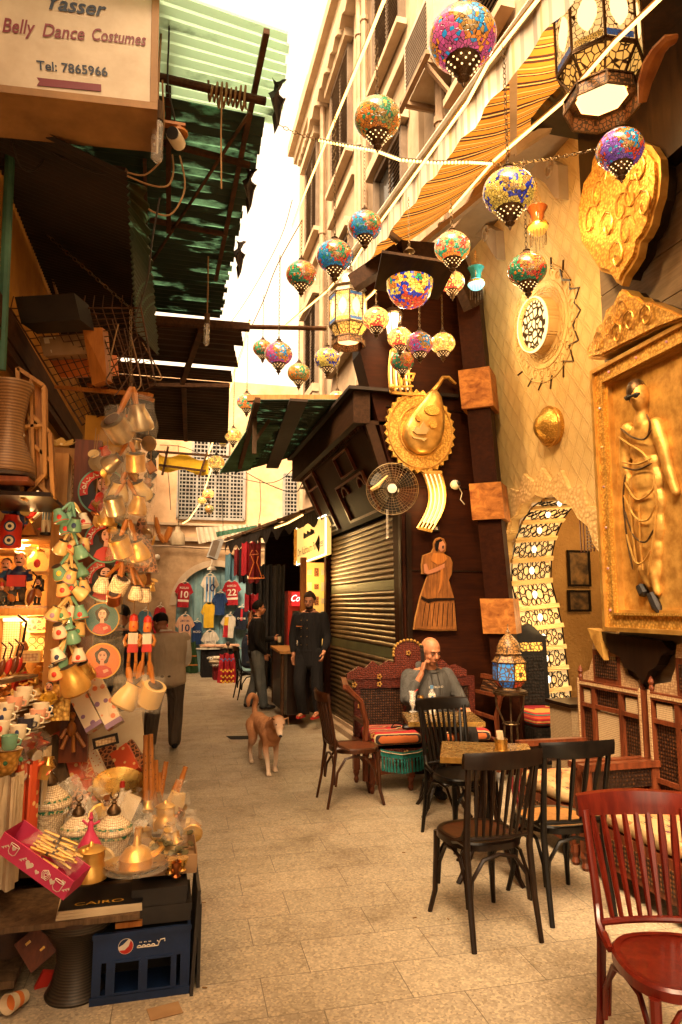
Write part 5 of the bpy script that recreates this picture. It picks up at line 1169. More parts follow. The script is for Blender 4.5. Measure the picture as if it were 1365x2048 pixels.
def head(m,c,fwd,up,s=1.0):
 c=V(c);f=V(fwd).normalized();u=V(up);u=(u-f*u.dot(f)).normalized();r_=f.cross(u)
 M=Matrix((r_,f,u)).transposed();q=lambda x,y,z:c+(r_*x+f*y+u*z)*s
 m.ball(q(0,-.012,.028),(.075*s,.094*s,.088*s),18,12,M);m.ball(q(0,.018,-.035),(.060*s,.068*s,.072*s),16,10,M);m.ball(q(0,.048,-.082),(.032*s,.030*s,.026*s),12,8,M)
 m.ball(q(0,.070,.028),(.048*s,.020*s,.014*s),12,6,M)
 m.tube([q(0,.078,.022),q(0,.092,-.006),q(0,.104,-.026)],[.009*s,.012*s,.015*s],8);m.ball(q(0,.097,-.026),(.018*s,.014*s,.011*s),8,6,M)
 m.ball(q(0,.079,-.052),(.024*s,.013*s,.006*s),10,6,M);m.ball(q(0,.077,-.062),(.021*s,.012*s,.006*s),10,6,M)
 for k in(-1,1):m.ball(q(k*.078,-.005,-.008),(.010*s,.020*s,.032*s),8,6,M);m.ball(q(k*.040,.052,-.025),(.022*s,.022*s,.022*s),8,6,M)
 return q,M
def face_parts(par,q,M,s,brow='hair',look=(0,0),lip='skin_dark',closed=False):
 for k in(-1,1):
  e=MB();e.ball(q(k*.031,.0735,.005),(.0105*s,.006*s,.0045*s),10,6,M);e.B('eye','eye_white',par,local=True,smooth=True)
  e=MB();e.ball(q(k*.031+look[0],.079,.004+look[1]),(.0055*s,.004*s,.005*s),8,6,M);e.B('iris','paint_black',par,local=True,smooth=True)
  e=MB();e.tube([q(k*.014,.086,.020),q(k*.032,.085,.026),q(k*.050,.072,.019)],[.003*s,.0036*s,.002*s],6);e.B('eyebrow',brow,par,local=True,smooth=True)
 e=MB();e.tube([q(-.022,.081,-.056),q(0,.089,-.057),q(.022,.081,-.056)],[.003*s,.0045*s,.003*s],6);e.B('mouth',lip,par,local=True,smooth=True)
pm('skin_lip',(.30,.10,.06),None,5,.45)
def hair_cap(par,q,M,s,mat='hair',back=True,top=1.0,low=-.02,front=.055):
 m=MB();N,K=20,9;vs=[]
 pts=[]
 for j in range(K+1):
  for i in range(N):
   a=2*pi*i/N;fr=sin(a)
   lim=.62*pi if fr<.25 else(.62-.27*min(1,(fr-.25)/.45))*pi
   ph=lim*j/K;wob=1+.05*sin(5*a+2*ph)+.03*sin(11*a)
   x,y,z=.083*sin(ph)*cos(a)*wob,.102*sin(ph)*sin(a)*wob-.013,.098*top*cos(ph)*wob+.028
   pts.append(q(x,y,z))
 fs=[(j*N+i,j*N+(i+1)%N,(j+1)*N+(i+1)%N,(j+1)*N+i)for j in range(K)for i in range(N)]
 inner=[q(0,0,.02).lerp(p,.9)for p in pts[-N:]]
 m.add(pts+inner,fs+[(K*N+i,K*N+(i+1)%N,(K+1)*N+(i+1)%N,(K+1)*N+i)for i in range(N)])
 return m.B('hair',mat,par,local=True,smooth=80)
def lp(a,b,t):return V(a).lerp(V(b),t)
def person(loc,rz,label,J,mats,s=1.0,hand_l=None,hand_r=None,headdir=(0,1,0),headup=(0,0,1),skin='skin_tan',sleeves=1.0,hairk=None,hem=.0,neckr=.055,girth=1.0,sleeve_len=1.0,shirt_len=.0):
 t=thing('person',label,'person',loc,rz);t['category']='person'
 g=lambda k:V(J[k])
 m=MB();q,M=head(m,g('head'),headdir,headup,s)
 limb(m,[g('neck')+V((0,0,-.05)),g('neck')+(g('head')-g('neck'))*.45],[neckr,neckr*.92],12,3)
 ch=lp(g('shl'),g('shr'),.5);hp=lp(g('hpl'),g('hpr'),.5)
 for k in range(19):
  u=k/18;c=ch.lerp(hp,u);wx_=lin((.165,.17,.16,.15,.15,.165,.165),u)*girth;wy_=lin((.09,.11,.115,.11,.105,.11,.10),u)*girth
  ax=(g('shr')-g('shl')).normalized();upv=(ch-hp).normalized();fy=upv.cross(ax).normalized();MM=Matrix((ax,fy,upv)).transposed();m.ball(c,(wx_,wy_,.10),16,8,MM)
 for sd in 'lr':
  limb(m,[g('sh'+sd),g('el'+sd),g('wr'+sd)],[.052*girth**.5,.040,.026],10);limb(m,[g('hp'+sd),g('kn'+sd),g('an'+sd)],[.085*girth**.5,.056,.036],12)
 for sd,hh in(('l',hand_l),('r',hand_r)):
  if hh:hand(m,g('wr'+sd),*hh)
 fuse(m,'body',skin,t,.0075,3,local=True)
 return t,q,M
def tops(t,J,mat,girth=1.0,sl=1.0,low=0.05,name='shirt',th=.014,collar=True,ny=0.0):
 g=lambda k:V(J[k]);m=MB();ch=lp(g('shl'),g('shr'),.5);hp=lp(g('hpl'),g('hpr'),.5)
 ax=(g('shr')-g('shl')).normalized();upv=(ch-hp).normalized();fy=upv.cross(ax).normalized();MM=Matrix((ax,fy,upv)).transposed()
 for k in range(25):
  v_=k/24;u=v_*(1+low);c=ch.lerp(hp,u);wx_=lin((.17,.18,.175,.165,.16,.165,.17,.172),v_)*girth+th;wy_=lin((.085,.115,.122,.118,.112,.115,.115,.112),v_)*girth+th;m.ball(c,(wx_,wy_,.085),18,8,MM)
 m.ball(lp(ch,g('neck'),.5),(.12*girth,.075*girth,.05),14,8,MM)
 for sd in 'lr':
  e=lp(g('el'+sd),g('wr'+sd),max(0,sl-0.5)*2)if sl>.5 else lp(g('sh'+sd),g('el'+sd),sl*2)
  if sl>.5:limb(m,[g('sh'+sd),g('el'+sd),e],[.064*girth**.5+th*.5,.052+th*.5,.040+th*.4],12)
  else:limb(m,[g('sh'+sd),e],[.066+th*.5,.058+th],12)
 o=fuse(m,name,mat,t,.011,3,local=True)
 if collar:
  c=MB();nk=g('neck');c.tube([nk+V((.066*cos(2*pi*i/14),.062*sin(2*pi*i/14)+ny,.012+(.012 if sin(2*pi*i/14)<0 else-.012)))for i in range(14)],.015,6,closed=True);c.B('collar',mat,t,local=True,smooth=True)
 return o
def pants(t,J,mat,girth=1.0,end=.96,th=.014,name='trousers'):
 g=lambda k:V(J[k]);m=MB();hp=lp(g('hpl'),g('hpr'),.5)
 m.ball(hp+V((0,0,.02)),(.168*girth+th,.118*girth+th,.115),16,8)
 for sd in 'lr':limb(m,[g('hp'+sd),g('kn'+sd),lp(g('kn'+sd),g('an'+sd),end)],[.098*girth**.5+th*.6,.068+th,.052+th],14,6)
 return fuse(m,name,mat,t,.011,3,local=True)
def shoe(t,an,d,mat,name='shoe',sole=None,k=1.0):
 an=V(an);d=V(d).normalized();x=d.cross(V((0,0,1)));M=Matrix((x,d,V((0,0,1)))).transposed();m=MB()
 z=an.z-.045
 m.ball(an+d*.02+V((0,0,-.01)),(.045*k,.065*k,.06*k),12,8,M);m.ball(an+d*.10-V((0,0,.035)),(.048*k,.10*k,.036*k),14,8,M);m.ball(an-d*.03-V((0,0,.03)),(.042*k,.045*k,.042*k),10,6,M)
 o=fuse(m,name,mat,t,.008,2,local=True)
 if sole:
  c=an+d*.055-V((0,0,.068));s_=MB();s_.prism([(.052*cos(a)*(1.1 if sin(a)>0 else.9),.148*sin(a))for a in[2*pi*i/18 for i in range(18)]],-.010,.010,(c,x,d,x.cross(d)));s_.B('sole',sole,o)
 return o
J=dict(head=(0.015,.10,1.22),neck=(0,.03,1.07),shl=(.195,0,.985),shr=(-.195,0,.985),elr=(-.31,.10,.74),ell=(.285,.13,.79),wrr=(-.20,.34,.735),wrl=(.150,.17,1.03),hpl=(.10,0,.57),hpr=(-.10,0,.57),knl=(.17,.44,.57),knr=(-.16,.43,.57),anl=(.17,.45,.09),anr=(-.19,.42,.09))
ml=oD(873,1400,6.15)
t,q,M=person((ml.x+.05,6.23,0),pi+.10,'bald man in a grey hoodie seated on the carved bench, phone at his ear',J,None,1.12,hand_r=((.30,.80,-.25),(.1,-.2,-1),1.05,.55,True,1),hand_l=((-.28,-.12,.95),(-1,.1,-.2),1.05,.75,False,-1),headdir=(-.10,.94,-.28),headup=(0,.28,.95),girth=1.22,neckr=.066)
tops(t,J,'cloth_grey',1.25,.80,.15,'hoodie',.018,False);pants(t,J,'cloth_charcoal',1.2)
m=MB();nk=V(J['neck']);m.tube([nk+V((.095*cos(2*pi*i/16),.085*sin(2*pi*i/16)-.02,-.012+(.035 if sin(2*pi*i/16)<0 else-.03)))for i in range(16)],.030,8,closed=True,flat=.8);m.B('hood','cloth_grey',t,local=True,smooth=True)
for dx in(-.03,.035):m=MB();m.tube([nk+V((dx,.10,-.05)),nk+V((dx*1.1,.148,-.14)),nk+V((dx,.16,-.24))],.0035,5);m.B('drawstring','cloth_charcoal',t,local=True)
m=MB();text_mb(m,'BROOKLAND',(V((0,.158,.90)),V((-1,0,0)),V((0,.12,1)).normalized(),V((0,1,-.12)).normalized()),.020,.15,.002,bold=.02,lift=.004);m.B('chest_print','paint_white',t,local=True)
face_parts(t,q,M,1.12,'hair',(-.002,-.003),'skin_lip');shoe(t,J['anl'],(.1,1,0),'cloth_black',sole='paint_black');shoe(t,J['anr'],(-.1,1,0),'cloth_black',sole='paint_black')
e=MB();e.ball(q(0,.079,-.058),(.018,.006,.006),8,5,M);e.B('teeth','paint_white',t,local=True,smooth=True)
ph=thing('phone','dark mobile phone the seated man holds to his ear','phone',(0,0,0));Mw=wm(t)
a,b=Mw@(V(q(.092,.035,-.075))),Mw@(V(q(.096,-.005,.06)));ph.location=a;m=MB();m.bar(a,b,.010,.068,up=(0,1,0));m.B('case','black_plastic',ph);m=MB();m.bar(a+(b-a)*.05+V((-.0,-.0,0)),a+(b-a)*.95,.012,.06,up=(0,1,0));m.B('screen','glass_dark',ph)
yl=oZ(515,1418,0)
J=dict(head=(0,.035,1.60),neck=(0,0,1.46),shl=(.185,0,1.38),shr=(-.185,0,1.38),ell=(.24,-.04,1.10),elr=(-.22,.05,1.10),wrl=(.20,.12,.89),wrr=(-.14,.31,1.10),hpl=(.095,0,.90),hpr=(-.095,0,.90),knl=(.13,.05,.48),knr=(-.12,.02,.48),anl=(.17,.10,.085),anr=(-.14,-.10,.085))
t,q,M=person((yl.x-.03,yl.y,0),-pi/2+.05,'young man in a black jacket and worn jeans holding out a paper cup',J,None,.98,hand_l=((0,.1,-1),(-1,.3,0),.95,.6,False,-1),hand_r=((.12,.95,.05),(.9,-.1,.1),.95,.8,False,1),skin='skin_tan')
tops(t,J,'cloth_black',1.05,.96,.08,'jacket',.018);pants(t,J,'cloth_denim',1.02,.97,.02);face_parts(t,q,M,.98,'hair');hair_cap(t,q,M,.98,'hair',top=1.12)
shoe(t,J['anl'],(.1,1,0),'paint_black',sole='wood_honey');shoe(t,J['anr'],(-.2,1,0),'paint_black',sole='wood_honey')
cpos=wm(t)@V((-.095,.40,1.09));m=MB();m.lathe([(.026,-.045),(.034,.045),(.031,.045),(.024,-.03)],14,cpos);tag(m.B('paper_cup','white_paper'),'white paper cup held out by the young man in black','cup')
J=dict(head=(-.02,.06,1.56),neck=(0,0,1.42),shl=(.20,0,1.35),shr=(-.20,0,1.35),ell=(.25,.02,1.07),elr=(-.25,-.02,1.06),wrl=(.20,.10,.82),wrr=(-.27,.16,.86),hpl=(.10,0,.86),hpr=(-.10,0,.86),knl=(.09,.14,.46),knr=(-.12,.02,.46),anl=(.08,.06,.075),anr=(-.13,-.02,.075))
wl=oZ(612,1436,.15)
t,q,M=person((wl.x+.07,wl.y+.1,.15),pi-.62,'bearded waiter in a black chef coat leaning in the shop doorway',J,None,1.0,hand_l=((.0,.15,-1),(-1,.2,0),.95,.5,False,-1),hand_r=((-.1,.55,-.8),(1,.2,0),.95,.6,False,1),headdir=(-.15,.95,-.2),skin='skin_tan')
tops(t,J,'cloth_black',1.0,.86,.32,'chef_coat',.014);pants(t,J,'cloth_black',1.0);face_parts(t,q,M,1.0,'hair_brown',(-.004,-.002));hair_cap(t,q,M,1.0,'hair_brown',top=1.08)
m=MB();m.ball(q(0,.045,-.072),(.052,.045,.035),12,8,M);m.B('beard','hair_brown',t,local=True,smooth=True)
m=MB()
for i in range(4):m.ball((.07,.137-.0,1.30-i*.11),.009,6,4);m.ball((-.02,.140,1.30-i*.11),.009,6,4)
m.B('coat_button','brass',t,local=True);m=MB();m.b2((.05,.143,1.215),(.14,.150,1.222));m.B('pocket_trim','paint_orange',t,local=True)
for k,sx_ in enumerate((.08,-.13)):
 m=MB();c=V((sx_,.10,.02));m.prism([(.047*cos(a),.13*sin(a))for a in[2*pi*i/16 for i in range(16)]],-.018,.0,(c,V((1,0,0)),V((0,1,0)),V((0,0,1))));sd_=m.B('sandal','paint_red',t,local=True)
 m=MB();m.tube([c+V((-.045,.03,0)),c+V((0,.045,.055)),c+V((.045,.03,0))],.02,6,flat=.5);m.B('strap','paint_red',sd_)
 m=MB();m.ball(V((sx_,.06,.052)),(.036,.06,.032),10,6);m.ball(V((sx_,.13,.035)),(.038,.05,.02),10,6)
 for f_ in range(5):m.ball(V((sx_-.03+f_*.015,.178-.008*f_*(1 if k else 0)-.004*abs(f_-1),.028)),(.009,.014,.009),6,4)
 fuse(m,'foot','skin_tan',t,.006,2,local=True)
m=MB();m.b2((.10,-.01,.12),(.17,.03,.60));m.B('apron_cloth','cloth_peach',t,local=True)
J=dict(head=(-.07,.14,1.44),neck=(-.02,.07,1.33),shl=(.195,.02,1.26),shr=(-.195,.04,1.26),ell=(.25,.10,.99),elr=(-.24,.16,1.0),wrl=(.16,.32,.97),wrr=(-.10,.36,1.02),hpl=(.10,0,.82),hpr=(-.10,0,.82),knl=(.12,.03,.44),knr=(-.14,.04,.44),anl=(.11,-.02,.085),anr=(-.17,.0,.085))
mlc=oZ(322,1500,0)
t,q,M=person((mlc.x+.04,mlc.y,0),.20,'stooped man in a tan knitted vest and brown trousers seen from behind',J,None,1.0,headdir=(-.5,.8,-.35),headup=(0,.3,.9),girth=1.15,skin='skin_dark',hand_l=((-.3,.9,0),(-1,0,0),.95,.7,False,-1),hand_r=((.3,.9,0),(1,0,0),.95,.7,False,1))
tops(t,J,'cloth_white',1.14,.96,.02,'shirt',.010);tops(t,{**J,'ell':J['shl'],'elr':J['shr']},'cloth_vest',1.22,.3,.12,'knitted_vest',.020,False);pants(t,J,'cloth_trouser',1.16,.98,.022);hair_cap(t,q,M,1.0,'hair',top=1.0);face_parts(t,q,M,1.0)
shoe(t,J['anl'],(.1,1,0),'cloth_black',sole='paint_black');shoe(t,J['anr'],(-.1,1,0),'cloth_black',sole='paint_black')
J=dict(head=(.03,.12,1.53),neck=(0,.05,1.40),shl=(.195,0,1.32),shr=(-.195,0,1.32),ell=(.26,.10,1.05),elr=(-.27,.05,1.06),wrl=(.16,.32,1.05),wrr=(-.22,.30,1.02),hpl=(.10,0,.86),hpr=(-.10,0,.86),knl=(.12,.03,.46),knr=(-.12,.02,.46),anl=(.12,-.02,.085),anr=(-.12,.0,.085))
p=oD(235,1215,7.4)
t,q,M=person((p.x,p.y,0),-.2,'man in a dark navy jacket half hidden behind the round painted plaques',J,None,1.0,headdir=(.3,.85,-.3),girth=1.15,skin='skin_dark',hand_l=((-.3,.9,0),(-1,0,0),.95,.7,False,-1),hand_r=((.3,.9,0),(1,0,0),.95,.7,False,1))
tops(t,J,'cloth_navy',1.2,.96,.12,'jacket',.02);pants(t,J,'cloth_black',1.1);hair_cap(t,q,M,1.0,'hair');face_parts(t,q,M,1.0);shoe(t,J['anl'],(.1,1,0),'cloth_black');shoe(t,J['anr'],(-.1,1,0),'cloth_black')
J=dict(head=(0,.06,1.20),neck=(0,0,1.06),shl=(.19,0,.985),shr=(-.19,0,.985),ell=(.24,.10,.72),elr=(-.24,.13,.72),wrl=(.16,.34,.62),wrr=(-.16,.34,.62),hpl=(.10,0,.54),hpr=(-.10,0,.54),knl=(.14,.42,.52),knr=(-.14,.43,.52),anl=(.2,.62,.085),anr=(-.1,.55,.085))
p=oZ(508,1378,0)
t,q,M=person((1.70,p.y+.0,0),-pi/2+.1,'seated person in dark clothes and black shoes, hidden behind the young man',J,None,1.0,skin='skin_dark',hand_l=((0,.9,-.3),(-1,0,0),.95,.5,False,-1),hand_r=((0,.9,-.3),(1,0,0),.95,.5,False,1))
tops(t,J,'cloth_navy',1.1,.96,.12,'jacket',.02);pants(t,J,'cloth_trouser',1.05,.9,.02);hair_cap(t,q,M,1.0,'hair');face_parts(t,q,M,1.0);shoe(t,J['anl'],(.1,1,0),'paint_black',sole='paint_white');shoe(t,J['anr'],(-.1,1,0),'paint_black',sole='paint_white')
dl=oZ(540,1545,0)
t=thing('dog','tan street dog with a pale muzzle and curled tail walking down the alley','dog',(dl.x,dl.y,0),pi+.12,sc=.93)
m=MB()
sp_=[(-.0,-.62,.47),(0,-.45,.50),(0,-.2,.49),(0,.0,.50),(0,.12,.52)]
for(x,y,z,rx,rz_)in((0,-.60,.455,.085,.10),(0,-.50,.455,.095,.11),(0,-.38,.45,.088,.105),(0,-.26,.44,.092,.115),(0,-.14,.425,.102,.135),(0,-.03,.415,.108,.150),(0,.06,.42,.10,.145),(0,.13,.45,.085,.115)):m.ball((x,y,z),(rx,.10,rz_),14,10)
limb(m,[(0,.10,.50),(0,.22,.555),(.01,.31,.585)],[.085,.068,.060],12)
hc=V((.015,.36,.575));fd=V((.10,.80,-.52)).normalized();ur=V((0,.52,.80)).normalized();xr=fd.cross(ur).normalized();HM=Matrix((xr,fd,ur)).transposed();hq=lambda x,y,z:hc+xr*x+fd*y+ur*z
m.ball(hq(0,0,.01),(.072,.078,.064),14,10,HM);m.ball(hq(0,.055,.0),(.052,.05,.046),12,8,HM)
limb(m,[hq(0,.05,-.012),hq(0,.11,-.020),hq(0,.155,-.022)],[.044,.034,.027],12);m.ball(hq(0,.12,-.04),(.026,.05,.016),10,6,HM)
for s in(-1,1):m.ball(hq(s*.04,.03,.035),(.022,.025,.016),8,6,HM)
limb(m,[(.065,.10,.42),(.068,.06,.27),(.060,.12,.14),(.055,.14,.035)],[.055,.034,.026,.022],10)
limb(m,[(-.065,.06,.42),(-.070,-.02,.28),(-.066,.0,.15),(-.062,-.03,.04)],[.055,.034,.026,.022],10)
limb(m,[(.07,-.52,.43),(.085,-.42,.29),(.08,-.56,.17),(.075,-.52,.035)],[.082,.052,.028,.022],10)
limb(m,[(-.07,-.54,.43),(-.085,-.50,.28),(-.08,-.68,.19),(-.075,-.70,.04)],[.082,.052,.028,.022],10)
for(x,y)in((.055,.155),(-.062,-.015),(.075,-.50),(-.075,-.68)):
 m.ball((x,y,.022),(.030,.040,.022),10,6)
 for k in range(4):m.ball((x-.021+k*.014,y+.034-.004*abs(k-1.5),.014),(.0085,.014,.012),6,4)
limb(m,[(0,-.66,.50),(-.01,-.74,.58),(-.02,-.72,.68),(.04,-.67,.73),(.09,-.63,.69),(.09,-.64,.62)],[.035,.034,.034,.033,.030,.020],10)
body=fuse(m,'body','dog_fur',t,.009,3,local=True)
def dog_paint():
 t_=NT('dog_coat');t_.set(.9);sx=t_.n('ShaderNodeSeparateXYZ');t_.l(t_.tc,'Object',sx,0);n=t_.noise(t_.mapp(),9,5);base=t_.ramp(n,0,[(.35,(.44,.20,.085)),(.65,(.30,.125,.05))])
 leg=t_.ramp(sx,2,[(0.0,1.0),(.12,.85),(.30,0.0)]);mz=t_.ramp(sx,1,[(.38,0.0),(.50,1.0)]);f=t_.math('MAXIMUM',(leg,0),(mz,0));fn=t_.math('MULTIPLY',(f,0),(t_.ramp(n,0,[(.3,.6),(.6,1)]),0))
 mx_=t_.mix((fn,0),(base,0),(.62,.47,.34));t_.l(mx_,2,t_.b,'Base Color');nb=t_.noise(t_.mapp((1,.4,.4)),120,4);t_.bump(nb,0,.7,.008)
dog_paint();body.data.materials[0]=MATS['dog_coat']
for s in(-1,1):
 m=MB();b0,b1,tip=hq(s*.045,-.02,.05),hq(s*.075,.01,.03),hq(s*.115,.02,.055)if s>0 else hq(s*.105,.035,-.012)
 mid=(b0+b1)/2+xr*s*.03+ur*.02;m.tube([(b0+b1)/2,mid,tip],[.034,.030,.005],8,flat=.3);m.B('ear','dog_fur',t,local=True,smooth=True)
 m=MB();m.ball(hq(s*.034,.064,.026),.0095,8,6);m.B('eye','paint_black',t,local=True,smooth=True)
m=MB();m.ball(hq(0,.182,-.014),(.019,.014,.014),10,6,HM);m.B('nose','paint_black',t,local=True,smooth=True)
m=MB();m.tube([hq(-.022,.15,-.042),hq(0,.175,-.040),hq(.022,.15,-.042)],.0025,5);m.B('mouth','paint_black',t,local=True)
NF=V((0,-1,0));XA=V((1,0,0));ZA=V((0,0,1))
def axat(p,tilt=0.0,lean=0.0):
 x=V((cos(tilt),0,sin(tilt)));z=V((-sin(tilt),sin(lean)*cos(tilt),cos(tilt)*cos(lean))).normalized();return(V(p),x,z,x.cross(z).normalized())
K=lambda Y:Y*1.03/FPX
def disc(r,n=24,c=(0,0),sx=1,sy=1):return[(c[0]+r*sx*cos(2*pi*i/n),c[1]+r*sy*sin(2*pi*i/n))for i in range(n)]
def board(a,b,mat,label,name='shelf_board',cat='shelf',grp='stall shelves'):
 m=MB();m.b2(a,b);return tag(m.B(name,mat),label,cat,grp)
board((-1.3,3.22,.330),(-.05,3.62,.352),'wood_old','old plank forming the lowest front shelf of the stall, resting on the drum')
board((-1.3,3.62,.40),(.12,4.02,.425),'wood_old','second plank of the stall under the inlaid jars')
board((-1.3,4.02,.60),(.02,4.5,.625),'wood_old','upper plank of the stall under the wooden gift box tray')
board((-1.3,4.5,.70),(-.02,4.9,.73),'wood_old','rear plank of the stall under the white boxes')
for x,y,z in((-.9,3.3,.33),(-.06,4.1,.6),(-.9,4.1,.6),(-.10,4.8,.70)):
 m=MB();m.b2((x-.03,y-.03,0),(x+.03,y+.03,z));tag(m.B('trestle_leg','wood_old'),'rough wooden post propping the stall planks','post','posts under the stall planks')
board((-1.6,3.35,.06),(-.55,4.4,.09),'wood_old','grimy low plank on the ground under the stall, bottom left','low_plank','plank')
m=MB();m.b2((-1.6,4.4,.0),(-.06,4.45,.6));tag(m.B('stall_backboard','wood_dark'),'dark board closing the space under the stall','board')
def drum(p,h,r,mat,label,flip=False,nm='goblet_drum'):
 t=thing(nm,label,'drum',p,0,'goblet drums');pr=[(.78*r,0),(.80*r,.03*h),(.66*r,.12*h),(.52*r,.4*h),(.55*r,.6*h),(.8*r,.78*h),(1.0*r,.88*h),(1.0*r,.98*h),(.94*r,h)]
 if flip:pr=[(a,h-b)for a,b in pr][::-1]
 m=MB();m.lathe(pr,28,p);m.B('shell',mat,t,smooth=True);z=0 if flip else h
 m=MB();m.lathe([(1.02*r,z-.012),(1.03*r,z+.004),(.9*r,z+.006)],28,V(p));m.B('rim','iron',t);return t
def rings_mat(name,c1,c2,k,ax_='Z',rough=.45):
 t=NT(name);t.set(rough,.3);w=t.n('ShaderNodeTexWave');w.bands_direction=ax_;w.inputs['Scale'].default_value=k;w.inputs['Distortion'].default_value=1.2;w.inputs['Detail'].default_value=3
 t.l(t.mapp(),0,w,'Vector');r_=t.ramp(w,0,[(.2,c1),(.8,c2)]);t.l(r_,0,t.b,'Base Color');t.bump(w,0,.25,.002)
rings_mat('drum_wrap',(.06,.045,.03),(.025,.02,.016),30);rings_mat('drum_pale',(.24,.13,.055),(.13,.065,.028),22)
drum(oZ(150,1985,0),.33,.155,'drum_wrap','dark ridged goblet drum standing under the front plank')
CX0,CX1,CY0,CY1,CH=-.235,.165,3.25,3.50,.275
t=thing('drink_crate','dark blue plastic drink crate with a red white and blue round emblem','crate',(-.03,3.38,0));axk=(V((CX0,CY0,0)),XA,ZA,NF);CW_=CX1-CX0
def cr(u0,u1,v0,v1):m.prism([(u0*CW_,v0*CH),(u1*CW_,v0*CH),(u1*CW_,v1*CH),(u0*CW_,v1*CH)],-.012,.0,axk)
m=MB()
for a in((0,1,0,.13),(0,1,.58,1.0),(0,.09,.13,.58),(.14,.22,.13,.58),(.48,.55,.13,.58),(.81,.86,.13,.58),(.90,1,.13,.58)):cr(*a)
m.b2((CX0,CY0+.012,0),(CX0+.012,CY1,CH));m.b2((CX1-.012,CY0+.012,0),(CX1,CY1,CH));m.b2((CX0,CY1-.012,0),(CX1,CY1,CH));m.b2((CX0+.012,CY0+.012,.004),(CX1-.012,CY1-.012,.014));m.B('body','crate_blue',t)
m=MB();m.b2((CX0+.013,CY1-.03,.015),(CX1-.013,CY1-.02,CH-.02));m.b2((CX0+.013,CY0+.02,CH-.03),(CX1-.013,CY1-.03,CH-.022));m.B('shade_panel','dark_void',t)  # dark sheets inside the crate stand in for its inner shade
m=MB();m.b2((CX0-.006,CY0-.006,0),(CX1+.006,CY0,.03));m.B('base_lip','crate_blue',t);m=MB();m.b2((CX0-.004,CY0-.005,CH-.02),(CX1+.004,CY0,CH));m.B('rim','crate_blue',t)
for(u0,u1)in((.22,.48),(.55,.81)):
 m=MB()
 for k in range(5):
  w_=.004;a,b=u0*CW_+.003,u1*CW_-.003
 fr2(m,u0*CW_-.004,u1*CW_+.004,.12*CH,.60*CH,.008,0,.006,axk);m.B('opening_rim','crate_blue',t)
ec=(.33*CW_,.79*CH)
m=MB();m.prism(disc(.031,24,ec),0.001,.0022,axk);m.B('emblem_disc','paint_white',t)
m=MB();m.prism([(ec[0]+.029*cos(R(a)),ec[1]+.029*sin(R(a)))for a in range(-150,51,10)]+[(ec[0]+.012,ec[1]+.0),(ec[0]-.004,ec[1]-.014)],.0024,.0034,axk);m.B('emblem_red','paint_red',t)
m=MB();m.prism([(ec[0]+.029*cos(R(a)),ec[1]+.029*sin(R(a)))for a in range(70,181,10)]+[(ec[0]-.012,ec[1]+.008)],.0024,.0034,axk);m.B('emblem_blue','crate_blue',t)
m=MB();A2=lambda x,y:axk[0]+XA*(ec[0]+x)+ZA*(ec[1]+y)+NF*.004
def arcs(cx,cy,r_,a0,a1):return[A2(cx+r_*cos(R(a0+(a1-a0)*i/8)),cy+r_*sin(R(a0+(a1-a0)*i/8)))for i in range(9)]
for k in range(4):m.tube(arcs(.055+k*.019,-.010,.008,180,0),.0024,4)
for k in range(3):m.ball(A2(.057+k*.019,.010),.0027,5,3);m.ball(A2(.063+k*.019,.010),.0027,5,3)
m.tube([A2(.047,-.010),A2(.133,-.010)],.0024,4);m.tube([A2(.133,-.010),A2(.136,.004),A2(.128,.010)],.0024,4);m.tube([A2(.136,.0),A2(.142,.013),A2(.160,.015),A2(.160,.004)],.0024,4);m.B('lettering','paint_white',t)
for k,(x,y,h)in enumerate(((.185,3.30,.42),(.205,3.36,.34))):
 m=MB();m.box((x,y+.1,h/2),(.014,.36,h),(0,R(3-k*3),0));tag(m.B('leaning_board','black_card'),('tall black panel leaning right beside the blue crate','shorter black panel outermost beside the blue crate')[k],'panel','black panels beside the crate')
def boxx(c,d,mat,label,rot=None,name='box',grp=None,lid=None,cat='box'):
 t=thing(name,label,cat,V(c)-V((0,0,d[2]/2)),0,grp);m=MB();m.box(c,d,rot);m.B('carton',mat,t)
 if lid:m=MB();rm=Euler(rot or(0,0,0)).to_matrix();m.box(V(c)+rm@V((0,0,d[2]*.3)),(d[0]+.008,d[1]+.008,d[2]*.42),rot);m.B('lid',lid,t)
 return t
boxx((.055,3.42,.312),(.22,.26,.072),'black_card','lower black cardboard box stacked on the blue crate',name='cardboard_box',lid='black_card')
boxx((.03,3.42,.386),(.23,.26,.072),'black_card','upper black cardboard box holding the gold trinkets',name='cardboard_box',lid='black_card')
m=MB();m.ball((-.17,3.38,.315),(.06,.06,.04),10,6);m.ball((-.13,3.36,.325),(.05,.04,.03),8,5);tag(m.B('plastic_bundle','film_thick',smooth=True),'crumpled dark plastic bundle on the blue crate','bundle')
m=MB();m.box((-.095,3.30,.292),(.11,.06,.022));tag(m.B('wood_block','wood_orange'),'small orange wood offcut on the blue crate rim','block')
p=V((-.22,3.27,.353))
for k in range(3):
 t=thing('magazine',('bottom magazine of the stack on the front plank','middle magazine of the stack on the front plank','top magazine with a black and cream lettered cover on the front plank')[k],'magazine',(p.x,3.35,p.z+k*.011),0,'magazines on the front plank')
 m=MB();m.box((p.x+.0+.004*k,3.36,p.z+.0052+k*.0112),(.345-.006*k,.24,.0104),(0,0,.05-.02*k));m.B('pages','white_paper',t)
 if k==2:
  m=MB();m.box((p.x+.008,3.36,p.z+.035),(.34,.235,.002),(0,0,.01));m.B('cover','paint_black',t)
  m=MB();text_mb(m,'CAIRO',(V((p.x+.0,3.28,p.z+.0362)),XA,V((0,1,0)),ZA),.03,.2,.001);m.B('title','paint_yellow',t)
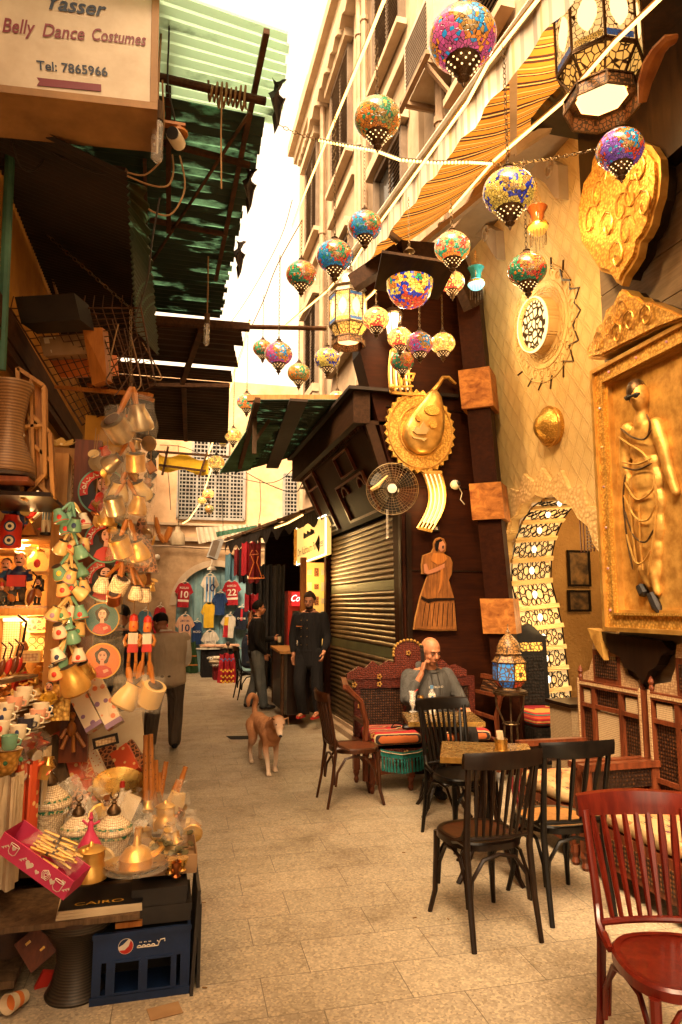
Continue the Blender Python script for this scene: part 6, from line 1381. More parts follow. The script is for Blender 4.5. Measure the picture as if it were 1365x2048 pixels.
t=thing('pen_box','open pink cardboard box with white drawings full of gold pens, front left','box',(-.46,3.25,.38));A,B=oY(-10,1700,3.16),oY(128,1800,3.05)
dirx=(B-A).normalized();side_=V((.35,1,.1)).normalized();upz=dirx.cross(side_).normalized()
if upz.z<0:upz=-upz
L_b=(B-A).length
axp=(A,dirx,upz,dirx.cross(upz).normalized());
if axp[3].y>0:axp=(A,dirx,upz,-axp[3])
m=MB();hh=.085
m.prism([(0,0),(L_b,0),(L_b,hh),(0,hh)],0,.004,axp);W_=.13;back=-axp[3]
m.add([A,B,B+back*W_,A+back*W_],[(0,1,2,3)]);m.prism([(0,0),(L_b,0),(L_b,hh),(0,hh)],-W_,-W_+.004,axp);m.add([B,B+back*W_,B+back*W_+upz*hh,B+upz*hh,A,A+back*W_,A+back*W_+upz*hh,A+upz*hh],[(0,1,2,3),(4,5,6,7)]);m.B('carton','paint_pink',t)
m=MB()
def heart(c,r_):return[(c[0]+r_*.062*16*sin(a)**3,c[1]+r_*.062*(13*cos(a)-5*cos(2*a)-2*cos(3*a)-cos(4*a)))for a in[2*pi*i/16 for i in range(16)]]
for u,v,r_ in((.20,.62,.010),(.45,.42,.019),(.57,.35,.010),(.78,.40,.013),(.9,.7,.010)):m.prism(heart((L_b*u,hh*v),r_),.0045,.0055,axp)
for u,v in((.20,.55),(.86,.4)):
 P3=lambda x,y:axp[0]+axp[1]*(L_b*u+x)+axp[2]*(hh*v+y)+axp[3]*.006
 m.tube([P3(-.02,.02),P3(-.017,-.012),P3(-.008,-.02),P3(.008,-.02),P3(.017,-.012),P3(.02,.02)],.0018,3);m.tube([P3(.022*cos(a),.02+.005*sin(a))for a in[k*.7 for k in range(9)]],.0015,3,closed=True)
u,v=.68,.5;P3=lambda x,y:axp[0]+axp[1]*(L_b*u+x)+axp[2]*(hh*v+y)+axp[3]*.006
for r_ in(.007,.013,.019):m.tube([P3(r_*cos(a)*(1+.12*sin(5*a)),r_*sin(a)*(1+.12*sin(5*a)))for a in[k*.52 for k in range(12)]],.0016,3,closed=True)
for u0 in(.07,.33,.94):
 for k in range(3):m.prism([(L_b*u0+.004+k*.008-.01,.03+.008*k),(L_b*u0+.012+k*.008-.01,.038+.008*k),(L_b*u0+.018+k*.008-.01,.030+.008*k)],.0045,.0055,axp)
m.B('white_drawing','paint_white',t)
for i in range(16):
 a=A+dirx*(L_b*(.30+.035*(i%5)+rnd.uniform(-.02,.02)))+back*(.02+.007*i)+upz*(hh*.75+.012*(i%4));b=a+(dirx*.8+back*.15+upz*.1+V((rnd.uniform(-.15,.15),0,rnd.uniform(-.1,.1)))).normalized()*.15
 tt=thing('gold_pen','slim gold pen lying in the open pink box','pen',a,0,'gold pens in the pink box');m=MB();m.tube([a,b],.006,7);m.B('barrel','gold_smooth',tt,smooth=True);m=MB();m.tube([a.lerp(b,.45),a.lerp(b,.52)],.0072,7);m.B('band','iron',tt)
m=MB();m.grid(lambda u,v:A+dirx*(L_b*(.22+.7*u))+back*(.0+W_*v)+upz*(hh+.035*sin(pi*u)+.03*sin(3*pi*v)*sin(7*u)),12,8);tag(m.B('plastic_bag','plastic_film',smooth=True),'crinkled clear bag over the gold pens','bag')
def mosaic_band(name,c):
 carved(name,(.85,.70,.46),(.22,.13,.07),110,.15,.25,0,.25,.8)
mosaic_band('jar_shell',None)
pm('jar_band',(.03,.16,.10),(.55,.45,.25),60,.3,lo=.48,hi=.52);pm('jar_band_red',(.45,.03,.02),(.6,.5,.3),60,.3,lo=.48,hi=.52)
def jar(x,ybase,Y,rpx,label,red=False):
 p=oY(x,ybase,Y);k=K(Y)*rpx;t=thing('inlaid_jar',label,'jar',p,0,'mother of pearl jars with crescent finials')
 m=MB();m.lathe([(.50*k,0),(.56*k,.1*k),(.70*k,.7*k),(.92*k,1.45*k),(.94*k,1.6*k)],26,p);m.B('bowl','jar_shell',t,smooth=True)
 m=MB();m.lathe([(.955*k,1.42*k),(.965*k,1.56*k)],26,p);m.B('band','jar_band_red' if red else 'jar_band',t)
 l=MB();l.lathe([(1.0*k,1.62*k),(1.03*k,1.70*k),(.98*k,1.86*k),(.72*k,2.15*k),(.40*k,2.42*k),(.28*k,2.5*k)],26,p);lid=l.B('lid','jar_shell',t,smooth=True)
 m=MB();m.lathe([(.28*k,2.48*k),(.38*k,2.62*k),(.34*k,2.78*k),(.18*k,2.95*k),(.11*k,3.05*k),(.16*k,3.14*k),(.07*k,3.22*k),(.08*k,3.3*k)],14,p)
 m.tube([p+V((.20*k*cos(R(a)),0,3.50*k+.20*k*sin(R(a))))for a in range(-240,61,25)],[.01*k+.05*k*sin(pi*i/12)for i in range(13)],6);m.B('crescent_finial','bronze',lid,smooth=True)
 m=MB();m.lathe([(.985*k,1.90*k),(.90*k,1.99*k)],26,p);m.B('band','jar_band',lid);return t
jar(93,1685,3.75,38,'tallest cream inlaid jar with a green diamond band, at the left');jar(153,1722,3.62,30,'short cream inlaid jar in the middle, behind the pink dancer');jar(224,1728,3.60,33,'cream inlaid jar with a red diamond band, at the right')
p=oY(180,1692,3.42);k=K(3.42);t=thing('dancer_figurine','small pink whirling dancer figurine with arms out','figurine',p)
m=MB();m.lathe([(20*k,0),(17*k,6*k),(10*k,18*k),(5*k,28*k),(5*k,38*k),(3*k,42*k)],16,p);m.ball(p+V((0,0,46*k)),4.2*k,8,6);m.lathe([(3*k,48*k),(2*k,56*k)],8,p);m.tube([p+V((-14*k,0,44*k)),p+V((-6*k,0,36*k)),p+V((6*k,0,36*k)),p+V((15*k,0,40*k))],2.2*k,6);m.B('robe','paint_pink',t,smooth=True)
def brass_pot(x,yb,Y,s,label,nm='brass_pot',mat='brass'):
 p=oY(x,yb,Y);k=K(Y)*s;t=thing(nm,label,'pot',p);m=MB();m.lathe([(.6*k,0),(.95*k,.15*k),(1.0*k,.5*k),(.8*k,.85*k),(.72*k,1.1*k),(.78*k,1.35*k),(.74*k,1.6*k),(.8*k,1.7*k)],20,p);m.B('body',mat,t,smooth=True)
 m=MB();m.lathe([(.82*k,1.7*k),(.6*k,1.85*k),(.2*k,1.95*k),(.12*k,2.1*k),(.0,2.2*k)],16,p);m.B('lid',mat,t,smooth=True);return t
brass_pot(180,1762,3.30,30,'polished brass pot under the pink dancer',mat='gold_smooth')
p=oY(272,1745,3.30);k=K(3.3);t=thing('brass_tray_lamp','brass lamp on a scalloped brass dish wrapped in film, front of the stall','lamp',p)
m=MB();m.lathe([(20*k,0),(40*k,6*k),(55*k,16*k),(56*k,18*k),(38*k,10*k),(.001,5*k)],26,p,Matrix.Diagonal(V((1,.8,1))));m.B('dish','brass',t,smooth=True)
m=MB();m.lathe([(28*k,8*k),(30*k,26*k),(20*k,40*k),(8*k,46*k),(4*k,58*k),(.001,62*k)],18,p);m.tube([p+V((20*k,0,24*k)),p+V((38*k,-.01,34*k)),p+V((46*k,-.01,42*k))],[7*k,5*k,4*k],8);m.B('lamp_body','gold_smooth',t,smooth=True)
m=MB();m.lathe([(58*k,10*k),(50*k,30*k),(24*k,52*k),(6*k,72*k),(12*k,84*k)],18,p);tag(m.B('plastic_wrap','plastic_film',smooth=True),'clear film gathered over the brass lamp dish','wrap')
p=oY(272,1700,3.45);m=MB();m.tube([p,p+V((.012,0,.10))],.017,12);tag(m.B('gold_tube','gold_smooth'),'upright gold perfume tube behind the brass lamp','bottle')
t=thing('coin_tray','shallow cardboard tray heaped with dull green old medals','tray',oY(335,1725,3.5));cp=oY(335,1722,3.50)
m=MB();m.b2((cp.x-.12,3.38,cp.z-.02),(cp.x+.13,3.66,cp.z+.01));fr_=[(cp.x-.12,3.38),(cp.x+.13,3.38),(cp.x+.13,3.66),(cp.x-.12,3.66)]
for i in range(4):a,b=fr_[i],fr_[(i+1)%4];m.bar((a[0],a[1],cp.z+.03),(b[0],b[1],cp.z+.03),.004,.06)
m.B('tray','cardboard',t);rr=random.Random(31)
pm('coin_old',(.20,.17,.07),(.10,.085,.04),30,.5,.6)
for i in range(44):
 q_=V((cp.x+rr.uniform(-.105,.115),rr.uniform(3.40,3.64),cp.z+.03+rr.uniform(0,.05)));m=MB();m.lathe([(.0001,-.002),(.017,-.002),(.017,.002),(.0001,.002)],8,q_,Euler((rr.uniform(-.6,.6),rr.uniform(-.6,.6),0)).to_matrix());tag(m.B('old_medal','coin_old'),'dull green old medal in the heaped cardboard tray','medal','old medals in the tray')
for(x,y,s_,mat)in((340,1745,12,'brass'),(352,1752,13,'copper'),(365,1740,11,'brass')):
 p=oY(x,y,3.33);k=K(3.33)*s_;m=MB();m.lathe([(.7*k,0),(.35*k,.3*k),(.5*k,.6*k),(.75*k,1.2*k),(1.0*k,1.9*k),(.9*k,1.9*k)],14,p);tag(m.B('toy_mortar',mat,smooth=True),{340:'tiny brass mortar, left of three on the black box',352:'tiny copper mortar on the black box',365:'tiny brass mortar, right of three on the black box'}[x],'mortar','tiny mortars')
for i,(x,y,s_,lab)in enumerate(((330,1655,36,'large brass teapot bundled in clear film at the stall corner'),(290,1690,26,'brass cup bundled in clear film left of the big bundle'),(225,1650,22,'brass censer bundled in clear film behind the jars'))):
 t=brass_pot(x,y,3.75,s_*.6,lab,'wrapped_brass','gold_smooth');p=oY(x,y,3.75);k=K(3.75)*s_
 m=MB();m.grid(lambda u,v:p+V((k*(1.1-.5*v)*cos(2*pi*u)*(1+.15*sin(11*u+4*v)),k*.8*(1.1-.5*v)*sin(2*pi*u)*(1+.1*sin(17*u)),k*(1.6*v)+.01*sin(19*u))),20,8);m.B('film','plastic_film',t,smooth=True)
boxx((oY(375,1660,3.85)),(.10,.14,.07),'wood_honey','small honey coloured wooden tray at the outer corner of the stall',(0,0,.3),'wooden_tray',cat='tray')
m=MB();p=oY(240,1585,4.0);m.lathe([(.02,0),(.11,.015),(.15,.04),(.147,.045),(.10,.02),(.001,.012)],28,p,Euler((R(28),R(8),0)).to_matrix());tag(m.B('brass_platter','brass',smooth=True),'round brass platter leaning behind the jars','platter')
p=oY(243,1625,3.9);k=K(3.9);t=thing('dancer_figurine','white whirling dancer figurine with a red cap beside the brass platter','figurine',p);m=MB();m.lathe([(13*k,0),(8*k,15*k),(5*k,30*k),(3*k,36*k)],12,p);m.ball(p+V((0,0,40*k)),4.5*k,8,6);m.tube([p+V((-12*k,0,30*k)),p+V((0,0,28*k)),p+V((16*k,0,36*k))],2.6*k,6);m.B('robe','paint_white',t,smooth=True);m=MB();m.lathe([(5*k,43*k),(4*k,53*k)],10,p);m.B('cap','paint_red',t)
t=thing('gift_tray','orange wooden tray propping the patterned gift boxes','tray',oY(220,1585,4.15));a,b=oY(140,1592,4.12),oY(292,1580,4.12)
m=MB();m.bar(a,b,.012,.055);m.bar(b,b+V((.0,.35,.03)),.012,.055);m.bar(a,a+V((0,.35,.03)),.012,.055);m.b2((a.x,4.12,a.z-.03),(b.x,4.48,a.z-.02));m.B('tray','wood_orange',t)
def pattern(name,base,ink,sc=34,th=.28,feat='F1',rnd_=.8,ink2=None):
 t=NT(name);t.set(.55);v=t.vor(t.mapp(),sc,feat,rnd_);r_=t.ramp(v,0,[(0,ink),(th,ink),(th+.03,base)],'LINEAR')
 if ink2:r2=t.ramp(v,1,[(0,ink),(.5,ink2)],'CONSTANT');f=t.ramp(v,0,[(th,0.0),(th+.03,1.0)]);r_=t.mix((f,0),(r2,0),base);t.l(r_,2,t.b,'Base Color')
 else:t.l(r_,0,t.b,'Base Color')
pattern('gift_red',(.62,.09,.03),(.80,.50,.20),22,.24);pattern('gift_scroll',(.66,.14,.05),(.82,.52,.26),30,.05,'DISTANCE_TO_EDGE');pattern('gift_dots',(.72,.62,.46),(.45,.05,.03),60,.22,ink2=(.55,.15,.03));pattern('gift_polka',(.74,.64,.48),(.70,.22,.10),20,.26,ink2=(.24,.14,.30));pattern('gift_dark',(.10,.035,.02),(.5,.2,.08),40,.1,'DISTANCE_TO_EDGE')
def slab(x0,y0,x1,y1,wpx,Y,mat,label,name='gift_box',dep=.05,grp='patterned gift boxes',cat='box',lean=.35):
 a,b=oY(x0,y0,Y+.12),oY(x1,y1,Y);d=(a-b);L=d.length;z=d.normalized();w_=wpx*K(Y);x=z.cross(V((0,-1,0)).normalized()).normalized();y=z.cross(x)
 M=Matrix((x,y,z)).transposed();t=thing(name,label,cat,b,0,grp);m=MB();m.box((a+b)/2,(w_,dep,L),M);m.B('carton',mat,t);return t,(a+b)/2,M,w_,L,dep
slab(103,1475,135,1590,22,4.0,'wood_old','dark wooden long box leaning left of the red gift boxes')
slab(118,1465,160,1578,30,4.05,'gift_red','tall red gift box with cream leaves, leftmost of the patterned ones')
slab(150,1490,182,1570,26,4.08,'gift_scroll','orange red gift box with cream scrolls and hearts')
slab(178,1500,205,1560,25,4.10,'gift_dots','cream gift box with small red dots')
slab(215,1495,235,1560,30,4.22,'gift_dark','dark brown gift box with fine floral lines')
slab(240,1500,265,1550,34,4.12,'gift_red','red gift box with cream flowers at the right end of the tray')
slab(255,1490,285,1540,26,4.25,'gift_dark','dark floral gift box behind the right red one')
for k,(x,w_)in enumerate(((150,18),(182,26),(212,27),(242,28),(268,28))):
 slab(x,1425+(6 if k==0 else 0),x+10,1532,w_,4.62,'white_paper',('narrow white long box at the left end of the white row','second white long box from the left','middle white long box of the row','fourth white long box from the left','rightmost white long box of the row')[k],'white_box',.05,'plain white long boxes')
for k,(xa,ya,xb,yb_)in enumerate(((150,1375,192,1458),(182,1352,232,1452))):
 t,c,M,w_,L,dep=slab(xa,ya,xb,yb_,30,3.85,'gift_polka',('cream box with purple and orange blobs, left of the two hung under the plaques','cream box with purple and orange blobs, right of the two hung under the plaques')[k]);
 m=MB();m.box(c-M@V((0,0,L*.455)),(w_*1.02,dep*1.03,L*.09),M);m.B('end_band','paint_lilac',t)
for k,(x0_,y0_,x1_,y1_)in enumerate(((292,1470,292,1610),(302,1468,303,1610),(300,1525,305,1615),(312,1520,312,1615),(318,1545,316,1618),(333,1523,318,1612),(357,1560,330,1625),(372,1533,345,1615),(350,1575,335,1628),(308,1530,308,1612))):
 a,b=oY(x0_,y0_,3.95+.02*k),oY(x1_,y1_,3.9+.02*k);t=thing('reed_flute',['upright reed flute, leftmost','tall upright reed flute','short reed flute','reed flute with dark finger holes','thin reed flute','reed flute tilted right','thick reed flute tilted far right','longest reed flute pointing up to the right','stubby tilted reed flute','middle reed flute'][k]+' in the bundle at the stall corner','flute',b,0,'reed flutes')
 m=MB();n_=5;pts=[];
 for i in range(n_):pts+=[a.lerp(b,i/n_),a.lerp(b,(i+.92)/n_)]
 m.tube([a,a.lerp(b,.2),a.lerp(b,.22),a.lerp(b,.5),a.lerp(b,.52),b],[.0135,.0135,.0155,.0135,.0155,.014],8);m.B('cane','wood_orange',t,smooth=True);m=MB()
 for i in range(4):m.ball(a.lerp(b,.3+.1*i)+V((0,-.0125,0)),.0035,5,3)
 m.B('finger_hole','dark_void',t)
p=oZ(48,2010,.0)+V((0,0,.035));t=thing('paper_cup','discarded white and orange paper cup lying on its side, bottom left','cup',p);Mx=Euler((R(80),0,R(-30))).to_matrix()
m=MB();m.lathe([(.026,0),(.038,.10),(.036,.10),(.024,.01)],18,p,Mx);m.B('cup_wall','white_paper',t,smooth=True);m=MB();m.lathe([(.0305,.035),(.0345,.065)],18,p,Mx);m.B('orange_band','paint_orange',t)
m=MB();m.box(oZ(88,1975,0)+V((0,0,.03)),(.05,.02,.085),(R(20),R(20),.4));tag(m.B('cigarette_packet','paint_red'),'crumpled red and white packet on the ground, bottom left','packet')
m=MB();m.box(oZ(330,2022,.003),(.13,.09,.002),(0,0,.2));tag(m.B('cardboard_scrap','cardboard'),'flat scrap of cardboard on the paving before the blue crate','cardboard')
t=thing('hinged_box','small red brown wooden box lid with brass hinges lying under the stall','box',oZ(70,1930,.09));p=oZ(70,1930,.09)+V((0,0,.07));m=MB();m.box(p,(.12,.02,.14),(R(-25),R(-35),.2));m.B('lid','wood_mahogany',t)
m=MB();
for dx,dz in((-.03,.03),(.03,.0),(0,-.045)):m.box(p+V((dx,-.016,dz)),(.022,.006,.01),(R(-25),R(-35),.2))
m.B('hinge','brass',t)
m=MB();m.lathe([(.10,0),(.11,.1),(.10,.2),(.085,.22),(.085,.2),(.095,.1)],18,oZ(10,1900,.09));tag(m.B('clay_jar','iron',smooth=True),'dark round jar cut by the left edge under the stall','jar')
for k,(x,y)in enumerate(((408,1805),(700,1668),(808,1705),(460,1510),(478,1515),(830,1835),(897,1838),(410,1975))):
 m=MB();p=oZ(x,y,.004);m.box(p,(.022,.006,.003),(0,0,k*1.3));tag(m.B('litter_scrap','cable_tan' if k not in(3,4)else 'white_paper'),'tiny scrap of litter on the paving','litter','scraps of litter on the paving')
m=MB();a,b=oZ(452,1472,.003),oZ(512,1471,.003);c_=oZ(510,1478,.003);m.add([a,b,c_,oZ(462,1479,.003)],[(0,1,2,3)]);tag(m.B('drain_slot','dark_void'),None,None,None,'structure')
def cezve(top,c,r,cup,label,hm='ceramic_cream',grp='painted coffee pots on strings',motif=None,film=False,name='coffee_pot',bottom=False):
 top,c=V(top),V(c);d=(c-top);d.y=0;L=d.length;d=d.normalized();t=thing(name,label,'coffee pot',c,0,grp)
 a=rnd.uniform(-.5,.5);up=V((sin(a)+.25*d.x*-1,-.45 if bottom else rnd.uniform(-.55,.1),cos(a)*(1 if rnd.random()<.8 else.4))).normalized();M=up.to_track_quat('Z','Y').to_matrix()
 m=MB();m.lathe([(.78*r,-.9*r),(.95*r,-.75*r),(.98*r,-.4*r),(.75*r,.3*r),(.56*r,.75*r),(.62*r,1.0*r),(.55*r,1.0*r),(.48*r,.7*r),(.6*r,0)]if not bottom else[(.85*r,-.9*r),(.95*r,-.8*r),(.95*r,.9*r),(.88*r,.9*r)],16,c,M);m.B('cup',cup,t,smooth=True)
 m=MB();s0=c+M@V((0,0,.6*r));m.tube([s0 .lerp(top,.1),s0 .lerp(top,.4),s0 .lerp(top,.75),top],[.17*r,.20*r,.26*r,.18*r],7);m.B('handle',hm,t,smooth=True)
 if motif:
  m=MB();q_=c+M@V((0,0,-.2*r))+V((0,-.93*r,0));m.ball(q_,(.32*r,.12*r,.36*r),8,5);m.B('painted_motif',motif,t)
  m=MB();m.lathe([(.985*r,-.78*r),(.99*r,-.70*r)],14,c,M);m.B('painted_line',motif,t)
 m=MB();m.lathe([(.60*r,.98*r),(.64*r,1.0*r),(.60*r,1.03*r)],14,c,M);m.B('rim','iron',t)
 if film:
  m=MB();m.grid(lambda u,v:c+V((cos(2*pi*u)*r*(1.25-.45*(v-.3)**2)*(1+.10*sin(13*u+6*v)),sin(2*pi*u)*r*1.2*(1+.08*sin(17*u)),r*(2.8*v-1.3)+.1*r*sin(21*u))),18,8);m.B('film','plastic_film',t,smooth=True)
 return t
SM=[((145,1005),[(120,1033,'t','r'),(141,1038,'t',None),(168,1042,'w','r'),(150,1050,'t','n'),(132,1056,'t','r')]),((143,1057),[(123,1095,'c',None),(143,1093,'c','r'),(167,1090,'c','r'),(161,1104,'t',None)]),((142,1105),[(119,1145,'t','y'),(133,1141,'c',None),(162,1142,'t',None),(141,1152,'c','l')]),((145,1128),[(126,1178,'c','r'),(146,1174,'t','r'),(167,1174,'c','n'),(160,1186,'c',None)]),((141,1193),[(108,1228,'c','l'),(124,1228,'c','g'),(141,1226,'w','r'),(161,1226,'t','r')]),((140,1235),[(119,1262,'w','r'),(137,1263,'t','y'),(158,1259,'c','g'),(146,1274,'t',None)]),((136,1278),[(115,1311,'w','n'),(158,1311,'w','r'),(149,1334,'w','g'),(110,1345,'c','r'),(124,1322,'t',None)])]
MC=dict(t='ceramic_teal',c='ceramic_cream',w='ceramic_white');MM_=dict(r='paint_red',n='paint_navy',y='paint_yellow',l='paint_lilac',g='paint_green');CN_=dict(t='pale green',c='cream',w='white')
ordn=('top','second','third','fourth','fifth','sixth','lowest');posn=('far left','left of centre','right of centre','far right','centre low')
YS=3.55
for bi,(tp,L)in enumerate(SM):
 for ci,(x,y,c,mt)in enumerate(L):
  xs=sorted(q_[0]for q_ in L);rank=xs.index(x);w_=['leftmost','second from left','middle','second from right','rightmost'][rank if rank<2 else(4 if rank==len(L)-1 else rank)]
  cezve(oY(tp[0]+(x-tp[0])*.12,tp[1],YS),oY(x,y,YS-.03+.03*(ci%3)),13.5*K(YS),MC[c],'%s painted pot%s, %s in the %s bunch of small pots'%(CN_[c],{'r':', red motif','n':', eye motif','y':', yellow motif','l':', violet motif','g':', green motif',None:''}[mt],w_,ordn[bi]),'ceramic_teal' if c=='t' else 'ceramic_cream',motif=MM_.get(mt))
m=MB();chain_mb(m,oY(147,930,YS+.02),oY(136,1290,YS+.02),.03,.006,.002);tag(m.B('chain','chain_metal'),'thin chain running down the bunches of small painted coffee pots','chain')
BG=[(263,775,237,858,25,'tin',1,'left of the two top pots'),(266,775,278,838,27,'tin',1,'right of the two top pots'),(255,885,225,925,18,'tin',1,'left pot of the second bunch'),(262,885,272,925,19,'gold_smooth',1,'right pot of the second bunch'),(252,945,238,984,20,'ceramic_cream',1,'left pot of the third bunch'),(258,945,282,983,20,'ceramic_cream',1,'right pot of the third bunch'),(250,960,230,1012,19,'tin',1,'low left pot of the third bunch'),(256,960,276,1012,19,'gold_smooth',1,'low right pot of the third bunch'),(250,990,214,1035,17,'gold_smooth',0,'copper coloured pot seen from below on the left'),(254,1040,243,1094,20,'gold_smooth',1,'left pot below the puppet legs'),(260,1040,278,1102,20,'gold_smooth',1,'round bottomed pot right below the puppet legs'),(243,1125,205,1170,16,'jar_shell',0,'left patterned tin pot'),(245,1125,238,1172,17,'jar_shell',0,'middle patterned tin pot'),(262,1135,272,1186,14,'jar_shell',0,'patterned tin pot second from the right'),(266,1135,290,1190,14,'jar_shell',0,'rightmost patterned tin pot'),(244,1130,228,1196,14,'copper',0,'small copper pot under the patterned ones'),(257,1335,255,1393,24,'ceramic_cream',1,'left of the wrapped ones below the red puppets'),(285,1322,281,1383,24,'gold_smooth',1,'middle of the wrapped ones below the red puppets'),(299,1322,304,1390,22,'ceramic_cream',1,'right of the wrapped ones below the red puppets'),(150,1310,146,1360,28,'gold_smooth',0,'broad gilt pot at the foot of the left string'),(160,1310,170,1342,18,'brass',0,'narrow gilt pot at the foot of the left string')]
for i,(xa,ya,x,y,r_,mt,fl_,lab)in enumerate(BG):
 Y_=3.52+.035*(i%3);cezve(oY(xa,ya,Y_),oY(x,y,Y_),r_*K(Y_),mt,'metal pot with wooden handle, '+lab,'wood_orange','metal coffee pots with wooden handles',None,bool(fl_),'metal_pot',bottom=(i%3==0))
m=MB();chain_mb(m,oY(262,620,3.58),oY(262,775,3.58),.035,.008,.0025);chain_mb(m,oY(258,830,3.62),oY(250,1130,3.62),.035,.008,.0025);tag(m.B('chain','chain_metal'),'chain carrying the metal coffee pots from the wire rack','chain')
def plaque(x,y,rpx,bg,hairb,label,script=False,Y=3.72,film=False,tilt=0):
 c=oY(x,y,Y);r=rpx*K(Y);t=thing('painted_plaque',label,'plaque',c,0,'round painted plaques');ax=axat(c,tilt)
 m=MB();m.prism(disc(r,36),-.012,0,ax);m.B('disc','paint_yellow' if not script else 'ceramic_teal',t)
 m=MB();m.prism(disc(r*.93,36),0,.003,ax);m.B('ground',bg,t)
 s=r
 m=MB();m.prism([(-.55*s,-.72*s),(-.42*s,-.42*s),(-.15*s,-.25*s),(.2*s,-.25*s),(.48*s,-.42*s),(.58*s,-.70*s),(.2*s,-.9*s),(-.2*s,-.9*s)],.003,.005,ax);m.B('painted_dress','paint_red',t)
 m=MB();h_=[(.40*s*cos(a)*(1+.10*sin(5*a))+.0,.28*s+.46*s*sin(a)*(1+.08*cos(7*a)))for a in[2*pi*i/26 for i in range(26)]];m.prism(h_,.005,.007,ax);m.B('painted_hair',hairb,t)
 m=MB();m.prism(disc(.235*s,20,(0,.27*s),1,1.25),.007,.009,ax);m.prism([(-.09*s,.04*s),(.09*s,.04*s),(.13*s,-.24*s),(-.13*s,-.24*s)],.0068,.0086,ax);m.prism([(.05*s,-.5*s),(.30*s,-.42*s),(.38*s,-.55*s),(.12*s,-.68*s)],.007,.009,ax);m.B('painted_face','ceramic_pink' if True else '',t)
 m=MB()
 for k in(-1,1):m.prism(disc(.05*s,8,(k*.10*s,.30*s),1.2,.6),.009,.0105,ax);m.tube([ax[0]+ax[1]*(k*.04*s)+ax[2]*(.38*s)+ax[3]*.010,ax[0]+ax[1]*(k*.17*s)+ax[2]*(.39*s)+ax[3]*.010],.018*s,4)
 m.B('painted_eye','paint_black',t);m=MB();m.prism(disc(.05*s,8,(0,.10*s),1.2,.6),.009,.0105,ax);m.B('painted_lips','paint_red',t)
 if script:
  m=MB();o1=[(.92*r*cos(R(a)),.92*r*sin(R(a)))for a in range(95,196,10)];o2=[(.60*r*cos(R(a)),.60*r*sin(R(a)))for a in range(195,94,-10)];m.prism(o1+o2,.0092,.0105,ax);m.B('lettering_band','paint_red',t)
  m=MB();Q=lambda a,k:ax[0]+ax[1]*(r*k*cos(R(a)))+ax[2]*(r*k*sin(R(a)))+ax[3]*.0115
  m.tube([Q(105,.70),Q(112,.72),Q(118,.86),Q(122,.70),Q(128,.70)],.030*r,4);m.tube([Q(130,.70),Q(134,.80),Q(138,.70),Q(146,.70),Q(150,.76),Q(154,.69)],.028*r,4);m.tube([Q(158,.70),Q(158,.88)],.028*r,4);m.tube([Q(163,.68),Q(166,.78),Q(171,.82),Q(175,.74),Q(170,.69),Q(164,.70)],.028*r,4);m.tube([Q(179,.74),Q(186,.76),Q(190,.68)],.026*r,4)
  m.ball(Q(141,.82),.03*r,5,3);m.ball(Q(176,.88),.03*r,5,3);m.B('arabic_lettering','paint_white',t)
 if film:m=MB();m.grid(lambda u,v:c+V((r*1.2*(2*u-1)*(1+.04*sin(9*v)),-.025+.008*sin(13*u+5*v),r*1.3*(2*v-1)+.01*sin(8*u))),12,12);m.B('film','plastic_film',t,smooth=True)
plaque(206,983,44,'paint_black','hair_brown','topmost round plaque, a woman painted under a red lettered band',True,3.80)
plaque(214,1083,40,'paint_black','hair_brown','second round plaque from the top, red lettered band and long brown hair',True,3.78)
plaque(212,1160,40,'paint_black','hair_brown','third round plaque from the top, half covered by tin pots',True,3.82)
plaque(205,1238,30,'paint_teal','paint_black','round plaque with a curly haired woman on a teal ground',False,3.74,True)
plaque(205,1322,32,'paint_orange','paint_black','lowest round plaque, a curly haired woman on a red ground in clear film',False,3.72,True)
t=thing('cloth_screen','tan cloth covered panel behind the hanging plaques','panel',(-.5,4.05,1.6));a,b=oY(166,905,4.05),oY(242,1225,4.05);m=MB();m.b2((a.x,4.05,b.z),(b.x,4.07,a.z));m.B('cloth','cloth_cream',t)
a,b=oY(152,880,4.0),oY(184,1330,4.0);m=MB();m.b2((a.x,3.98,b.z-.5),(b.x,4.06,a.z));tag(m.B('stall_post','wood_mahogany'),'reddish brown square post at the corner of the stall','post')
a,b=oY(172,830,4.3),oY(242,950,4.3);m=MB();m.b2((a.x,4.3,b.z),(b.x,4.33,a.z));tag(m.B('yellow_board','yellow_wall'),'yellow board behind the wire rack end','board')
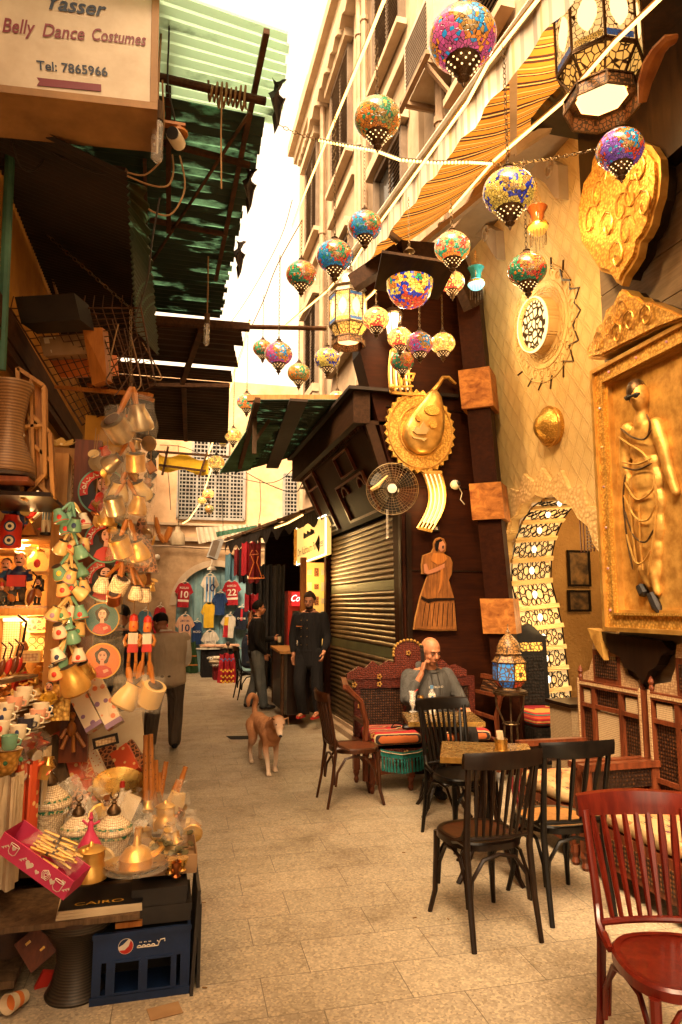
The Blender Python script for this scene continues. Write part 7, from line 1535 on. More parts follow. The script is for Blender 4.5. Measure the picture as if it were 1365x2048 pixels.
def puppet(x,y,Y,k,label,hat='paint_red',body='paint_red',limbm='wood_orange'):
 c=oY(x,y,Y);k*=K(Y);t=thing('string_puppet',label,'puppet',c,0,'wooden string puppets')
 m=MB();m.lathe([(7*k,28*k),(9*k,34*k),(8*k,46*k),(6*k,50*k)],12,c);m.B('head','paint_orange',t,smooth=True);m=MB();m.tube([c+V((0,-9*k,38*k)),c+V((0,-16*k,37*k))],1.5*k,5);m.lathe([(9*k,48*k),(7*k,58*k),(1*k,62*k)],10,c);m.B('cap',hat,t)
 m=MB();m.box(c+V((0,0,12*k)),(18*k,9*k,26*k));m.B('torso','cloth_white',t);m=MB();m.box(c+V((0,0,-4*k)),(20*k,10*k,16*k));m.B('shorts',body,t)
 for s in(-1,1):
  m=MB();m.tube([c+V((s*11*k,0,22*k)),c+V((s*16*k,-4*k,10*k)),c+V((s*12*k,-10*k,0))],[3*k,3*k,4*k],7);m.B('arm',limbm,t,smooth=True);m=MB();m.tube([c+V((s*6*k,0,-10*k)),c+V((s*7*k,-2*k,-30*k))],3.2*k,7);m.tube([c+V((s*7*k,-2*k,-31*k)),c+V((s*6*k,0,-52*k))],3.6*k,7);m.b2(c+V((s*6*k-4*k,-9*k,-57*k)),c+V((s*6*k+4*k,4*k,-52*k)));m.B('leg',limbm,t)
 m=MB();m.tube([c+V((0,0,60*k)),c+V((0,0,120*k))],.8*k,4);m.B('string','cable_tan',t)
puppet(266,1292,3.62,.95,'red wooden string puppet, left of the pair');puppet(294,1292,3.60,.9,'red wooden string puppet, right of the pair')
t=thing('mannequin_piece','jointed orange wooden mannequin arm bent like a V','mannequin arm',oY(318,1060,3.8));
for a,b,r_ in(((312,1035),(318,1068),5),((318,1068),(330,1084),6),((330,1084),(342,1055),6.5)):m=MB();m.tube([oY(*a,3.8),oY(*a,3.8).lerp(oY(*b,3.8),.5),oY(*b,3.8)],[r_*.7*K(3.8),r_*K(3.8),r_*.8*K(3.8)],8);m.B('segment','wood_orange',t,smooth=True)
for k,(x,y0,y1)in enumerate(((274,1140,1192),(297,1138,1192))):m=MB();a,b=oY(x-5,y0,3.85),oY(x+5,y1,3.85);m.b2((a.x,3.84,b.z),(b.x,3.87,a.z));tag(m.B('wooden_stick','wood_orange'),('left','right')[k]+' hanging orange wooden slat beside the tin pots','slat','orange wooden slats')
t=thing('cloth_doll','doll in a grey flowered dress wrapped in clear film','doll',oY(283,1075,3.75));c=oY(283,1070,3.78);k=K(3.78);m=MB();m.lathe([(34*k,-70*k),(24*k,-30*k),(11*k,10*k),(9*k,25*k),(5*k,32*k)],18,c);m.B('dress','gift_dark',t,smooth=True);m=MB();m.ball(c+V((0,0,42*k)),10*k,10,8);m.B('head','ceramic_pink',t,smooth=True);m=MB();m.lathe([(36*k,-72*k),(27*k,-20*k),(17*k,40*k),(8*k,62*k)],16,c);m.B('film','plastic_film',t,smooth=True)
t=thing('wrapped_dolls','black ornaments wrapped together in clear film under the brown roof','ornament',oY(292,930,3.9));c=oY(292,930,3.9);k=K(3.9)
m=MB()
for i in range(7):m.box(c+V((rnd.uniform(-12,12)*k,0,(-60+20*i)*k)),(18*k,12*k,16*k),(rnd.uniform(0,3),rnd.uniform(0,3),0))
m.B('ornament','black_plastic',t);m=MB();m.lathe([(18*k,-80*k),(22*k,-50*k),(20*k,30*k),(6*k,45*k)],14,c);m.B('film','plastic_film',t,smooth=True)
cab=thing('display_cabinet','open honey wood display cabinet lit from inside with warm lamps','cabinet',(-.85,4.3,.9))
def shelf(y,xa,xb,Y0,Y1,mat='wood_honey',th=.012,nm='shelf'):
 z=oY((xa+xb)/2,y,Y0).z;m=MB();a=oY(xa,y,Y0).x;b=oY(xb,y,Y0).x;m.b2((a,Y0,z-th),(b,Y1,z));m.B(nm,mat,cab);return z
YC=3.95
m=MB();a=oY(106,1000,YC);b=oY(115,1340,YC);m.b2((a.x,YC,b.z-.1),(b.x,YC+.42,oY(106,905,YC).z));m.B('side_board','wood_honey',cab)
m=MB();m.b2((-1.6,YC+.40,.7),(b.x,YC+.42,2.6));m.B('back_board','wood_honey',cab)
z1=shelf(1074,-60,106,YC,YC+.4);z2=shelf(1143,58,106,YC,YC+.4);z3=shelf(1212,-60,106,YC,YC+.4,'glass_clear');z4=shelf(1232,-60,106,YC+.2,YC+.4);z5=shelf(1398,-90,118,YC-.15,YC+.4);z6=shelf(1100,-60,30,YC-.1,YC+.2)
m=MB();a=oY(-30,1370,YC-.25);b=oY(62,1350,YC);m.bar(a,b,.10,.014);m.B('shelf','wood_old',cab)
lamp_point('cabinet_and_fill_light',(oY(45,1096,YC+.1)),(1,.6,.2),5,.04,cab);lamp_point('cabinet_and_fill_light',(oY(30,1240,YC+.1)),(1,.62,.22),6,.04,cab);lamp_point('cabinet_and_fill_light',oY(60,1015,YC+.05),(1,.55,.2),.8,.04,cab);lamp_point('cabinet_and_fill_light',oY(150,1395,3.4)+V((0,-.5,.45)),(1,.56,.2),11,.12,cab)  # last lamp is an added fill out in front, warming the stall goods
m=MB();p=oY(20,1097,YC+.12);m.b2(p+V((-.1,0,0)),p+V((.07,.03,.018)));m.B('strip_lamp','bulb_warm',cab);m=MB();p=oY(45,1242,YC+.3);m.b2(p+V((-.1,0,0)),p+V((.05,.03,.018)));m.B('strip_lamp','bulb_warm',cab)
def figurine(x,yb,h,label,coat,head='ceramic_pink',hat=None,Y=YC+.08,legs=None,armout=False,hold=None,sit=False,wd=1.0,grp='painted figurines'):
 p=oY(x,yb,Y);k=K(Y)*h/100.0;t=thing('figurine',label,'figurine',p,0,grp)
 m=MB();m.lathe([(16*k,0),(17*k,5*k),(14*k,7*k)],12,p);m.B('base','paint_black',t)
 m=MB()
 for s in(-1,1):m.tube([p+V((s*7*k,0,7*k)),p+V((s*8*k,(-12 if sit else-1)*k,22*k)),p+V((s*6*k,0,(28 if sit else 42)*k))],[5*k,6*k,8*k],8)
 m.B('legs',legs or coat,t,smooth=True);zb=28 if sit else 40
 m=MB();m.lathe([(12*k*wd,zb*k),(13*k*wd,(zb+12)*k),(15*k*wd,(zb+30)*k),(8*k,(zb+38)*k),(5*k,(zb+41)*k)],14,p);
 for s in(-1,1):
  q2=[p+V((s*14*k,0,(zb+33)*k)),p+V((s*24*k,-3*k,(zb+18)*k)),p+V((s*34*k,-6*k,(zb+6)*k))]if armout else[p+V((s*14*k,0,(zb+33)*k)),p+V((s*20*k,-5*k,(zb+18)*k)),p+V((s*6*k,-17*k,(zb+14)*k))]
  m.tube(q2,[6*k,5*k,4*k],8)
 m.B('torso',coat,t,smooth=True)
 m=MB();hc_=p+V((0,0,(zb+52)*k));m.ball(hc_,(10*k,11*k,13*k),12,8);m.ball(hc_+V((0,-11*k,-1*k)),(2.5*k,4*k,3*k),6,4);m.B('head',head,t,smooth=True)
 m=MB();m.ball(hc_+V((0,2.5*k,4*k)),(10.8*k,10.5*k,11*k),10,6);m.ball(hc_+V((0,-10.5*k,-5*k)),(5*k,2*k,1.6*k),6,4)
 for s in(-1,1):m.ball(hc_+V((s*4*k,-10*k,2*k)),1.5*k,5,3)
 m.B('hair','paint_black',t)
 if hat:m=MB();m.lathe([(9.5*k,(zb+60)*k),(7.5*k,(zb+76)*k),(.1*k,(zb+76)*k)],12,p);m.B('cap',hat,t)
 if hold=='lute':m=MB();m.ball(p+V((4*k,-18*k,(zb+8)*k)),(14*k,6*k,20*k),12,8,Euler((0,R(-40),0)).to_matrix());m.bar(p+V((0,-18*k,(zb+16)*k)),p+V((-24*k,-16*k,(zb+40)*k)),4*k);m.B('lute','wood_orange',t,smooth=True)
 if hold=='box':m=MB();m.box(p+V((0,-18*k,(zb+14)*k)),(30*k,12*k,20*k));m.B('accordion','paint_red',t)
 if hold=='drum':m=MB();m.lathe([(13*k,-4*k),(13*k,4*k)],14,p+V((16*k,-14*k,(zb+26)*k)),Euler((R(80),0,0)).to_matrix());m.B('tambourine','ceramic_cream',t)
 return t
figurine(92,1070,62,'footballer figurine in a white and sky blue striped shirt with arms spread','paint_white',legs='paint_white',armout=True)
fp=oY(92,1070,YC+.08);kk=K(YC)*.62
t=[o for o in bpy.data.objects if o.get('label','').startswith('footballer figurine')][0]
m=MB();
for dx in(-8,0,8):m.tube([fp+V((dx*kk,-13.5*kk-.001,44*kk)),fp+V((dx*kk,-15.5*kk,68*kk))],2.0*kk,4)
m.B('stripe','paint_skyblue',t)
figurine(37,1072,66,'man figurine with a red cap and dark jacket on the top shelf','paint_navy',hat='paint_red',hold='drum');figurine(35,1210,100,'tall figurine with a black head wrap playing a red accordion','paint_navy',Y=YC+.06,hold='box',sit=True,legs='cloth_trouser');figurine(8,1210,88,'figurine in a blue waistcoat playing at the left edge of the shelf','paint_blue',Y=YC+.1,hold='lute',sit=True)
figurine(2,1212,40,'tiny seated musician with a red cap, left of two','cloth_grey',hat='paint_red',Y=YC+.02,sit=True);figurine(22,1212,40,'tiny seated musician with a red cap, right of two','cloth_grey',hat='paint_red',Y=YC+.02,sit=True,hold='lute');figurine(82,1182,38,'moustached figurine holding a tambourine, upper of two','paint_black',Y=YC+.2,hold='drum');figurine(74,1210,44,'moustached figurine in black playing a horn, lower of two','paint_black',Y=YC+.05,hold='lute');figurine(96,1432,62,'figurine in a yellow shirt and blue shorts sitting by the cups','paint_yellow',Y=3.75,sit=True,legs='paint_blue')
t=thing('pyramid_ornament','small terracotta pyramid ornament next to the footballer','ornament',oY(58,1071,YC+.05));p=oY(58,1071,YC+.05);k=K(YC);m=MB();m.lathe([(19*k,0),(.5*k,26*k)],4,p,a0=pi/4);m.B('pyramid','wood_orange',t)
t=thing('eye_drum','red drum painted with two blue and white eyes','drum',oY(20,1100,YC-.02));p=oY(20,1097,YC);m=MB();m.lathe([(17*k,0),(20*k,5*k),(18*k,25*k),(19*k,45*k),(14*k,52*k),(12*k,60*k)],20,p);m.B('shell','paint_red',t,smooth=True)
for z in(13,38):
 for r_,mt,yy in((10,'paint_navy',19),(7,'paint_white',20),(3,'paint_navy',21)):m=MB();m.lathe([(.01,0),(r_*k,0),(r_*k,1.5*k),(.01,1.5*k)],16,p+V((2*k,-yy*k,z*k)),Euler((R(90),0,0)).to_matrix());m.B('eye_ring',mt,t)
t=thing('teapot','amber glass teapot painted with red eye drops','teapot',oY(75,1142,YC+.12));p=oY(75,1142,YC+.12);m=MB();m.lathe([(14*k,0),(19*k,8*k),(18*k,22*k),(11*k,32*k),(11*k,35*k)],20,p);m.tube([p+V((15*k,0,12*k)),p+V((24*k,0,26*k)),p+V((28*k,0,30*k))],[5*k,3*k,2.4*k],8);m.B('body','glass_amber_lit',t,smooth=True);m=MB();m.lathe([(12*k,35*k),(8*k,39*k),(2*k,41*k),(3*k,44*k),(.1,46*k)],14,p);m.B('lid','brass',t);m=MB();m.ball(p+V((2*k,-18.5*k,13*k)),(6*k,2*k,8*k),10,6);m.B('painted_eye','paint_red',t)  # teapot body carries its own emission though it holds no lamp
def lute(x,yb,h,Y,label,mat='wood_mahogany',lean=0.1):
 p=oY(x,yb,Y);k=K(Y)*h/100;t=thing('miniature_lute',label,'lute',p,0,'miniature lutes');M=Euler((0,lean,0)).to_matrix();m=MB();m.ball(p+M@V((0,8*k,28*k)),(11*k,12*k,28*k),14,10,M);m.B('bowl',mat,t,smooth=True)
 m=MB();m.ball(p+M@V((-2*k,2*k,28*k)),(10*k,3*k,26*k),14,8,M);m.B('soundboard','ceramic_cream',t,smooth=True);m=MB();m.bar(p+M@V((0,2*k,52*k)),p+M@V((0,2*k,88*k)),4*k);m.bar(p+M@V((0,2*k,88*k)),p+M@V((-16*k,4*k,98*k)),4*k);m.B('neck','wood_dark',t)
lute(54,1212,62,YC-.05,'large miniature lute with a striped bowl leaning before the figurines',lean=.25);lute(36,1345,100,YC+.02,'tall dark necked lute against the white inlaid panel');lute(22,1350,62,YC-.12,'small lute, third in the row on the low shelf',lean=.2);lute(10,1352,58,YC-.14,'small red lute, second in the row on the low shelf','paint_red',.2);lute(-4,1355,60,YC-.16,'small lute at the left end of the row on the low shelf',lean=.2);lute(30,1348,55,YC-.08,'small red lute at the right end of the row','paint_red',.25)
c=oY(75,1248,YC+.2);k=K(YC+.2);t=thing('hexagonal_casket','six sided white inlaid casket with a painted scene','casket',c,0,'inlaid caskets');m=MB();m.prism([(-25*k,0),(-16*k,15*k),(16*k,15*k),(25*k,0),(16*k,-15*k),(-16*k,-15*k)],-.04,0,axat(c));m.B('case','ceramic_cream',t);m=MB();m.prism([(-20*k,0),(-13*k,11*k),(13*k,11*k),(20*k,0),(13*k,-11*k),(-13*k,-11*k)],0,.003,axat(c));m.B('painted_scene','gift_dark',t)
c=oY(73,1292,YC+.25);t=thing('arched_casket','white inlaid casket with a rounded arch top standing upright','casket',c,0,'inlaid caskets');m=MB();m.prism([(-19*k,-28*k),(19*k,-28*k),(19*k,20*k),(11*k,29*k),(-11*k,29*k),(-19*k,20*k)],-.03,0,axat(c));m.B('case','ceramic_cream',t);m=MB()
for dx in(-7,7):
 for dz in(-18,-4,10):m.tube([c+V((dx*k+6.2*k*cos(a),-.001,dz*k+6.2*k*sin(a)))for a in[i*pi/6 for i in range(12)]],.7*k,3,closed=True)
m.B('inlay_ring','wood_dark',t)
c=oY(62,1312,YC+.05);t=thing('flat_casket','low white casket with a lattice front on the cabinet shelf','casket',c,0,'inlaid caskets');m=MB();m.box(c,(34*k,.08,20*k));m.B('case','ceramic_cream',t);m=MB();m.box(c+V((0,-.0405,-1*k)),(27*k,.002,12*k));m.B('front','inlay',t)
t=thing('backgammon_board','tall white inlaid backgammon panel glowing at the cabinet back','panel',oY(22,1330,YC+.36));a,b=oY(8,1240,YC+.36),oY(36,1325,YC+.36);m=MB();m.b2((a.x,YC+.36,b.z),(b.x,YC+.38,a.z));m.B('panel','inlay_white',t)
for k_,(x,y)in enumerate(((30,1388),(66,1388),(74,1384),(82,1381))):
 c=oY(x,y,YC+.0+.03*k_);r=17*K(YC);t=thing('dial_ornament',('wooden rotary dial ornament, leftmost, with gold glints','wooden rotary dial ornament, front of the overlapping three','wooden rotary dial ornament, middle of the overlapping three','wooden rotary dial ornament, back of the overlapping three')[k_],'ornament',c,0,'wooden dial ornaments');m=MB();m.prism(disc(r,22),-.008,0,axat(c));m.B('plate','wood_orange',t);m=MB()
 for i in range(10):m.ball(c+V((r*.5*cos(i*.628),-.002,r*.5*sin(i*.628)-r*.1)),.12*r,5,3)
 m.B('dial_hole','wood_dark',t)
c=oY(115,1405,3.9);m=MB();m.box(c,(44*K(3.9),.012,62*K(3.9)),(R(-8),0,0));tag(m.B('gilt_tile','gold_relief'),'square gilt relief tile standing behind the yellow figurine','tile')
CUPS=[(12,1425,'ceramic_white','n'),(28,1412,'ceramic_pink',None),(43,1402,'ceramic_white',None),(48,1393,'ceramic_white',None),(6,1440,'ceramic_white','n'),(50,1455,'ceramic_dark',None),(64,1447,'ceramic_white','n'),(75,1437,'ceramic_pink','n'),(81,1425,'ceramic_white',None),(36,1470,'ceramic_white','n'),(18,1490,'ceramic_teal',None),(3,1462,'ceramic_white','r')]
CL=['white cup with a black frieze near the left edge','pink cup in the left column of cups','plain white cup, third up the left column','topmost white cup of the left column','white cup with a dark picture at the left edge','black cup in the middle of the cups','white cup with a dark leaf, right column','pink cup with a dark leaf, right column','topmost white cup of the right column','white cup with dark strokes, lower middle','pale green cup, lowest at the left','white and red cup cut by the left edge']
for i,(x,y,mt,mo)in enumerate(CUPS):
 Y_=3.72-(y-1390)*.0045;p=oY(x,y+12,Y_);r=14*K(Y_);t=thing('coffee_cup',CL[i],'cup',p,0,'coffee cups on saucers')
 m=MB();m.lathe([(.4*r,0),(1.5*r,.25*r),(1.55*r,.3*r),(.5*r,.12*r)],20,p);m.B('saucer','ceramic_white',t,smooth=True);m=MB();m.lathe([(.6*r,.15*r),(.85*r,.4*r),(.95*r,1.4*r),(1.0*r,1.9*r),(.92*r,1.9*r),(.85*r,1.2*r),(.5*r,.4*r)],18,p);m.B('cup',mt,t,smooth=True)
 m=MB();m.tube([p+V((.9*r,0,1.5*r)),p+V((1.35*r,0,1.3*r)),p+V((1.25*r,0,.8*r)),p+V((.88*r,0,.7*r))],.12*r,6);m.B('handle',mt,t)
 if mo:m=MB();m.ball(p+V((0,-.93*r,1.1*r)),(.25*r,.1*r,.4*r),8,5);m.B('painted_motif','paint_red' if mo=='r' else 'paint_navy',t)
m=MB();rr=random.Random(3)
for i in range(5):z=1.22-i*.09;Y_=3.80-i*.1;m.b2((-1.3,Y_-.10,z-.30),(-.64,Y_,z-.16))
tag(m.B('cup_steps','wood_old'),'stepped wooden stand under the coffee cups','stand')
t=thing('gilt_bowl','ornate gilt bowl with green glass jewels at the left edge','bowl',oY(5,1555,3.4));p=oY(6,1550,3.35);k=K(3.35);m=MB();m.lathe([(14*k,0),(22*k,8*k),(26*k,30*k),(30*k,42*k),(26*k,42*k)],18,p);m.B('bowl','gold_relief',t,smooth=True);m=MB()
for i in range(6):m.ball(p+V((27*k*cos(i),27*k*sin(i),24*k)),4*k,6,4)
m.B('jewel','paint_green',t)
for k_,(x0_,x1_,y0_,y1_,mat,lab)in enumerate(((-20,22,1555,1790,'cloth_cream','cream lace cloth hanging at the left edge of the stall'),(22,60,1530,1720,'gift_red','red patterned gift bag standing in film beside the lace cloth'),(60,88,1500,1620,'white_paper','pale wrapped box standing left of the tall inlaid jar'))):
 a,b=oY(x0_,y0_,3.3+.18*k_),oY(x1_,y1_,3.25+.18*k_);t=thing(('lace_cloth','gift_bag','wrapped_box')[k_],lab,('cloth','bag','box')[k_],(a.x,3.3,b.z));m=MB();m.grid(lambda u,v:V((a.x+(b.x-a.x)*u,3.3+.18*k_+.02*sin(14*u),b.z+(a.z-b.z)*v)),12,6);m.grid(lambda u,v:V((a.x+(b.x-a.x)*u,3.38+.18*k_+.02*sin(14*u),b.z+(a.z-b.z)*v)),12,6);m.B('sheet',mat,t,smooth=True)
for k_,(x0_,y0_,x1_,y1_,w_)in enumerate(((70,1560,100,1640,60),(128,1560,175,1660,44),(225,1590,290,1650,40))):
 a,b=oY(x0_,y0_,3.85),oY(x1_,y1_,3.7);m=MB();w2=w_*K(3.8);m.grid(lambda u,v:a.lerp(b,v)+V(((u-.5)*w2,-.01+.012*sin(11*u+7*v),(u-.5)*w2*.5+.006*sin(17*v))),8,10);tag(m.B('cellophane_bag','film_thick',smooth=True),('crinkled cellophane bag left of the tallest jar','crinkled cellophane bag between the left and middle jars','crinkled cellophane bag behind the right jar')[k_],'bag','cellophane bags')
 boxx(a.lerp(b,.5)+V((0,.05,0)),(w2*.7,.04,.12),('gift_dots','gift_dark','white_paper')[k_],('spotted box inside the left cellophane bag','dark box inside the middle cellophane bag','white box inside the right cellophane bag')[k_],(R(-20),R(25),0),'boxed_gift')
t=thing('wooden_plaque','little dark wooden plaque with a pale chevron strip','plaque',oY(212,1495,3.95));p=oY(212,1482,3.95);m=MB();m.box(p,(.13,.015,.055),(0,R(-12),0));m.B('block','wood_dark',t);m=MB();m.box(p+V((0,-.009,0)),(.10,.003,.03),(0,R(-12),0));m.B('strip','inlay',t)
c=oY(143,1470,3.95);k=K(3.95);t=thing('jointed_figure','small jointed wooden camel figure in front of the white boxes','figurine',c);m=MB();m.ball(c+V((0,0,10*k)),(8*k,8*k,14*k),10,6);m.ball(c+V((0,0,34*k)),6*k,8,6);m.tube([c+V((0,0,20*k)),c+V((2*k,0,30*k))],3*k,6)
for a,b in(((-6,0),(-14,-22)),((4,0),(6,-28)),((8,4),(24,-20)),((-8,12),(-16,-4))):m.tube([c+V((a[0]*k,-3*k,a[1]*k)),c+V((b[0]*k,-8*k,b[1]*k))],3.2*k,6)
m.B('body','wood_orange',t)
drum(oY(12,950,3.4),.44,.125,'drum_pale','ribbed tan goblet drum on the high shelf at the left edge',True)
t=thing('high_shelf','high wooden shelf with dark underside holding the tan drum','shelf',(-.8,3.5,2.2));a,b=oY(-60,948,3.3),oY(58,948,3.3);m=MB();m.b2((a.x,3.3,a.z-.02),(b.x,3.95,a.z));m.B('board','wood_mahogany',t);m=MB();c,d=oY(-60,985,3.5),oY(108,985,3.5);m.b2((c.x,3.4,c.z-.02),(d.x,4.0,c.z));m.b2((c.x,3.42,c.z-.06),(c.x+.02,4.0,c.z));m.B('lower_board','wood_dark',t)
m=MB();p=oY(36,905,3.4);m.ball(p,(.045,.04,.06),10,8);m.tube([p+V((0,0,.05)),p+V((.01,0,.09))],[.012,.02],6);tag(m.B('plastic_bag','film_thick',smooth=True),'knotted pale blue plastic bag beside the tan drum','bag')
for k_,(pts,lab)in enumerate((((38,740,90,775,92,950,48,1000),'taller empty wooden rack leaning against the lintel'),((62,830,102,868,108,998,70,960),'shorter empty wooden rack in front of the taller one'))):
 P4=[oY(pts[i],pts[i+1],3.5+.02*k_)for i in(0,2,4,6)];t=thing('wooden_rack',lab,'rack',P4[3],0,'empty wooden racks');m=MB()
 for i in range(4):m.bar(P4[i],P4[(i+1)%4],.018,.07,up=(0,1,0))
 m.bar(P4[0].lerp(P4[1],.5),P4[3].lerp(P4[2],.5),.014,.06,up=(0,1,0));m.bar(P4[1].lerp(P4[2],.45),P4[0].lerp(P4[3],.45),.014,.06,up=(0,1,0));m.B('frame','wood_honey',t);m=MB();m.add([p+V((0,.03,0))for p in P4]+[p+V((0,.036,0))for p in P4],[(0,1,2,3),(7,6,5,4)]);m.B('back','wood_orange',t)
m=MB();p=oY(120,890,3.75);m.grid(lambda u,v:p+V(((v*.075)*cos(2*pi*u)*(1+.1*v*sin(16*pi*u)),(v*.06)*sin(2*pi*u),.02*v*v+.008*v*sin(16*pi*u))),40,5);tag(m.B('shell_bowl','ceramic_cream',smooth=True),'fluted cream shell shaped bowl under the lintel','bowl')
t=thing('wire_rack','rusty wire mesh rack fixed above the stall, holding cartons','rack',(-.7,4.0,3.0));Q0,Q1,Q2,Q3=oD(22,617,4.1),oD(282,616,3.9),oD(312,770,3.75),oD(165,850,4.3);m=MB()
for i in range(15):u=i/14;m.tube([Q0 .lerp(Q1,u),Q3 .lerp(Q2,u)],.0035,4)
for i in range(17):u=i/16;m.tube([Q0 .lerp(Q3,u),Q1 .lerp(Q2,u)],.0028,4)
m.B('mesh_floor','rust',t);m=MB();m.tube([Q0,Q1,Q2,Q3],.007,5,closed=True);bk=[q_+V((0,.05,.22))for q_ in(Q0,Q1)]
for i in range(15):u=i/14;m.tube([Q0 .lerp(Q1,u),bk[0].lerp(bk[1],u)-V((0,0,.12))],.003,4)
m.B('mesh_side','rust',t);m=MB();m.bar(oD(115,775,4.25),oD(302,790,3.8),.04,.02);m.bar(oD(178,770,4.2),oD(305,800,3.85),.03,.02);m.B('slat','wood_orange',t)
def carton(P,up_,label,mat,mat2):
 t=thing('carton',label,'box',P[0],0,'printed cartons on the wire rack');n_=(P[1]-P[0]).cross(P[3]-P[0]).normalized();n_=n_ if n_.z>0 else-n_;m=MB();top=[p+n_*up_ for p in P]
 m.add(P+top,[(0,1,2,3),(7,6,5,4),(0,4,5,1),(1,5,6,2),(2,6,7,3),(3,7,4,0)]);m.B('box',mat,t);m=MB();e=(P[1]-P[0]);f=(P[3]-P[0])
 for(a,b,c,d)in((.08,.30,.1,.4),(.42,.62,.30,.6),(.68,.9,.15,.42),(.15,.8,.72,.86)):m.add([P[0]+e*a+f*c-n_*.004,P[0]+e*b+f*c-n_*.004,P[0]+e*b+f*d-n_*.004,P[0]+e*a+f*d-n_*.004],[(0,1,2,3)])
 m.B('print',mat2,t);return t
carton([oD(62,617,4.1),oD(178,610,4.0),oD(190,662,3.95),oD(75,668,4.05)],.14,'black printed carton with pictures of cups, nearest on the wire rack','black_card','ceramic_pink');carton([oD(78,672,4.12),oD(190,666,4.05),oD(205,705,4.0),oD(88,712,4.1)],.12,'brown carton behind the black one on the wire rack','cardboard','white_paper');carton([oD(96,715,4.2),oD(212,708,4.1),oD(216,750,4.05),oD(120,755,4.2)],.12,'red and orange printed carton at the far end of the wire rack','paint_orange','paint_black')
carton([oD(165,655,3.95),oD(205,655,3.95),oD(215,760,3.9),oD(185,770,3.95)],.1,'upright orange carton end sticking out of the wire rack','wood_orange','paint_red')
rr=random.Random(12)
for k_ in range(7):
 a=oD(225+12*k_,640+9*k_,3.85);b=oD(262+rr.uniform(-40,40),770+rr.uniform(-20,40),3.7);c=(a+b)/2+V((rr.uniform(-.15,.15),0,-.1));cable([a,c,b],.005,'tangled tan wire hanging from the wire rack','loose_wire','cable_tan' if k_%2 else 'rust','wire','tangled wires under the rack')
m=MB();chain_mb(m,oD(95,470,4.2),oD(265,620,3.9),.05,.010,.003);tag(m.B('chain','chain_metal'),'chain slanting from the yellow wall to the wire rack','chain')
sg=thing('shop_sign','white box sign with blue and red lettering and a wooden edge, top left','sign',(-.6,3.1,3.9));so_=oY(300,207,3.0);sx_=(V((-1,0,0))+V((0,-.02,-.085))).normalized();sz_=V((-.02,0,1)).normalized();axs_=(so_,-sx_,sz_,(-sx_).cross(sz_).normalized())
m=MB();m.prism([(-1.3,.0),(0,.0),(0,.95),(-1.3,.95)],-.001,.0,axs_);m.B('face','sign_face',sg)
m=MB();m.prism([(-1.34,-.035),(.035,-.035),(.035,.99),(-1.34,.99)],-.30,-.004,axs_);m.prism([(-1.34,-.035),(.035,-.035),(.035,0.0),(-1.34,0.0)],-.003,.012,axs_);m.prism([(0.002,.001),(.035,.001),(.035,.99),(.002,.99)],-.003,.012,axs_);m.B('box_edge','sign_edge',sg)
def sp2(x,y):
 o,X,Yv,N=axs_;r_=ray(x,y);e=V((0,0,EYE));tt=(o-e).dot(N)/r_.dot(N);return e+r_*tt
def sgt(txt,x0,y0,x1,y1,hpx,mat,shear,bold):
 a,b=sp2(x0,y0),sp2(x1,y1);X=(b-a).normalized();N=axs_[3];Yv=N.cross(X).normalized();m=MB();text_mb(m,txt,((a+b)/2,X,Yv,N),hpx*3.05/FPX,(b-a).length,.002,shear,bold);m.B('lettering',mat,sg)
pm('ink_navy',(.008,.02,.06),None,5,.5);pm('ink_red',(.20,.008,.02),None,5,.5)
sgt('Yasser',88,5,206,21,34,'ink_navy',.35,.02);sgt('Belly',0,52,68,58,32,'ink_red',.35,.015);sgt('Dance',82,62,168,70,30,'ink_red',.35,.015);sgt('Costumes',181,70,290,82,28,'ink_red',.35,.015);sgt('Tel: 7865966',74,132,216,146,20,'ink_navy',0,.018)
m=MB();pts=[sp2(*q_)for q_ in((74,156),(203,170),(203,184),(74,172),(80,164))];N=axs_[3];m.add([p+N*.002 for p in pts]+[p+N*.004 for p in pts],[(4,3,2,1,0),(5,6,7,8,9)]);m.B('ribbon','ink_red',sg)
t=thing('security_camera','white bullet security camera with a black face under the sign corner','camera',oD(345,275,3.4));p=oD(350,272,3.4);m=MB();m.tube([p+V((.02,.08,.02)),p+V((0,.0,-.005)),p+V((-.01,-.03,-.01))],[.036,.036,.034],14);m.B('housing','white_plastic',t,smooth=True);m=MB();m.tube([p+V((-.01,-.031,-.010)),p+V((-.013,-.038,-.012))],.031,14);m.B('lens_face','black_plastic',t);m=MB();m.lathe([(.045,0),(.045,.012),(.012,.02),(.012,.045)],14,p+V((.02,.03,.035)));m.b2(p+V((-.3,.02,.08)),p+V((.05,.06,.095)));m.B('mount','wood_orange',t)
def bulb(x,y0,y1,d,label,w_=12):
 a,b=oD(x,y0,d),oD(x-2,y1,d);t=thing('tube_bulb',label,'bulb',b,0,'long clear tube bulbs');k=w_*d/FPX;m=MB();m.tube([a.lerp(b,.3),a.lerp(b,.36),a.lerp(b,.93),b],[.6*k,k,k,.4*k],12);m.B('glass','glass_clear',t,smooth=True);m=MB();m.tube([a,a.lerp(b,.3)],k*.95,12);m.B('socket','wood_old',t);m=MB();m.tube([a.lerp(b,.3),a.lerp(b,.85)],.2*k,6);m.B('filament','white_plastic',t);m=MB();m.tube([a+V((0,.1,.5)),a+V((0,0,.2)),a],.006,5);m.B('cord','cable_tan',t)
bulb(316,205,325,3.3,'long clear tube bulb in a tan socket beside the camera');bulb(415,628,692,5.0,'long clear tube bulb hanging under the green canopy edge',6)
m=MB();m.bar(oD(337,80,3.6),oD(338,465,4.6),.03);tag(m.B('hanging_rod','wood_beam'),'long vertical rod hanging under the green canopy by the camera','rod')
GW='loose cables around the sign corner'
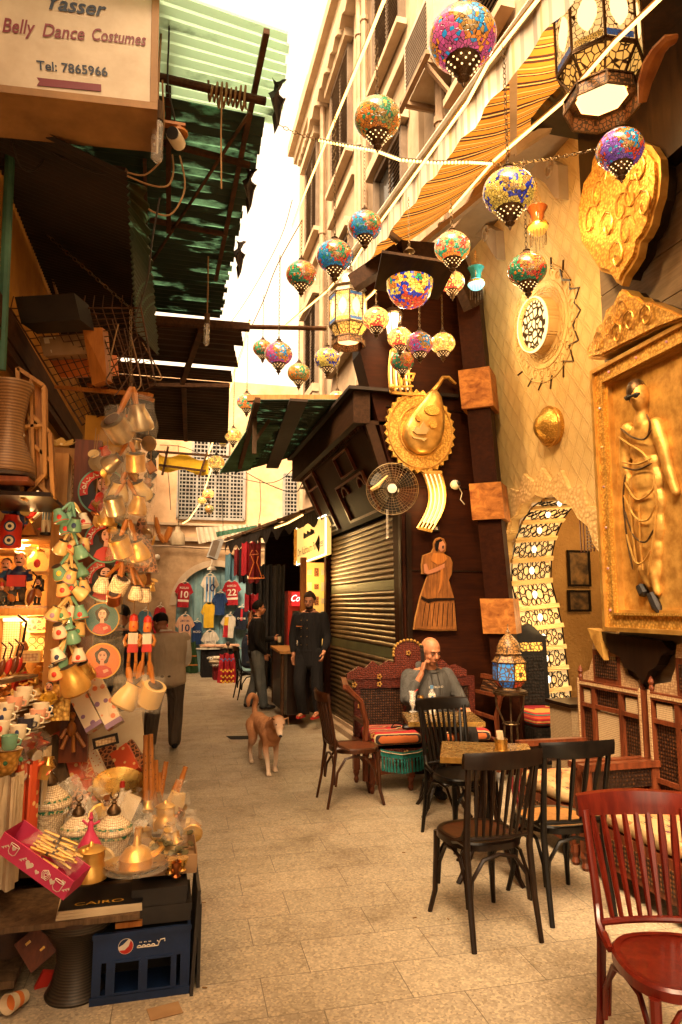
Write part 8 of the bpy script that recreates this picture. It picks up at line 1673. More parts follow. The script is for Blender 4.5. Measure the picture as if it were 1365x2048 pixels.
for k_,(pp,mt)in enumerate((([(210,235),(245,265),(255,275),(275,272)],'cable_tan'),([(255,345),(290,350),(320,325),(322,318)],'cable_tan'),([(255,352),(300,370),(335,372),(347,345),(345,310)],'cable_tan'),([(275,390),(300,420),(340,430),(365,395),(370,360),(360,312)],'cable_tan'),([(20,260),(40,330),(70,340),(100,300),(120,245)],'cable'),([(0,230),(30,260),(60,250),(90,240)],'cable_tan'),([(325,160),(328,250),(322,300)],'cable_tan'),([(340,0),(338,80),(336,170),(350,240),(345,270)],'cable'),([(320,395),(305,480),(295,560),(270,640)],'cable'),([(50,235),(100,300),(190,345),(250,345)],'cable'))):
 cable([oD(x,y,3.35+.05*i)for i,(x,y)in enumerate(pp)],.006,('tan cable under the sign box','short tan cable left of the tube bulb','tan cable looping between the bulb and the camera','longest tan loop hanging below the camera','black loop under the left end of the sign','tan cable at the very left under the sign','tan cable running down beside the tube bulb','black wire dropping past the sign to the camera','black wire hanging from the loop down to the rack','black wire along the dark sheet edge')[k_],'cable',mt,'cable',GW)
rr=random.Random(77)
def heap(n,x0,x1,y0,y1,Y0,Y1,s0,s1,mats,name,label,cat,grp,hang=False,film=.5):
 for i in range(n):
  u,v=rr.random(),(i+rr.random())/n;x=x0+(x1-x0)*u;y=y0+(y1-y0)*v;Y=Y0+(Y1-Y0)*v;p=oY(x,y,Y);k=K(Y)*rr.uniform(s0,s1);t=thing(name,label,cat,p,0,grp);M=Euler((rr.uniform(-.5,.5),rr.uniform(-.6,.6),rr.uniform(0,6))).to_matrix();q=rr.randrange(4);m=MB()
  if q==0:m.lathe([(.5*k,0),(.8*k,.3*k),(.5*k,1.0*k),(.62*k,1.4*k),(.5*k,1.4*k)],12,p,M)
  elif q==1:m.box(p+V((0,0,.5*k)),(1.3*k,.5*k,1.7*k),M)
  elif q==2:m.lathe([(.9*k,0),(.75*k,.2*k),(.3*k,.7*k),(.35*k,1.0*k),(.12*k,1.3*k),(.02,1.6*k)],12,p,M)
  else:m.lathe([(.01,0),(1.0*k,.12*k),(1.1*k,.3*k),(.3*k,.2*k)],16,p,M@Euler((R(60),0,0)).to_matrix())
  m.B('body',rr.choice(mats),t,smooth=(q!=1))
  if hang:m=MB();m.tube([p+V((0,0,1.2*k)),p+V((0,.03,1.2*k+.12))],.0025,4);m.B('string','cable_tan',t)
  if rr.random()<film:m=MB();m.lathe([(1.0*k,-.1*k),(1.3*k,.5*k),(1.0*k,1.5*k),(.3*k,2.1*k),(.6*k,2.6*k)],9,p,M);m.B('film','plastic_film',t,smooth=True)
GM=['gold_smooth','brass','gold_smooth','copper','tin','ceramic_cream']
heap(34,195,385,1600,1745,3.95,3.42,10,19,GM,'trinket','small gilt or brass trinket in the glittering heap on the stall table','trinket','trinkets heaped on the stall table')
heap(16,100,215,1590,1665,4.0,3.85,12,20,['gift_red','gift_dots','white_paper','gift_scroll','gold_smooth'],'souvenir','small wrapped souvenir filling the gap behind the inlaid jars','souvenir','wrapped souvenirs behind the jars')
heap(40,176,308,850,1200,3.75,3.72,8,15,GM+['wood_orange','paint_red'],'hanging_charm','small metal or wooden charm hanging among the coffee pots and plaques','charm','charms hanging among the pots',True,.3)
heap(26,0,104,1345,1395,4.05,3.9,7,13,['gold_smooth','ceramic_cream','wood_orange','paint_red','brass'],'shelf_trinket','small warm lit trinket crowded on the lowest cabinet shelf','trinket','trinkets on the lowest cabinet shelf',False,.1)
heap(16,0,100,1010,1066,4.2,4.1,7,12,['paint_red','gold_smooth','paint_navy','wood_orange'],'shelf_trinket','small dark lit trinket crowded on the top cabinet shelf','trinket','trinkets on the top cabinet shelf',False,0)
heap(22,2,100,1470,1560,3.75,3.5,10,17,['gold_smooth','ceramic_white','gift_red','ceramic_pink','brass'],'souvenir','small souvenir packed below the coffee cups at the left edge','souvenir','souvenirs packed below the cups')
def onO(x,y,Y=YO):p=oY(x,y,Y);return(p.x,p.z)
axO2=(V((0,YO-.03,0)),XA,ZA,NF)
t=thing('gold_lute','big gold lute on a scalloped gold disc mounted on the dark timber wall','wall ornament',(2.7,6.5,3.0))
cc=onO(836,866);R0=.385;sc_=[]
for i in range(64):a=2*pi*i/64;sc_.append((cc[0]+R0*.98*(1+(.05 if i%2 else-.03))*cos(a),cc[1]+R0*1.12*(1+(.05 if i%2 else-.03))*sin(a)))
m=MB();m.prism(sc_,0,.05,axO2);m.B('scalloped_disc','gold_relief',t)
for r_ in(.92,.62):m=MB();m.tube([axO2[0]+XA*(cc[0]+R0*r_*cos(a))+ZA*(cc[1]+R0*1.12*r_*sin(a))+NF*.055 for a in[2*pi*i/40 for i in range(40)]],.010,6,closed=True);m.B('beaded_ring','gold_smooth',t)
bp=[onO(*q)for q in((862,783),(874,800),(880,830),(880,865),(872,893),(852,912),(828,912),(808,900),(799,880),(800,858),(812,835),(832,812),(850,790))]
m=MB();c0_=(sum(p[0]for p in bp)/len(bp),sum(p[1]for p in bp)/len(bp));N_=len(bp)
lv=[(1.0,.05),(1.0,.10),(.93,.135),(.75,.155),(.4,.165),(.02,.168)];m.add([axO2[0]+XA*(c0_[0]+(p[0]-c0_[0])*k)+ZA*(c0_[1]+(p[1]-c0_[1])*k)+NF*n_ for k,n_ in lv for p in bp],[(j*N_+i,j*N_+(i+1)%N_,(j+1)*N_+(i+1)%N_,(j+1)*N_+i)for j in range(len(lv)-1)for i in range(N_)]);m.B('lute_body','gold_smooth',t,smooth=50)
m=MB();P_=[V((p[0],YO-.12,p[1]))for p in(onO(858,790),onO(872,772),onO(877,763),onO(888,762),onO(903,775))];m.tube(P_,[.05,.035,.035,.03,.02],8,flat=.6);m.B('lute_neck','gold',t,smooth=True)
for x,y,r_ in((850,831,.085),(824,846,.035),(852,859,.042)):
 p=onO(x,y);m=MB();m.prism(disc(r_,20,p,1,.62 if r_>.05 else 1),.16,.185,axO2);m.B('rosette','gold_fine',t)
m=MB();m.prism([onO(*q)for q in((812,872),(818,862),(824,868),(832,853),(838,864),(845,868),(838,878),(820,878))],.165,.19,axO2);m.prism([onO(*q)for q in((810,882),(840,886),(834,892),(828,888),(814,886))],.165,.185,axO2);m.B('pale_inlay','ceramic_cream',t)
def strands(top,bot,n,label,bow):
 t=thing('light_strings',label,'wall light',(top[0][0]*0+2.6,6.5,3),0,'golden strands above and below the gold lute')
 for i in range(n):
  u=i/(n-1);a=V((top[0][0]+(top[1][0]-top[0][0])*u,YO-.07,top[0][1]+(top[1][1]-top[0][1])*u));b=V((bot[0][0]+(bot[1][0]-bot[0][0])*u,YO-.07,bot[0][1]+(bot[1][1]-bot[0][1])*u))
  pts=[a.lerp(b,k/8)+XA*bow*sin(pi*k/8)for k in range(9)]
  m=MB();m.tube(pts,.012,6);m.B('gold_rod','gold_smooth',t)
  if i<n-1:m=MB();m.tube([p+V(((top[1][0]-top[0][0])/(n-1)*.5,.02,0))for p in pts[:-1]],.012,6);m.B('glow_tube','bulb_soft',t)
 for q in(0,8):m=MB();m.bar(V((top[0][0],YO-.09,top[0][1]))if q==0 else V((bot[0][0],YO-.09,bot[0][1])),V((top[1][0],YO-.09,top[1][1]))if q==0 else V((bot[1][0],YO-.09,bot[1][1])),.03);m.B('clamp','gold',t)
 return t
s1=strands((onO(778,705),onO(815,715)),(onO(777,790),onO(820,795)),5,'golden light strands rising above the gold lute',-.02);s2=strands((onO(842,948),onO(877,948)),(onO(830,1058),onO(858,1064)),5,'golden light strands curving down below the gold lute',.10)
lamp_point('glow_light',V((onO(795,745)[0],YO-.25,onO(795,745)[1])),(1,.6,.2),3,.1,s1);lamp_point('glow_light',V((onO(858,1000)[0],YO-.25,onO(858,1000)[1])),(1,.6,.2),3.5,.1,s2)
m=MB()
for a,b in(((772,782),(818,780)),((795,760),(795,782)),((802,756),(822,756)),((802,768),(818,768)),((820,756),(816,768))):m.bar(V((onO(*a)[0],YO-.13,onO(*a)[1])),V((onO(*b)[0],YO-.13,onO(*b)[1])),.02)
m.ball(V((onO(776,782)[0],YO-.13,onO(776,782)[1])),.035,10,6);m.ball(V((onO(797,760)[0],YO-.13,onO(797,760)[1])),.03,10,6);tag(m.B('lute_pegs','gold'),'gold tuning pegs fixed across the upper light strands','wall ornament')
fc=oY(785,978,6.15);fr=.25;fa_=V((-.32,-.92,-.06)).normalized();FM=fa_.to_track_quat('Z','Y').to_matrix();t=thing('wall_fan','round wall fan with a wire cage and dark blades beside the gold lute','fan',fc)
m=MB();Fp=lambda r_,a,z:fc+FM@V((r_*cos(a),r_*sin(a),z))
for r_ in(.25,.235,.21,.185,.16,.135,.11,.085):z=.045*(1-(r_/.25)**2);m.tube([Fp(r_,2*pi*i/32,z)for i in range(32)],.0045 if r_==.25 else.0014,4,closed=True)
for i in range(36):a=2*pi*i/36;m.tube([Fp(.05,a,.045),Fp(.17,a+.12,.028),Fp(.25,a+.2,0)],.0013,3);m.tube([Fp(.05,a,-.05),Fp(.2,a,-.04),Fp(.25,a,0)],.0013,3)
m.B('cage','tin',t)
for k in range(3):
 m=MB();m.grid(lambda u,v:Fp(.04+.18*u,2.1*k+.5+(v-.5)*(.55+.75*u*(1.1-u)),(v-.5)*.04),6,5);m.B('blade','black_plastic',t,smooth=True)
m=MB();m.lathe([(.045,.045),(.045,.055),(.001,.06)],18,fc,FM);m.B('badge','white_plastic',t);m=MB();m.ball(fc-fa_*.09,(.07,.07,.07),12,8);m.bar(fc-fa_*.1,V((fc.x+.12,YO,fc.z)),.04);m.B('motor','black_plastic',t)
m=MB();m.tube([Fp(.2,3.2,.05),Fp(.14,3.0,.06),Fp(.12,2.2,.06),Fp(.13,1.9,.05)],[.02,.025,.01,.008],6);m.B('taped_rag','ceramic_cream',t)
for dx in(0,.012):m=MB();m.tube([fc+V((-.06+dx,0,-.2)),fc+V((-.06+dx,0,-.48+dx))],.0022,4);m.ball(fc+V((-.06+dx,0,-.48+dx)),.009,6,4);m.B('pull_cord','white_plastic',t)
p=V((onO(869,1057)[0],YO-.012,onO(869,1057)[1]));t=thing('wall_socket','black double wall socket with a white insert on the timber wall','socket',p);m=MB();m.box(p,(.10,.022,.06));m.B('plate','black_plastic',t);m=MB();m.box(p+V((.0,-.0125,0)),(.055,.004,.034));m.B('insert','white_plastic',t)
p=V((onO(907,971)[0],YO-.05,onO(907,971)[1]));t=thing('dome_camera','small white round camera on the timber wall by the column','camera',p);m=MB();m.ball(p,(.055,.05,.05),14,10);m.B('housing','white_plastic',t,smooth=True);m=MB();m.ball(p+V((.02,-.035,.008)),(.026,.022,.026),10,8);m.B('lens','black_plastic',t);m=MB();m.tube([p+V((.05,.02,-.02)),p+V((.09,.03,-.08)),p+V((.07,.03,-.15)),p+V((.12,.04,-.2))],.005,5);m.B('cord','white_plastic',t)
t=thing('woman_cutout','flat wooden cut-out of a woman singing in a long skirt, hands at her chest','wall ornament',(2.7,6.55,1.5))
def cut(pts,a,b,mat,nm):m=MB();m.prism([onO(*q)for q in pts],a,b,axO2);m.B(nm,mat,t)
body_=((868,1080),(876,1077),(884,1080),(888,1090),(887,1103),(882,1108),(896,1116),(900,1126),(899,1148),(893,1160),(896,1170),(903,1195),(908,1258),(870,1259),(826,1256),(829,1235),(838,1195),(848,1165),(853,1150),(842,1148),(841,1130),(844,1112),(860,1106),(864,1098),(864,1088))
o_=[onO(*q)for q in body_];cx_,cz_=sum(q[0]for q in o_)/len(o_),sum(q[1]for q in o_)/len(o_)
m=MB();m.prism([(cx_+(q[0]-cx_)*1.05,cz_+(q[1]-cz_)*1.025)for q in o_],.0,.02,axO2);m.B('edge_board','wood_honey',t);cut(body_,.021,.034,'wood_cutout','figure')
cut(((868,1083),(876,1079),(880,1082),(874,1090),(870,1104),(866,1100),(865,1090)),.035,.042,'hair','painted_hair');cut(((874,1086),(881,1083),(885,1090),(884,1100),(877,1105),(872,1098)),.035,.044,'skin_tan','painted_face');cut(((879,1093),(883,1092),(882,1099),(879,1098)),.045,.047,'paint_black','open_mouth')
cut(((848,1128),(853,1142),(872,1134),(884,1128),(884,1136),(868,1144),(850,1150),(844,1146),(843,1130)),.035,.046,'skin_tan','painted_arm');cut(((862,1107),(884,1108),(890,1118),(880,1128),(870,1130),(858,1122)),.035,.040,'wood_orange','painted_blouse');cut(((876,1130),(882,1130),(880,1160),(876,1178),(872,1186),(876,1160)),.036,.044,'wood_orange','scarf')
cut(((838,1192),(850,1198),(866,1196),(905,1196),(905,1200),(866,1202),(852,1206),(838,1198)),.036,.042,'wood_dark','skirt_band')
for k in range(7):x=842+9*k;cut(((x+4,1206),(x+5.2,1206),(x+2.2*(k-3)*.4+1,1252),(x+2.2*(k-3)*.4,1252)),.036,.039,'wood_dark','skirt_fold')
def onW(x,y,n_=0.0):
 e=V((0,0,EYE));r_=ray(x,y);o=wo+wn_*n_;tt=(o-e).dot(wn_)/r_.dot(wn_);q=e+r_*tt-o;return q.dot(wx),q.dot(wy)
wc=onW(1087,650);rw=abs(onW(1087,592)[1]-wc[1]);t=thing('round_window','round lit window with a lace pattern set in carved rings on the golden wall','window',wpt(wc[0],wc[1],0))
W3=lambda r_,a,n_:wpt(wc[0]+r_*cos(a),wc[1]+r_*sin(a),n_)
axWc=(wpt(wc[0],wc[1],0),wx,wy,wn_);Mw_=Matrix((wx,wy,wn_)).transposed()
m=MB();m.lathe([(.001,.095),(rw*.86,.095)],40,axWc[0],Mw_);m.B('lace_pane','window_lace',t)
m=MB();m.lathe([(rw*.86,.0),(rw*.86,.11),(rw*.93,.13),(rw,.11),(rw,.0)],40,axWc[0],Mw_,cap=False);m.B('rim','plaster_gold',t,smooth=True)
m=MB();m.lathe([(rw*.94,.132),(rw*.97,.136),(rw*1.0,.112)],40,axWc[0],Mw_,cap=False);m.B('light_ring','bulb_soft',t)
for r_ in(1.15,1.33,1.55,2.05):m=MB();m.tube([W3(rw*r_,2*pi*i/48,.004)for i in range(48)],.007,5,closed=True);m.B('carved_ring','plaster_gold',t)
m=MB();m.tube([W3(rw*(1.20 if i%2 else 1.29),2*pi*i/48,.004)for i in range(48)],.005,4,closed=True)
for i in range(24):
 a=2*pi*i/24;c=W3(rw*1.8,a,.006);m.tube([c+wx*(.055*cos(k))*(1-k*.1)+wy*(.055*sin(k))*(1-k*.1)for k in[j*.8 for j in range(9)]],.005,4)
m.B('carved_scroll','plaster_gold',t);lamp_point('window_light',wpt(wc[0],wc[1],.55),(1,.66,.28),5,.12,t)
m=MB();zp=[(1122,538),(1126,560),(1142,560),(1141,578),(1160,575),(1150,605),(1162,620),(1147,650),(1158,680),(1140,690),(1148,722),(1128,722),(1128,755)];m.tube([wpt(*onW(*q),.003)for q in zp],.011,4)
for a,b in(((1103,515),(1104,538)),((1105,750),(1102,778)),((1086,762),(1078,780)),((1066,757),(1057,773)),((1047,742),(1037,750)),((1128,520),(1127,545))):m.tube([wpt(*onW(*a),.003),wpt(*onW(*b),.003)],.010,4)
tag(m.B('sunburst_seam','bronze'),'dark zigzag seam of a sunburst cut into the golden wall round the lit window','wall carving')
bc=onW(1107,853);rb_=abs(onW(1107,813)[1]-bc[1]);t=thing('brass_boss','round embossed brass boss shining on the golden wall below the window','wall ornament',wpt(bc[0],bc[1],0));m=MB();m.lathe([(rb_,.0),(rb_,.05),(rb_*.93,.08),(rb_*.8,.10),(rb_*.5,.16),(.001,.19)],32,wpt(bc[0],bc[1],0),Mw_);m.B('dome','gold_fine',t,smooth=True);m=MB();m.tube([wpt(bc[0]+rb_*cos(a),bc[1]+rb_*sin(a),.05)for a in[2*pi*i/32 for i in range(32)]],.014,6,closed=True);m.B('rim','gold_smooth',t)
for k,pts in enumerate((((1058,325),(1115,322),(1136,332),(1138,400),(1128,396),(1110,368),(1082,350)),((937,448),(985,450),(1008,462),(1012,520),(1000,505),(985,478),(955,470)))):
 m=MB();m.prism([onW(*q)for q in pts],.0,.10,axW);t=thing('wall_corbel',('carved cream corbel by the amber lamp','carved cream corbel at the top of the timber column')[k],'corbel',wpt(*onW(*pts[0]),0),0,'carved cream corbels');m.B('corbel','stone_trim',t);m=MB();c=onW(pts[1][0]+4,pts[1][1]+20);m.tube([wpt(c[0]+.10*(1-k_*.08)*cos(k_*.8),c[1]+.10*(1-k_*.08)*sin(k_*.8),.105)for k_ in range(11)],.014,5);m.B('scroll','stone_trim',t)
m=MB();a,b=onW(905,478),onW(1120,240);m.bar(wpt(a[0],a[1],.08),wpt(b[0]+1.4,a[1]+(b[1]-a[1])*1.3,.08),.14,.12);tag(m.B('eave_beam','wood_beam'),'long beam along the top of the golden wall under the awning','beam')
XW=3.24;axR=(V((XW,0,0)),V((0,-1,0)),ZA,V((-1,0,0)))
def onR(x,y,X=XW):p=oX(x,y,X);return(-p.y,p.z)
def rprism(pts,a,b,mat,nm,par,k=1.0,smooth=False):
 P=[onR(*q)for q in pts];cx,cz=sum(q[0]for q in P)/len(P),sum(q[1]for q in P)/len(P);m=MB();m.prism([(cx+(q[0]-cx)*k,cz+(q[1]-cz)*k)for q in P],a,b,axR);return m.B(nm,mat,par)
med=((1252,285),(1275,280),(1300,283),(1325,292),(1345,300),(1362,325),(1364,360),(1360,400),(1350,430),(1345,455),(1332,480),(1322,490),(1316,520),(1300,545),(1290,558),(1283,577),(1272,570),(1262,555),(1240,548),(1228,530),(1215,510),(1200,490),(1194,455),(1194,420),(1200,395),(1205,370),(1222,345),(1225,320),(1238,300))
t=thing('gold_medallion','huge scalloped gold medallion with carved lettering high on the plank wall','wall ornament',V((XW,3.9,4.2)));rprism(med,.10,.16,'gold_smooth','rim',t,1.0);rprism(med,.16,.185,'gold_relief','carved_face',t,.93);rprism(med,.0,.10,'wood_dark','backing',t,.9)
m=MB();pc_=[onR(x,y)for x,y in((1278,340),)][0]
for(x0,y0,s_)in((1240,400,1),(1275,350,-1),(1310,400,1),(1260,460,-1),(1300,470,1),(1280,520,-1),(1325,350,-1),(1225,450,1),(1290,425,1),(1250,340,1),(1335,420,-1)):
 c=onR(x0,y0);m.tube([V((XW-.195,-(c[0]+s_*.10*(1-k*.085)*cos(k*.75)),c[1]+.14*(1-k*.085)*sin(k*.75)))for k in range(11)],[.003+.005*sin(pi*k/10)for k in range(11)],5)
m.B('carved_lettering','gold_smooth',t,smooth=True)
ped=((1283,583),(1293,585),(1303,596),(1318,598),(1330,610),(1345,608),(1365,616),(1420,640),(1420,640),(1365,660),(1300,690),(1240,718),(1215,722),(1210,706),(1222,690),(1232,660),(1245,650),(1252,625),(1268,612))
t=thing('gold_pediment','triangular carved gold pediment above the framed relief','wall ornament',V((XW,3.9,3.6)));rprism(ped,.06,.16,'gold_smooth','edge',t);rprism(ped,.16,.18,'gold_relief','carved_face',t,.92);rprism(ped,0,.06,'wood_dark','backing',t,.97)
m=MB()
for(x0,y0,s_)in((1285,630,1),(1305,650,-1),(1262,660,1),(1240,690,1),(1340,640,-1),(1280,675,-1)):c=onR(x0,y0);m.tube([V((XW-.19,-(c[0]+s_*.075*(1-k*.085)*cos(k*.8)),c[1]+.10*(1-k*.085)*sin(k*.8)))for k in range(11)],.006,5)
m.B('carved_scroll','gold_smooth',t,smooth=True)
t=thing('framed_relief','large gold framed relief of a standing woman in dark glasses and a draped gown','picture',V((3.1,3.7,1.45)))
XR=3.20;f0,f1=onR(1240,1262,XR),onR(1202,745,XR);u0=f1[0];u1=u0+1.15;v0,v1=f0[1],f1[1];axF=(V((XR,0,0)),V((0,-1,0)),ZA,V((-1,0,0)))
fr2_=lambda k0,k1,t0,t1,nm,mt:[MB()and None]
def frs(ins,w,t0,t1,nm,mt):m=MB();fr2(m,u0+ins,u1-ins,v0+ins,v1-ins,w,t0,t1,axF);m.B(nm,mt,t)
frs(0,.03,0,.10,'outer_moulding','gold_smooth');frs(.03,.085,0,.075,'carved_moulding','gold_relief');frs(.115,.018,0,.095,'inner_moulding','gold_fine');frs(.133,.02,0,.06,'inner_moulding','gold_smooth')
m=MB();m.b2((XR,-u1,v0),(XR+.04,-u0,v1));m.B('backing','wood_dark',t);m=MB();m.prism([(u0+.15,v0+.15),(u1-.15,v0+.15),(u1-.15,v1-.15),(u0+.15,v1-.15)],.0,.02,axF);m.B('gilt_ground','gold',t)
m=MB();rr=random.Random(8)
for i in range(26):s_=i/26;
for(u_,v_)in[(u0+.07,v0+.15+.3*i)for i in range(6)]+[(u0+.2+.3*i,v1-.07)for i in range(3)]:m.ball((XR-.078,-u_,v_),.010,6,4)
m.B('coloured_stone','mosaic_pink',t)
def rp(x,y,n_=0.0):p=oX(x,y,XR-.02);return V((XR-.02-n_,p.y,p.z))
m=MB()
def rb2(x,y,wx_,hx_,th=.05,tilt=0):a,b=rp(x-wx_,y),rp(x+wx_,y);h=abs(rp(x,y-hx_).z-rp(x,y+hx_).z)/2;c=(a+b)/2;m.ball(c,(th,abs(a.y-b.y)/2,h),14,10)
for a in((1292,872,34,30,.07),(1294,900,30,32,.07),(1296,930,28,30,.07),(1298,965,33,40,.08),(1300,1005,34,45,.08),(1302,1050,30,50,.07),(1302,1095,25,48,.06),(1306,1135,20,40,.05)):rb2(*a)
for L in(((1262,860),(1256,915),(1262,960),(1278,985)),((1318,850),(1334,900),(1345,945),(1358,985))):
 limb(m,[rp(x,y,.02)for x,y in L],[.055,.045,.036,.028],10,4)
limb(m,[rp(1290,822,.02),rp(1290,850,.02)],[.045,.06],10,3);m.ball(rp(1290,795,.04),(.07,.060,.105),14,10);m.ball(rp(1294,806,.08),(.03,.02,.03),8,6)
for L in(((1290,1140),(1304,1170)),((1312,1140),(1320,1185))):limb(m,[rp(x,y,.015)for x,y in L],[.04,.028],8,3)
fuse(m,'relief_figure','gold',t,.010,3)
m=MB();m.ball(rp(1285,785,.045),(.072,.066,.095),12,8);hb=m.B('relief_hair','bronze',t,smooth=True)
m=MB();m.tube([rp(1279,798,.115),rp(1289,797,.125),rp(1300,793,.125),rp(1308,790,.115)],.010,6);m.ball(rp(1286,798,.122),(.012,.030,.020),10,6);m.ball(rp(1303,793,.122),(.012,.028,.020),10,6);m.B('dark_glasses','paint_black',t)
for k,L in enumerate((((1262,858),(1285,875),(1310,880),(1325,862)),((1258,875),(1280,890),(1305,905),(1322,925)),((1266,925),(1295,930),(1325,918)),((1266,935),(1295,941),(1326,928)),((1270,965),(1295,1000),(1325,985),(1332,960)),((1268,990),(1292,1035),(1318,1040),(1333,1010)),((1270,1020),(1288,1070),(1312,1085),(1330,1060)),((1272,1060),(1290,1120),(1308,1125),(1325,1100)),((1280,985),(1285,1050),(1295,1130)),((1272,950),(1268,1000),(1276,1080),(1288,1140)),((1330,950),(1336,1010),(1328,1090),(1318,1150)),((1300,1010),(1302,1080),(1308,1140)),((1315,830),(1322,850),(1318,875)))):m=MB();P_=crs([rp(x,y,.085)for x,y in L],5);m.tube(P_,[.003]+[.007]*(len(P_)-2)+[.003],6);m.B('drapery_fold','gold_smooth' if k%3 else 'bronze',t,smooth=True)
for L in(((1288,1172),(1296,1188),(1298,1192)),((1310,1188),(1322,1215),(1328,1226))):m=MB();m.tube([rp(x,y,.03)for x,y in L],[.030,.034,.014],8);m.B('relief_shoe','paint_black',t,smooth=True)
lamp_spot('picture_light',(2.35,3.6,3.9),(3.2,3.75,2.4),(1,.64,.28),24,75,.08,t);lamp_spot('picture_light',(2.3,3.9,4.9),(3.3,3.9,4.2),(1,.64,.28),16,80,.08,t)
pm('flame_wood',(.42,.16,.04),(.25,.08,.02),10,.35)
t=thing('console_bracket','dark ogee wooden console under the framed relief','bracket',V((3.2,3.9,1.2)));rprism(((1215,1262),(1345,1282),(1362,1300),(1345,1310),(1335,1330),(1318,1342),(1306,1368),(1292,1345),(1268,1335),(1258,1312),(1240,1305),(1228,1285)),.0,.08,'wood_dark','console',t)
t=thing('corner_bracket','gilt flame shaped corner bracket beside the framed relief foot','bracket',V((3.2,4.3,1.3)));rprism(((1198,1256),(1222,1262),(1226,1285),(1232,1320),(1218,1300),(1208,1280)),.0,.10,'gold','bracket',t)
t=thing('ornate_bracket','orange carved wooden arm curving out beside the bronze octagonal lantern','bracket',V((3.1,3.4,5)));m=MB();L_=[oD(1352,78,3.5),oD(1335,82,3.5),oD(1318,100,3.55),oD(1302,130,3.6),oD(1290,165,3.65),oD(1285,205,3.7)];m.tube(L_,[.03,.045,.05,.06,.05,.03],8,flat=.6);m.B('arm','flame_wood',t,smooth=True)
t=thing('fill_lamp','added fill bulb under the awning brightening the golden wall and terrace','lamp',oD(1150,235,4.6));p=oD(1165,195,4.6);m=MB();m.ball(p,.03,10,8);m.B('bulb','bulb_soft',t);lamp_spot('bulb_light',p+V((-.9,-.1,-.2)),wpt(1.1,3.3,0),(1,.64,.26),110,95,.15,t);lamp_point('bulb_light',p+V((-.05,-.1,-.1)),(1,.64,.26),16,.15,t)  # added lamp, its spot and point light brighten the golden wall and terrace
YD=17.6
def shirt(x,y,w,h,mat,label,Y=YD,num=None,nmat='paint_white',deco=None,sleeve=None,tilt=0.0,long_=False,name='football_shirt',cat='shirt',grp='football shirts hung on the blue door',text=None,hanger=True):
 c=oY(x,y,Y);k=K(Y);W=w*k/2;Hh=h*k/2;t=thing(name,label,cat,c,0,grp);ax=axat(c,tilt);b=.62*W
 sl=-.30*Hh if not long_ else-.9*Hh;hem=1.12 if name!='football_shirt' else 1.0
 ol=[(-b*hem,-Hh),(b*hem,-Hh),(b,.35*Hh),(b*1.12,sl+.32*Hh),(W*1.02,sl+.55*Hh),(b*1.05,.85*Hh),(.35*W,Hh),(0,.88*Hh),(-.35*W,Hh),(-b*1.05,.85*Hh),(-W*1.02,sl+.55*Hh),(-b*1.12,sl+.32*Hh),(-b,.35*Hh)]
 m=MB();m.prism(ol,-.02,.02,ax);m.B('cloth',mat,t)
 if sleeve:
  for s in(-1,1):m=MB();m.prism([(s*b*1.0,.40*Hh),(s*b*1.12,sl+.32*Hh),(s*W*1.02,sl+.55*Hh),(s*b*1.05,.82*Hh)][::s],.021,.025,ax);m.B('sleeve',sleeve,t)
 def q(nm,mt,P,n_=.022):m=MB();m.prism([(a*W,d*Hh)for a,d in P],n_,n_+.003,ax);m.B(nm,mt,t)
 if deco=='stripe':
  for a in(-.42,-.05,.32):q('stripe','paint_skyblue',[(a-.02,-.98),(a+.16,-.98),(a+.16,.84),(a-.02,.84)])
 if deco=='hem':q('hem_band','paint_white',[(-.60,-.55),(.60,-.55),(.60,-.38),(-.60,-.38)])
 if deco=='split':q('side_panel','cloth_red',[(-.60,-.98),(0,-.98),(-.1,.1),(-.6,.1)]);q('side_panel','cloth_yellow',[(-.60,.1),(-.1,.1),(-.1,.85),(-.6,.8)])
 if deco=='panel':q('front_panel','cloth_red',[(-.12,-.2),(.12,-.2),(.12,.85),(-.12,.85)])
 if num:m=MB();text_mb(m,num,(ax[0]+ax[2]*(.02*Hh),ax[1],ax[2],ax[3]),.34*Hh*1.6,None,.002,0,.02,.024);m.B('number',nmat,t)
 if text:m=MB();text_mb(m,text[0],(ax[0]+ax[2]*(text[1]*Hh),ax[1],ax[2],ax[3]),.18*Hh,W*.95,.002,0,.01,.024);m.B('lettering',nmat,t)
 if hanger:m=MB();C=lambda a,d:ax[0]+ax[1]*(a*W)+ax[2]*(d*Hh);m.tube([C(-.4,.98),C(0,1.12),C(.4,.98)],.012,5);m.tube([C(0,1.1),C(0,1.25),C(.1,1.33),C(.14,1.22)],.010,5);m.B('hanger','white_plastic',t)
 return t
shirt(368,1190,34,46,'cloth_red','red shirt numbered 10 with a white hem band, upper left on the blue door',num='10',deco='hem',text=('M.SALAH',.58),tilt=-.05)
shirt(420,1177,34,52,'cloth_white','white and sky blue striped shirt numbered 10, highest on the blue door',num='10',nmat='paint_navy',deco='stripe')
shirt(464,1186,36,46,'cloth_red','red shirt numbered 22, upper right on the blue door',num='22',deco='hem',text=('MARMOUSH',.58),tilt=.05)
shirt(440,1208,30,42,'cloth_blue','dark blue shirt with a white collar between the striped and red shirts',Y=17.56)
shirt(418,1231,30,46,'cloth_yellow','yellow football shirt in the middle of the blue door')
shirt(370,1257,36,48,'cloth_peach','peach pink shirt with a dark number 10, lower left of the door',num='10',nmat='paint_navy',text=('LAMINE YAMAL',.58))
shirt(394,1266,28,42,'cloth_blue','dark and light blue shirt half behind the peach one',Y=17.63,text=('MCFD',.1),sleeve='cloth_sky')
shirt(483,1237,34,42,'cloth_navy','dark navy shirt with a red front stripe at the right of the door',deco='panel',text=('QATAR',.0),tilt=-.05)
